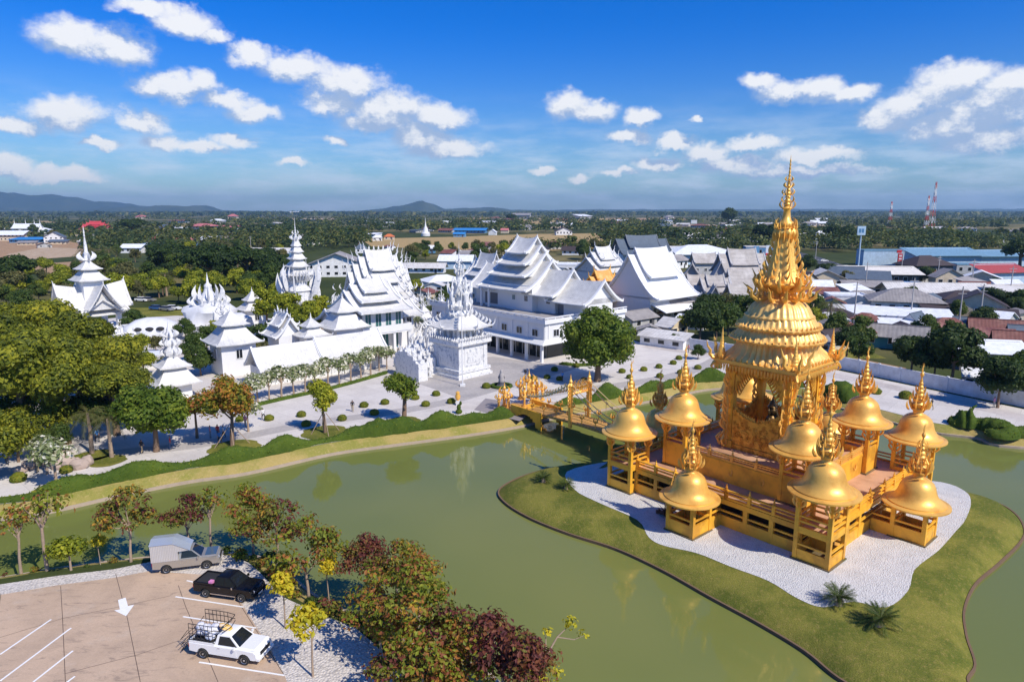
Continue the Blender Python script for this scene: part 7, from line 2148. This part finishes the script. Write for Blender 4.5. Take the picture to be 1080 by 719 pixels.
# cycads on the island
cy = palm('cycad', .5, 1.05, 80, 5, leafmat('leaf_cycad', [(0,(.02,.04,.008)),(.6,(.06,.09,.015)),(1,(.16,.18,.03))]), tr=.2, fw_=.15, dr=.3); cyp = Proto(cy)
for px, py, s, lb in ((573,508,1.0,'cycad at the tip of the island, left of the pair'),(597,515,.95,'cycad at the tip of the island, right of the pair beside the gravel'),(884,637,1.25,'cycad on the front gravel, left of the pair'),(928,660,1.3,'cycad nearest the camera on the front lawn')):
    x, y = G(px,py); cyp.put((x,y,0), rnd.uniform(0,6), lb, s)
# plumeria row
pl_ = tree('plumeria','x',1.7,2.6,520,.26,L_pale,.1,51,nl=9,rl=.45,shell=.1,flat=.7,bk=barkp,limbs=8); plp = Proto(pl_)
for px, py in ((272,424),(284,421),(297,419),(310,416),(322,413),(333,410),(346,407),(358,405),(370,402),(381,398),(391,395),(400,391),(408,389),(262,428),(50,500),(262,455),(440,352),(60,512)):
    plp.put((*G(px,py),0), rnd.uniform(0,6), 'small pale-leaved plumeria in the row below the gallery roof' if py > 385 and px > 263 and py < 430 else 'small pale-leaved plumeria standing apart from the row', rnd.uniform(1.1,1.45), 'plumerias of the temple court')
hq = [G(a,b) for a,b in ((262,430),(300,421),(350,410),(400,396),(408,393))]
hedge(hq, 'low straight clipped hedge under the plumeria row', .45, .9, (), 11)
hedge([G(a,b) for a,b in ((590,384),(612,386),(634,384))], 'short low hedge at the foot of the white hall by the big tree', .5, 1.0, (), 12)
# mixed mid trees
KT = {
 'yel': [Proto(tree('yellow_green_tree','x',3.8,4.3,2200,.42,L_yel,.18,s,nl=14,rl=.4,shell=.5,dense=.72,flat=.85)) for s in (61,62)],
 'mid': [Proto(tree('leafy_tree','x',4.0,4.5,2200,.42,L_mid,.18,s,nl=14,rl=.4,shell=.5,dense=.72,flat=.9)) for s in (63,64)],
 'dark': [Proto(tree('dark_tree','x',4.0,4.7,2200,.42,L_dark,.18,s,nl=14,rl=.4,shell=.5,dense=.75,flat=.95)) for s in (65,66)],
 'olive': [Proto(tree('olive_tree','x',3.8,4.3,1700,.42,L_olive,.18,s,nl=13,rl=.38,shell=.4,dense=.6,flat=.9)) for s in (67,68)],
 'rain': [Proto(tree('rain_tree','x',9.5,9.0,3200,.8,L_dark,.6,69,nl=26,rl=.26,shell=.6,dense=.8,flat=.35,limbs=8,squash=.6))],
}
kc = {}
def mt_(k, px, py, s, lb, g=None, z=None):
    i = kc.get(k,0); kc[k] = i+1
    x, y = G(px,py) if z is None else G(px,py,z)
    KT[k][i%len(KT[k])].put((x,y,0), rnd.uniform(0,6.28), lb, s*rnd.uniform(.93,1.07), g)
for k, px, py, s, lb in (
 ('mid',142,352,.8,'bushy tree beside the white stair terrace'),('yel',150,374,.6,'low yellow-green tree below the stair terrace'),('mid',140,385,.65,'green tree between the great canopy and the stupa'),('olive',165,372,.5,'small olive tree left of the white stupa'),
 ('mid',205,382,.8,'green tree between the stupa and the left tower pavilion'),('mid',219,372,.7,'tree close against the left tower pavilion'),('yel',228,355,.55,'low yellow tree behind the left tower pavilion'),('mid',196,358,.6,'tree below the covered sculpture'),('mid',282,372,.8,'tree between the left tower and the gabled pavilion'),('olive',274,384,.6,'olive tree behind the gallery roof'),
 ('yel',152,396,.7,'yellowish tree in front of the garden shelter'),('olive',178,404,.65,'olive tree right beside the white stupa base'),('mid',212,396,.75,'green tree between the stupa and the orange-turning tree'),('yel',135,400,.7,'yellow-green tree between the great canopy and the shelter'),('mid',262,366,.6,'small tree behind the left tower roof'),
 ('yel',128,318,1.3,'round yellow-green tree right of the crossed-gable pavilion'),('yel',150,316,1.2,'round yellow-green tree at the parking row'),('yel',168,314,1.1,'round yellow-green tree left of the crown'),('yel',207,312,1.3,'bright round tree left behind the crown shrine'),('yel',232,311,1.0,'yellow-green tree right behind the crown'),('yel',250,309,1.2,'bright tree behind the pointed pavilion roof'),
 ('mid',468,333,.9,'dark green tree behind the sculpture court'),('mid',478,326,.9,'green tree left behind the shrine tower'),('yel',487,330,.8,'yellow-green tree beside the shrine tower spire'),('yel',440,311,.8,'yellow tree at the right end of the main temple'),('olive',432,335,.6,'low olive tree by the main temple steps'),('mid',445,335,.55,'low green tree by the main temple steps'),
 ('dark',738,360,1.15,'dense dark tree behind the wall left of the golden roof'),('mid',755,358,1.1,'tall green tree just left of the golden roof'),('mid',768,354,1.05,'green tree half hidden by the golden roof'),('yel',722,352,.7,'yellowish tree beside the cream house'),('dark',748,345,1.1,'dark tree behind the tall green one'),('olive',765,338,1.0,'tree with pale patches behind the golden roof'),('mid',712,366,.4,'small clipped tree by the gatehouse'),('mid',736,379,.4,'small round-headed tree on the lane left of the golden roof'),('mid',790,350,1.2,'tree behind the golden dome'),
 ('yel',862,352,.9,'yellow-green tree right of the golden dome'),('mid',858,338,.9,'tree behind the golden dome on the right'),('dark',893,376,.8,'dark tree behind the upper right kiosk spire'),('mid',905,385,.8,'low tree over the wall at the upper right kiosk'),('mid',880,360,.9,'bushy tree left of the teal house'),('mid',908,366,.85,'bushy tree in front of the red-edged gable'),
 ('dark',960,398,1.05,'round dark tree behind the wall, left of the tall one'),('dark',985,400,.9,'dark tree right behind the corner kiosk spire'),('dark',1003,405,1.25,'tall dark tree beside the bamboo shed'),('dark',1022,388,.6,'dark tree left of the bamboo shed'),
 ('dark',1052,430,.95,'dark tree at the lane in front of the wall'),('mid',1078,420,.95,'tree behind the wall at the right edge'),('mid',1066,425,1.0,'bush-like tree right of the small tin lean-to'),('mid',975,362,.8,'tree between the teal house and the rust-brown roof'),('mid',1000,366,.8,'tree in front of the rust-brown hipped roof'),('dark',1035,352,.9,'dark tree behind the rust-red barn'),
 ('mid',1010,338,.75,'tree in front of the dark gable house'),('dark',975,300,.9,'dark tree beside the long pale roof'),('dark',1050,310,.8,'dark tree by the road'),('mid',668,302,1.0,'bright tree beside the slate-blue hall'),('olive',893,303,.9,'orange-brown tree by the road'),('dark',870,300,1.2,'dark tree right of the golden spire by the road'),('dark',850,290,1.2,'dark tree left of the road behind the spire'),('yel',1018,367,.45,'banana clump with bright leaves behind the bamboo shed'),('yel',1032,366,.4,'second banana clump behind the bamboo shed')):
    mt_(k, px, py, s, lb)
ty_ = [Proto(tree('tall_yellow_tree','x',3.3,7.6,3000,.4,L_yel,.2,s_,nl=16,rl=.38,shell=.45,dense=.6,flat=1.1)) for s_ in (81,82)]
for i_, (k, px, py, s, lb) in enumerate(FLT): ty_[i_%2].put((*G(px,py,7.8*s),0), rnd.uniform(0,6), lb, s)
for px, py, s, lb in ((222,303,1.25,'vast dark umbrella-shaped rain tree behind the crown shrine'),(262,300,1.2,'second dark umbrella-shaped rain tree, right of the first'),(290,303,1.0,'dark rain tree behind the bright yellow trees'),(10,312,1.1,'dark flat-topped rain tree at the left edge'),(180,290,1.1,'dark rain tree left of the umbrella-shaped pair'),(812,262,1.5,'dark rain tree behind the golden spire'),(885,262,1.4,'dark rain tree right of the golden spire'),(1075,285,1.2,'dark rain tree at the right edge near the showroom'),(140,250,1.6,'dark rain tree behind the crimson roof'),(540,235,1.6,'dark rain tree on the middle horizon')):
    x, y = G(px,py); KT['rain'][0].put((x,y,0), rnd.uniform(0,6), lb, s)
# scattered countryside trees
rs = random.Random(77)
def free(x, y):
    for ox, oy, r in occ:
        if (x-ox)**2+(y-oy)**2 < (r+2.5)**2: return False
    return True
XF = tuple((x_, x_+w_, y_, y_+h_) for x_, w_, y_, h_ in ((150,90,236,3.5),(300,60,230,2),(120,70,243,3),(345,45,241,4),(232,50,250,4),(640,90,230,2.2),(800,70,238,4),(560,60,238,3),(480,50,229.5,1.8),(0,60,233,2),(700,60,236.5,2.5),(960,70,232,2),(870,60,244,3)))
for i_, (a_, b_, c_, d_) in enumerate(XF): struct('field', MB().sheet([G(a_,c_+.4),G(b_-8,c_),G(b_,d_-.3),G(a_+6,d_)], .02+.003*i_), (fm, fm2, fm3)[i_%3])
def infield(px, py):
    for q in ((-100,90,254,276),(-100,125,277,289),(385,640,246,263),(690,770,241,248))+XF:
        if q[0] < px < q[1] and q[2] < py < q[3]: return True
    return False
Z = [((-20,110,289,330),30,('mid','yel','olive'),1.0,'tree of the wood left of the crossed-gable pavilion'),
     ((105,300,262,302),92,('mid','olive','yel','mid','dark'),1.1,'tree of the wood behind the left temples'),
     ((150,300,300,322),14,('yel','mid','yel'),1.0,'yellowish tree of the grove behind the crown shrine'),
     ((40,150,292,318),14,('mid','olive','yel'),1.0,'tree of the grove around the crossed-gable pavilion'),
     ((300,440,244,262),24,('olive','mid','mid','dark'),1.25,'tree of the belt behind the flame gate and main temple'),
     ((415,560,264,280),22,('yel','mid','olive','mid'),1.2,'tree of the row behind the sculpture court and big hall'),
     ((600,740,262,279),20,('mid','olive','dark'),1.2,'tree of the row behind the gold hall and slate-blue hall'),
     ((-20,440,243,256),36,('dark','mid','olive'),1.3,'tree among the distant houses at the left'),
     ((440,800,238,250),30,('dark','mid','olive'),1.3,'tree around the straw field in the middle distance'),
     ((790,1100,246,262),30,('dark','dark','mid'),1.4,'tree of the dark wood behind the showroom'),
     ((860,1090,296,345),16,('dark','mid'),.8,'tree among the right-hand roofs')]
for (x0,x1,y0,y1), n, ks, s, lb in Z:
    c_ = 0; tr_n = 0
    while c_ < n and tr_n < 2000:
        tr_n += 1
        px, py = rs.uniform(x0,x1), rs.uniform(y0,y1)
        if infield(px,py): continue
        x, y = G(px,py)
        if not free(x,y): continue
        mt_(rs.choice(ks), px, py, s*rs.uniform(.7,1.25), lb, lb.replace('tree of','trees of').replace('tree among','trees among').replace('tree around','trees around')); c_ += 1
x, y = G(768,238); KT['dark'][0].put((x,y,0), 0, 'single huge round tree rising above the horizon left of the golden spire', (4.4,4.4,4.6))
# far woods as one mass
rg = random.Random(5); fw = MB()
def clump(x, y, r, h, n, big_):
    for _ in range(n):
        z = rg.uniform(-.2,1); a = rg.uniform(0,6.28); s = math.sqrt(max(0,1-z*z)); q = rg.uniform(.6,1.1)
        p = Vector((x+r*s*q*math.cos(a), y+r*s*q*math.sin(a), h*.45+h*.5*z*q))
        d = Vector((s*math.cos(a)+rg.gauss(0,.4), s*math.sin(a)+rg.gauss(0,.4), z+.4)).normalized(); u = d.orthogonal().normalized()*big_*rg.uniform(.6,1.3); w2 = d.cross(u)
        fw.v.extend([tuple(p-u),tuple(p+w2*.8),tuple(p+u),tuple(p-w2*.8)]); b_ = len(fw.v)-4; fw.f.append((b_,b_+1,b_+2,b_+3)); fw.mi.append(0)
far = [(228.2+ (i/1500)**1.6*18) for i in range(1500)]
cnt_ = 0
for i in range(6500):
    py = 224.6 + 42*(rg.random()**1.9); px = rg.uniform(-60,1140)
    if infield(px,py): continue
    x, y = G(px,py)
    dens = noise.noise(Vector((x*.0025, y*.0016, 0)))
    if dens < -.14 and py > 228: continue
    if y < 420 and (x > -120 or y < 300) and rg.random() < .45: continue
    if not free(x,y): continue
    h = rg.uniform(8,15)*(1+.25*(y > 2500)); r = h*.55*(1+min(2.5,y/3000))
    clump(x, y, r*(1 if y > 500 else .8), h*(1 if y > 500 else .75), (60 if y < 600 else 34) if y < 1500 else 14, (.75 if y < 600 else 1.2)*(1+y/1500))
# belt of wood closing the view at the horizon
for i in range(1500):
    x_ = rg.uniform(-1,1); y = rg.uniform(3500,9000); x = x_*y*.85
    clump(x, y, rg.uniform(30,60), rg.uniform(14,24), 12, 14)
o = fw.build('far_woods', leafmat('leaf_far', [(0,(.014,.032,.012)),(.3,(.028,.052,.015)),(.5,(.055,.078,.02)),(.7,(.11,.12,.028)),(1,(.22,.19,.05))], bigs=.012)); o['kind'] = 'stuff'
# hills
def hill(name, pts, y0, dep, label):
    "ridge heights from photo rows at distance y0"
    mb = MB(); P_ = []
    n = 90; xs = [pts[0][0]+(pts[-1][0]-pts[0][0])*i/n for i in range(n+1)]
    def hz_(px):
        for (a,b),(c,d) in zip(pts,pts[1:]):
            if a <= px <= c: 
                t = (px-a)/(c-a); t = t*t*(3-2*t) if abs(b-d) > 2 else t
                return b+(d-b)*t
        return 222
    rows = 9; vs = []
    for j in range(rows):
        q = j/(rows-1); e = math.sin(PI*q)**.8
        for px in xs:
            hgt = max(0, (222-hz_(px)))/FP*y0 + (HC if hz_(px) < 221.5 else 0)
            nz = 1+.25*noise.noise(Vector((px*.06, j*.9, 3))) - .12*abs(noise.noise(Vector((px*.2, j*1.7, 8))))
            vs.append(((px-540)/FP*y0*1.0*(1+.0*q), y0+dep*(q-.5)+dep*.1*noise.noise(Vector((px*.05,j,1))), hgt*e*nz-4))
    m_ = n+1
    mb.add(vs, [(j*m_+i, j*m_+i+1, (j+1)*m_+i+1, (j+1)*m_+i) for j in range(rows-1) for i in range(n)])
    struct(name, mb, M('hill_forest', (.035,.06,.03), .95, var=.3, scale=.004, c2=(.06,.08,.04), s2=.002), smooth='all')
hill('hills', [(-60,222),(-40,219),(5,220),(12,218),(25,221),(100,221),(132,219),(145,217),(165,219),(180,216),(200,217),(214,215.5),(228,221),(262,221.5),(300,222)], 7500, 1400, '')
hill('hills', [(380,222),(405,220),(425,217),(440,213),(446,212.5),(455,214),(470,220),(490,219),(520,218.5),(545,221),(590,222)], 7200, 1500, '')
hill('mountains', [(-160,193),(-60,200),(0,203),(60,206),(110,212),(160,217),(210,221),(260,222)], 9000, 1500, '')
hill('hills', [(540,222),(600,220.6),(680,220.2),(760,220.6),(850,220),(960,220.6),(1060,220),(1180,221)], 9500, 1500, '')
# ---------------------------------------------------------------- people
def person(shirt, legs, hair, pose):
    sk = {'hip':(0,0,.95),'chest':(0,.02,1.25),'neck':(0,.02,1.45),'head':(0,-.01,1.6),'top':(0,0,1.72)}
    st_ = .16 if pose == 'walk' else .04
    V_ = [(0,0,.95),(0,.0,1.12),(0,.0,1.32),(0,0,1.46),(0,-.01,1.58),(0,0,1.70),
          (.09,0,.88),(.11,-st_,.48),(.10,-st_*.8,.08),(.10,-st_-.12,.03),
          (-.09,0,.88),(-.11,st_,.48),(-.10,st_*1.4,.10),(-.10,st_*1.2-.12,.05),
          (.19,0,1.38),(.25,.04,1.12),(.24,-.08 if pose=='walk' else 0,.88),(.24,-.12,.78),
          (-.19,0,1.38),(-.25,-.02,1.12),(-.22,-.16 if pose!='stand' else .02,.92),(-.20,-.2,.84)]
    E_ = [(0,1),(1,2),(2,3),(3,4),(4,5),(0,6),(6,7),(7,8),(8,9),(0,10),(10,11),(11,12),(12,13),(2,14),(14,15),(15,16),(16,17),(2,18),(18,19),(19,20),(20,21)]
    Rr = [.13,.12,.15,.06,.10,.07,.10,.07,.05,.045,.10,.07,.05,.045,.07,.045,.035,.03,.07,.045,.035,.03]
    me = bpy.data.meshes.new('person'); me.from_pydata(V_, E_, [])
    o = bpy.data.objects.new('person', me); col.objects.link(o)
    o.modifiers.new('s','SKIN'); o.modifiers.new('u','SUBSURF').levels = 1
    for i, r_ in enumerate(Rr):
        me.skin_vertices[0].data[i].radius = (r_, r_*(.75 if i in (1,2) else 1)); 
    me.skin_vertices[0].data[0].use_root = True
    dg = bpy.context.evaluated_depsgraph_get(); m2 = bpy.data.meshes.new_from_object(o.evaluated_get(dg))
    o.modifiers.clear(); o.data = m2
    m2.materials.clear()
    sk_ = M('skin', (.42,.24,.16), .6)
    for m_ in (legs, shirt, sk_, hair): m2.materials.append(m_)
    for p in m2.polygons:
        c_ = p.center; z = c_.z
        p.material_index = 3 if (z > 1.62 or (z > 1.5 and c_.y > .03)) else 2 if z > 1.44 or (abs(c_.x) > .2 and z < 1.1 and z > .7) else 1 if z > .93 else (0 if z > .1 else 3)
        p.use_smooth = True
    return o
blk = M('cloth_black', (.02,.02,.025), .8); hairm = M('hair_black', (.012,.01,.01), .6)
PV = [person(M('cloth_white', (.7,.7,.7), .8), blk, hairm, 'walk'), person(M('cloth_red', (.55,.04,.05), .8), M('cloth_denim', (.05,.08,.16), .8), hairm, 'stand'),
      person(M('cloth_blue', (.05,.22,.55), .8), blk, hairm, 'walk'), person(M('cloth_pink', (.6,.25,.35), .8), M('cloth_grey', (.25,.25,.25), .8), hairm, 'stand'), person(blk, M('cloth_khaki', (.35,.27,.16), .8), hairm, 'walk')]
pn = ['white top and dark trousers','red top and blue jeans','blue top and dark trousers','pink top and grey trousers','black top and khaki trousers']
PL = [(278,443,0,'on the plaza path left of the slim tree'),(372,434,4,'walking between the two plaza trees'),(259,450,3,'beside the small plumeria on the path'),(222,462,3,'near the orange-turning tree'),(230,461,1,'left of the orange-turning tree'),(232,468,2,'in front of the orange-turning tree'),(236,462,0,'behind the orange-turning tree trunk'),
  (593,402,2,'in the shade of the big round tree'),(552,410,0,'standing on the plaza behind the bridge statues'),(877,415,1,'on the lane right of the golden pavilion'),(979,431,0,'on the lane behind the corner kiosk'),(982,432,4,'with another on the lane behind the corner kiosk'),(726,372,3,'by the small round-headed tree at the wall'),
  (103,466,2,'sitting area below the palms'),(8,490,2,'at the left edge beneath the shade trees'),(180,474,1,'under the glossy green tree'),(150,478,4,'in the shade of the glossy green tree'),(380,341,4,'on the steps of the main temple'),(384,340,1,'close by on the steps of the main temple'),(389,343,0,'right on the main temple steps'),(376,345,2,'at the bottom of the temple steps'),
  (436,385,4,'at the gate left of the shrine tower'),(447,388,3,'in the shade of the shrine tower'),(452,312,0,'in the lot behind the sculpture court'),(145,392,1,'on the pale court by the white stupa'),(155,398,0,'in front of the white stupa'),(500,300,4,'behind the shrine tower'),(420,372,2,'under the balcony of the teal-windowed hall'),(1048,430,3,'by the dark tree on the lane'),(40,498,4,'on the plaza beneath the left shade trees'),(75,492,0,'by the boulders beneath the left shade trees')]
pq = [Proto(p) for p in PV]
for px, py, i, lb in PL: pq[i].put((*G(px,py),.02), rnd.uniform(0,6.28), 'person in '+pn[i]+' '+lb, 1.0, cat='person')
# boulders and lamps beneath the left trees
def rock(seed):
    mb = MB(); mb.ball(0,0,.35,.7,.55,.5,8); mb.v = [(x*(1+.35*noise.noise(Vector((x*2,y*2,z*2+seed)))), y*(1+.35*noise.noise(Vector((x*2+5,y*2,z*2+seed)))), z*(1+.25*noise.noise(Vector((x*2,y*2+9,z*2+seed))))) for x,y,z in mb.v]
    return mb.build('boulder', M('boulder_pink', (.42,.33,.28), .85, var=.3, scale=2, bump=.6), smooth=30)
rk = [Proto(rock(1)), Proto(rock(5))]
for i,(px,py) in enumerate(((66,488),(72,492),(78,489),(62,494),(84,494),(70,484),(50,490),(30,494),(22,498),(92,490))):
    rk[i%2].put((*G(px,py),0), rnd.uniform(0,6), 'rough pinkish boulder in the pile under the left shade trees', rnd.uniform(.8,1.7), 'boulders under the left shade trees', 'boulder')
# market kiosks roof glimpsed at left and courtyard furniture
t = thing('garden_shelter', (*G(160,388),0), R(10), 'small open shelter with a flat grey roof left of the white stupa', 'shelter')
for sx in (-1,1):
    for sy in (-1,1): mb = MB(); mb.box(sx*2.2-.12,sy*1.5-.12,0,sx*2.2+.12,sy*1.5+.12,2.6); mb.build('post', white, t)
mb = MB(); mb.box(-2.8,-2,2.6,2.8,2,2.8); mb.build('roof', rgw, t); mb = MB(); mb.box(-1.8,-.4,0,1.8,.4,.8); mb.build('counter', white, t)
# golden urn post on the plaza and garden lamp
t = thing('golden_urn_post', (*G(483,427),0), 0, 'small golden urn on a white post at the plaza crossing', 'urn')
mb = MB(); mb.cb(0,0,0,.5,.5,.7); mb.build('post', white, t); mb = MB(); mb.lathe([(.15,.7),(.35,1.0),(.4,1.4),(.25,1.7),(.35,1.9),(.1,2.1)], 10); mb.build('urn', gold, t, smooth=60)
t = thing('plaza_lamp', (*G(554,411),0), 0, 'thin dark lamp post on the plaza behind the bridge', 'lamp'); mb = MB(); mb.tube([(0,0,0),(0,0,2.8)], .05, 6); mb.build('post', iron, t); mb = MB(); mb.lathe([(.1,2.8),(.22,2.95),(.2,3.2),(.02,3.35)], 8); mb.build('lamp_head', iron, t)
# topiary animal behind the right hedge
t = thing('topiary_figure', (*G(484,436),0), 0, 'little clipped bird-shaped topiary at the hedge left of the bridge', 'topiary'); mb = MB(); mb.ball(0,0,.9,.3,.3,.5,8); mb.ball(.25,0,1.5,.2,.2,.3,7); mb.ball(0,0,.3,.5,.5,.35,8); mb.build('clipped_form', hedgem, t, smooth='all')
t = thing('topiary_figure', (*G(1018,444),0), 0, 'dark clipped animal topiary standing out of the right-hand hedge', 'topiary'); mb = MB(); mb.ball(0,0,1.1,.7,.4,.4,8); mb.tube([(.5,0,1.2),(.9,0,2.0),(1.3,0,2.2)],[.22,.16,.1],6); mb.tube([(-.4,0,1.1),(-.5,0,0)],[.15,.12],5); mb.tube([(.4,0,1.1),(.4,0,0)],[.15,.12],5); mb.build('clipped_form', hedgem, t, smooth='all')
# ---------------------------------------------------------------- air
hz = MB().box(-BIG-200, -500, -6, BIG+200, 15000, 330)
m = bpy.data.materials.new('air_haze'); m.use_nodes = True
N = NT(m.node_tree)
for nd in list(N.n):
    if nd.type == 'BSDF_PRINCIPLED': N.n.remove(nd)
vol = N.node('ShaderNodeVolumePrincipled')
vol.inputs['Color'].default_value = (.40,.68,1,1)
vol.inputs['Density'].default_value = 8.5e-5
vol.inputs['Anisotropy'].default_value = .2
N.l.new(vol.outputs[0], [n for n in N.n if n.type == 'OUTPUT_MATERIAL'][0].inputs['Volume'])
h = hz.build('haze', m); h['kind'] = 'stuff'
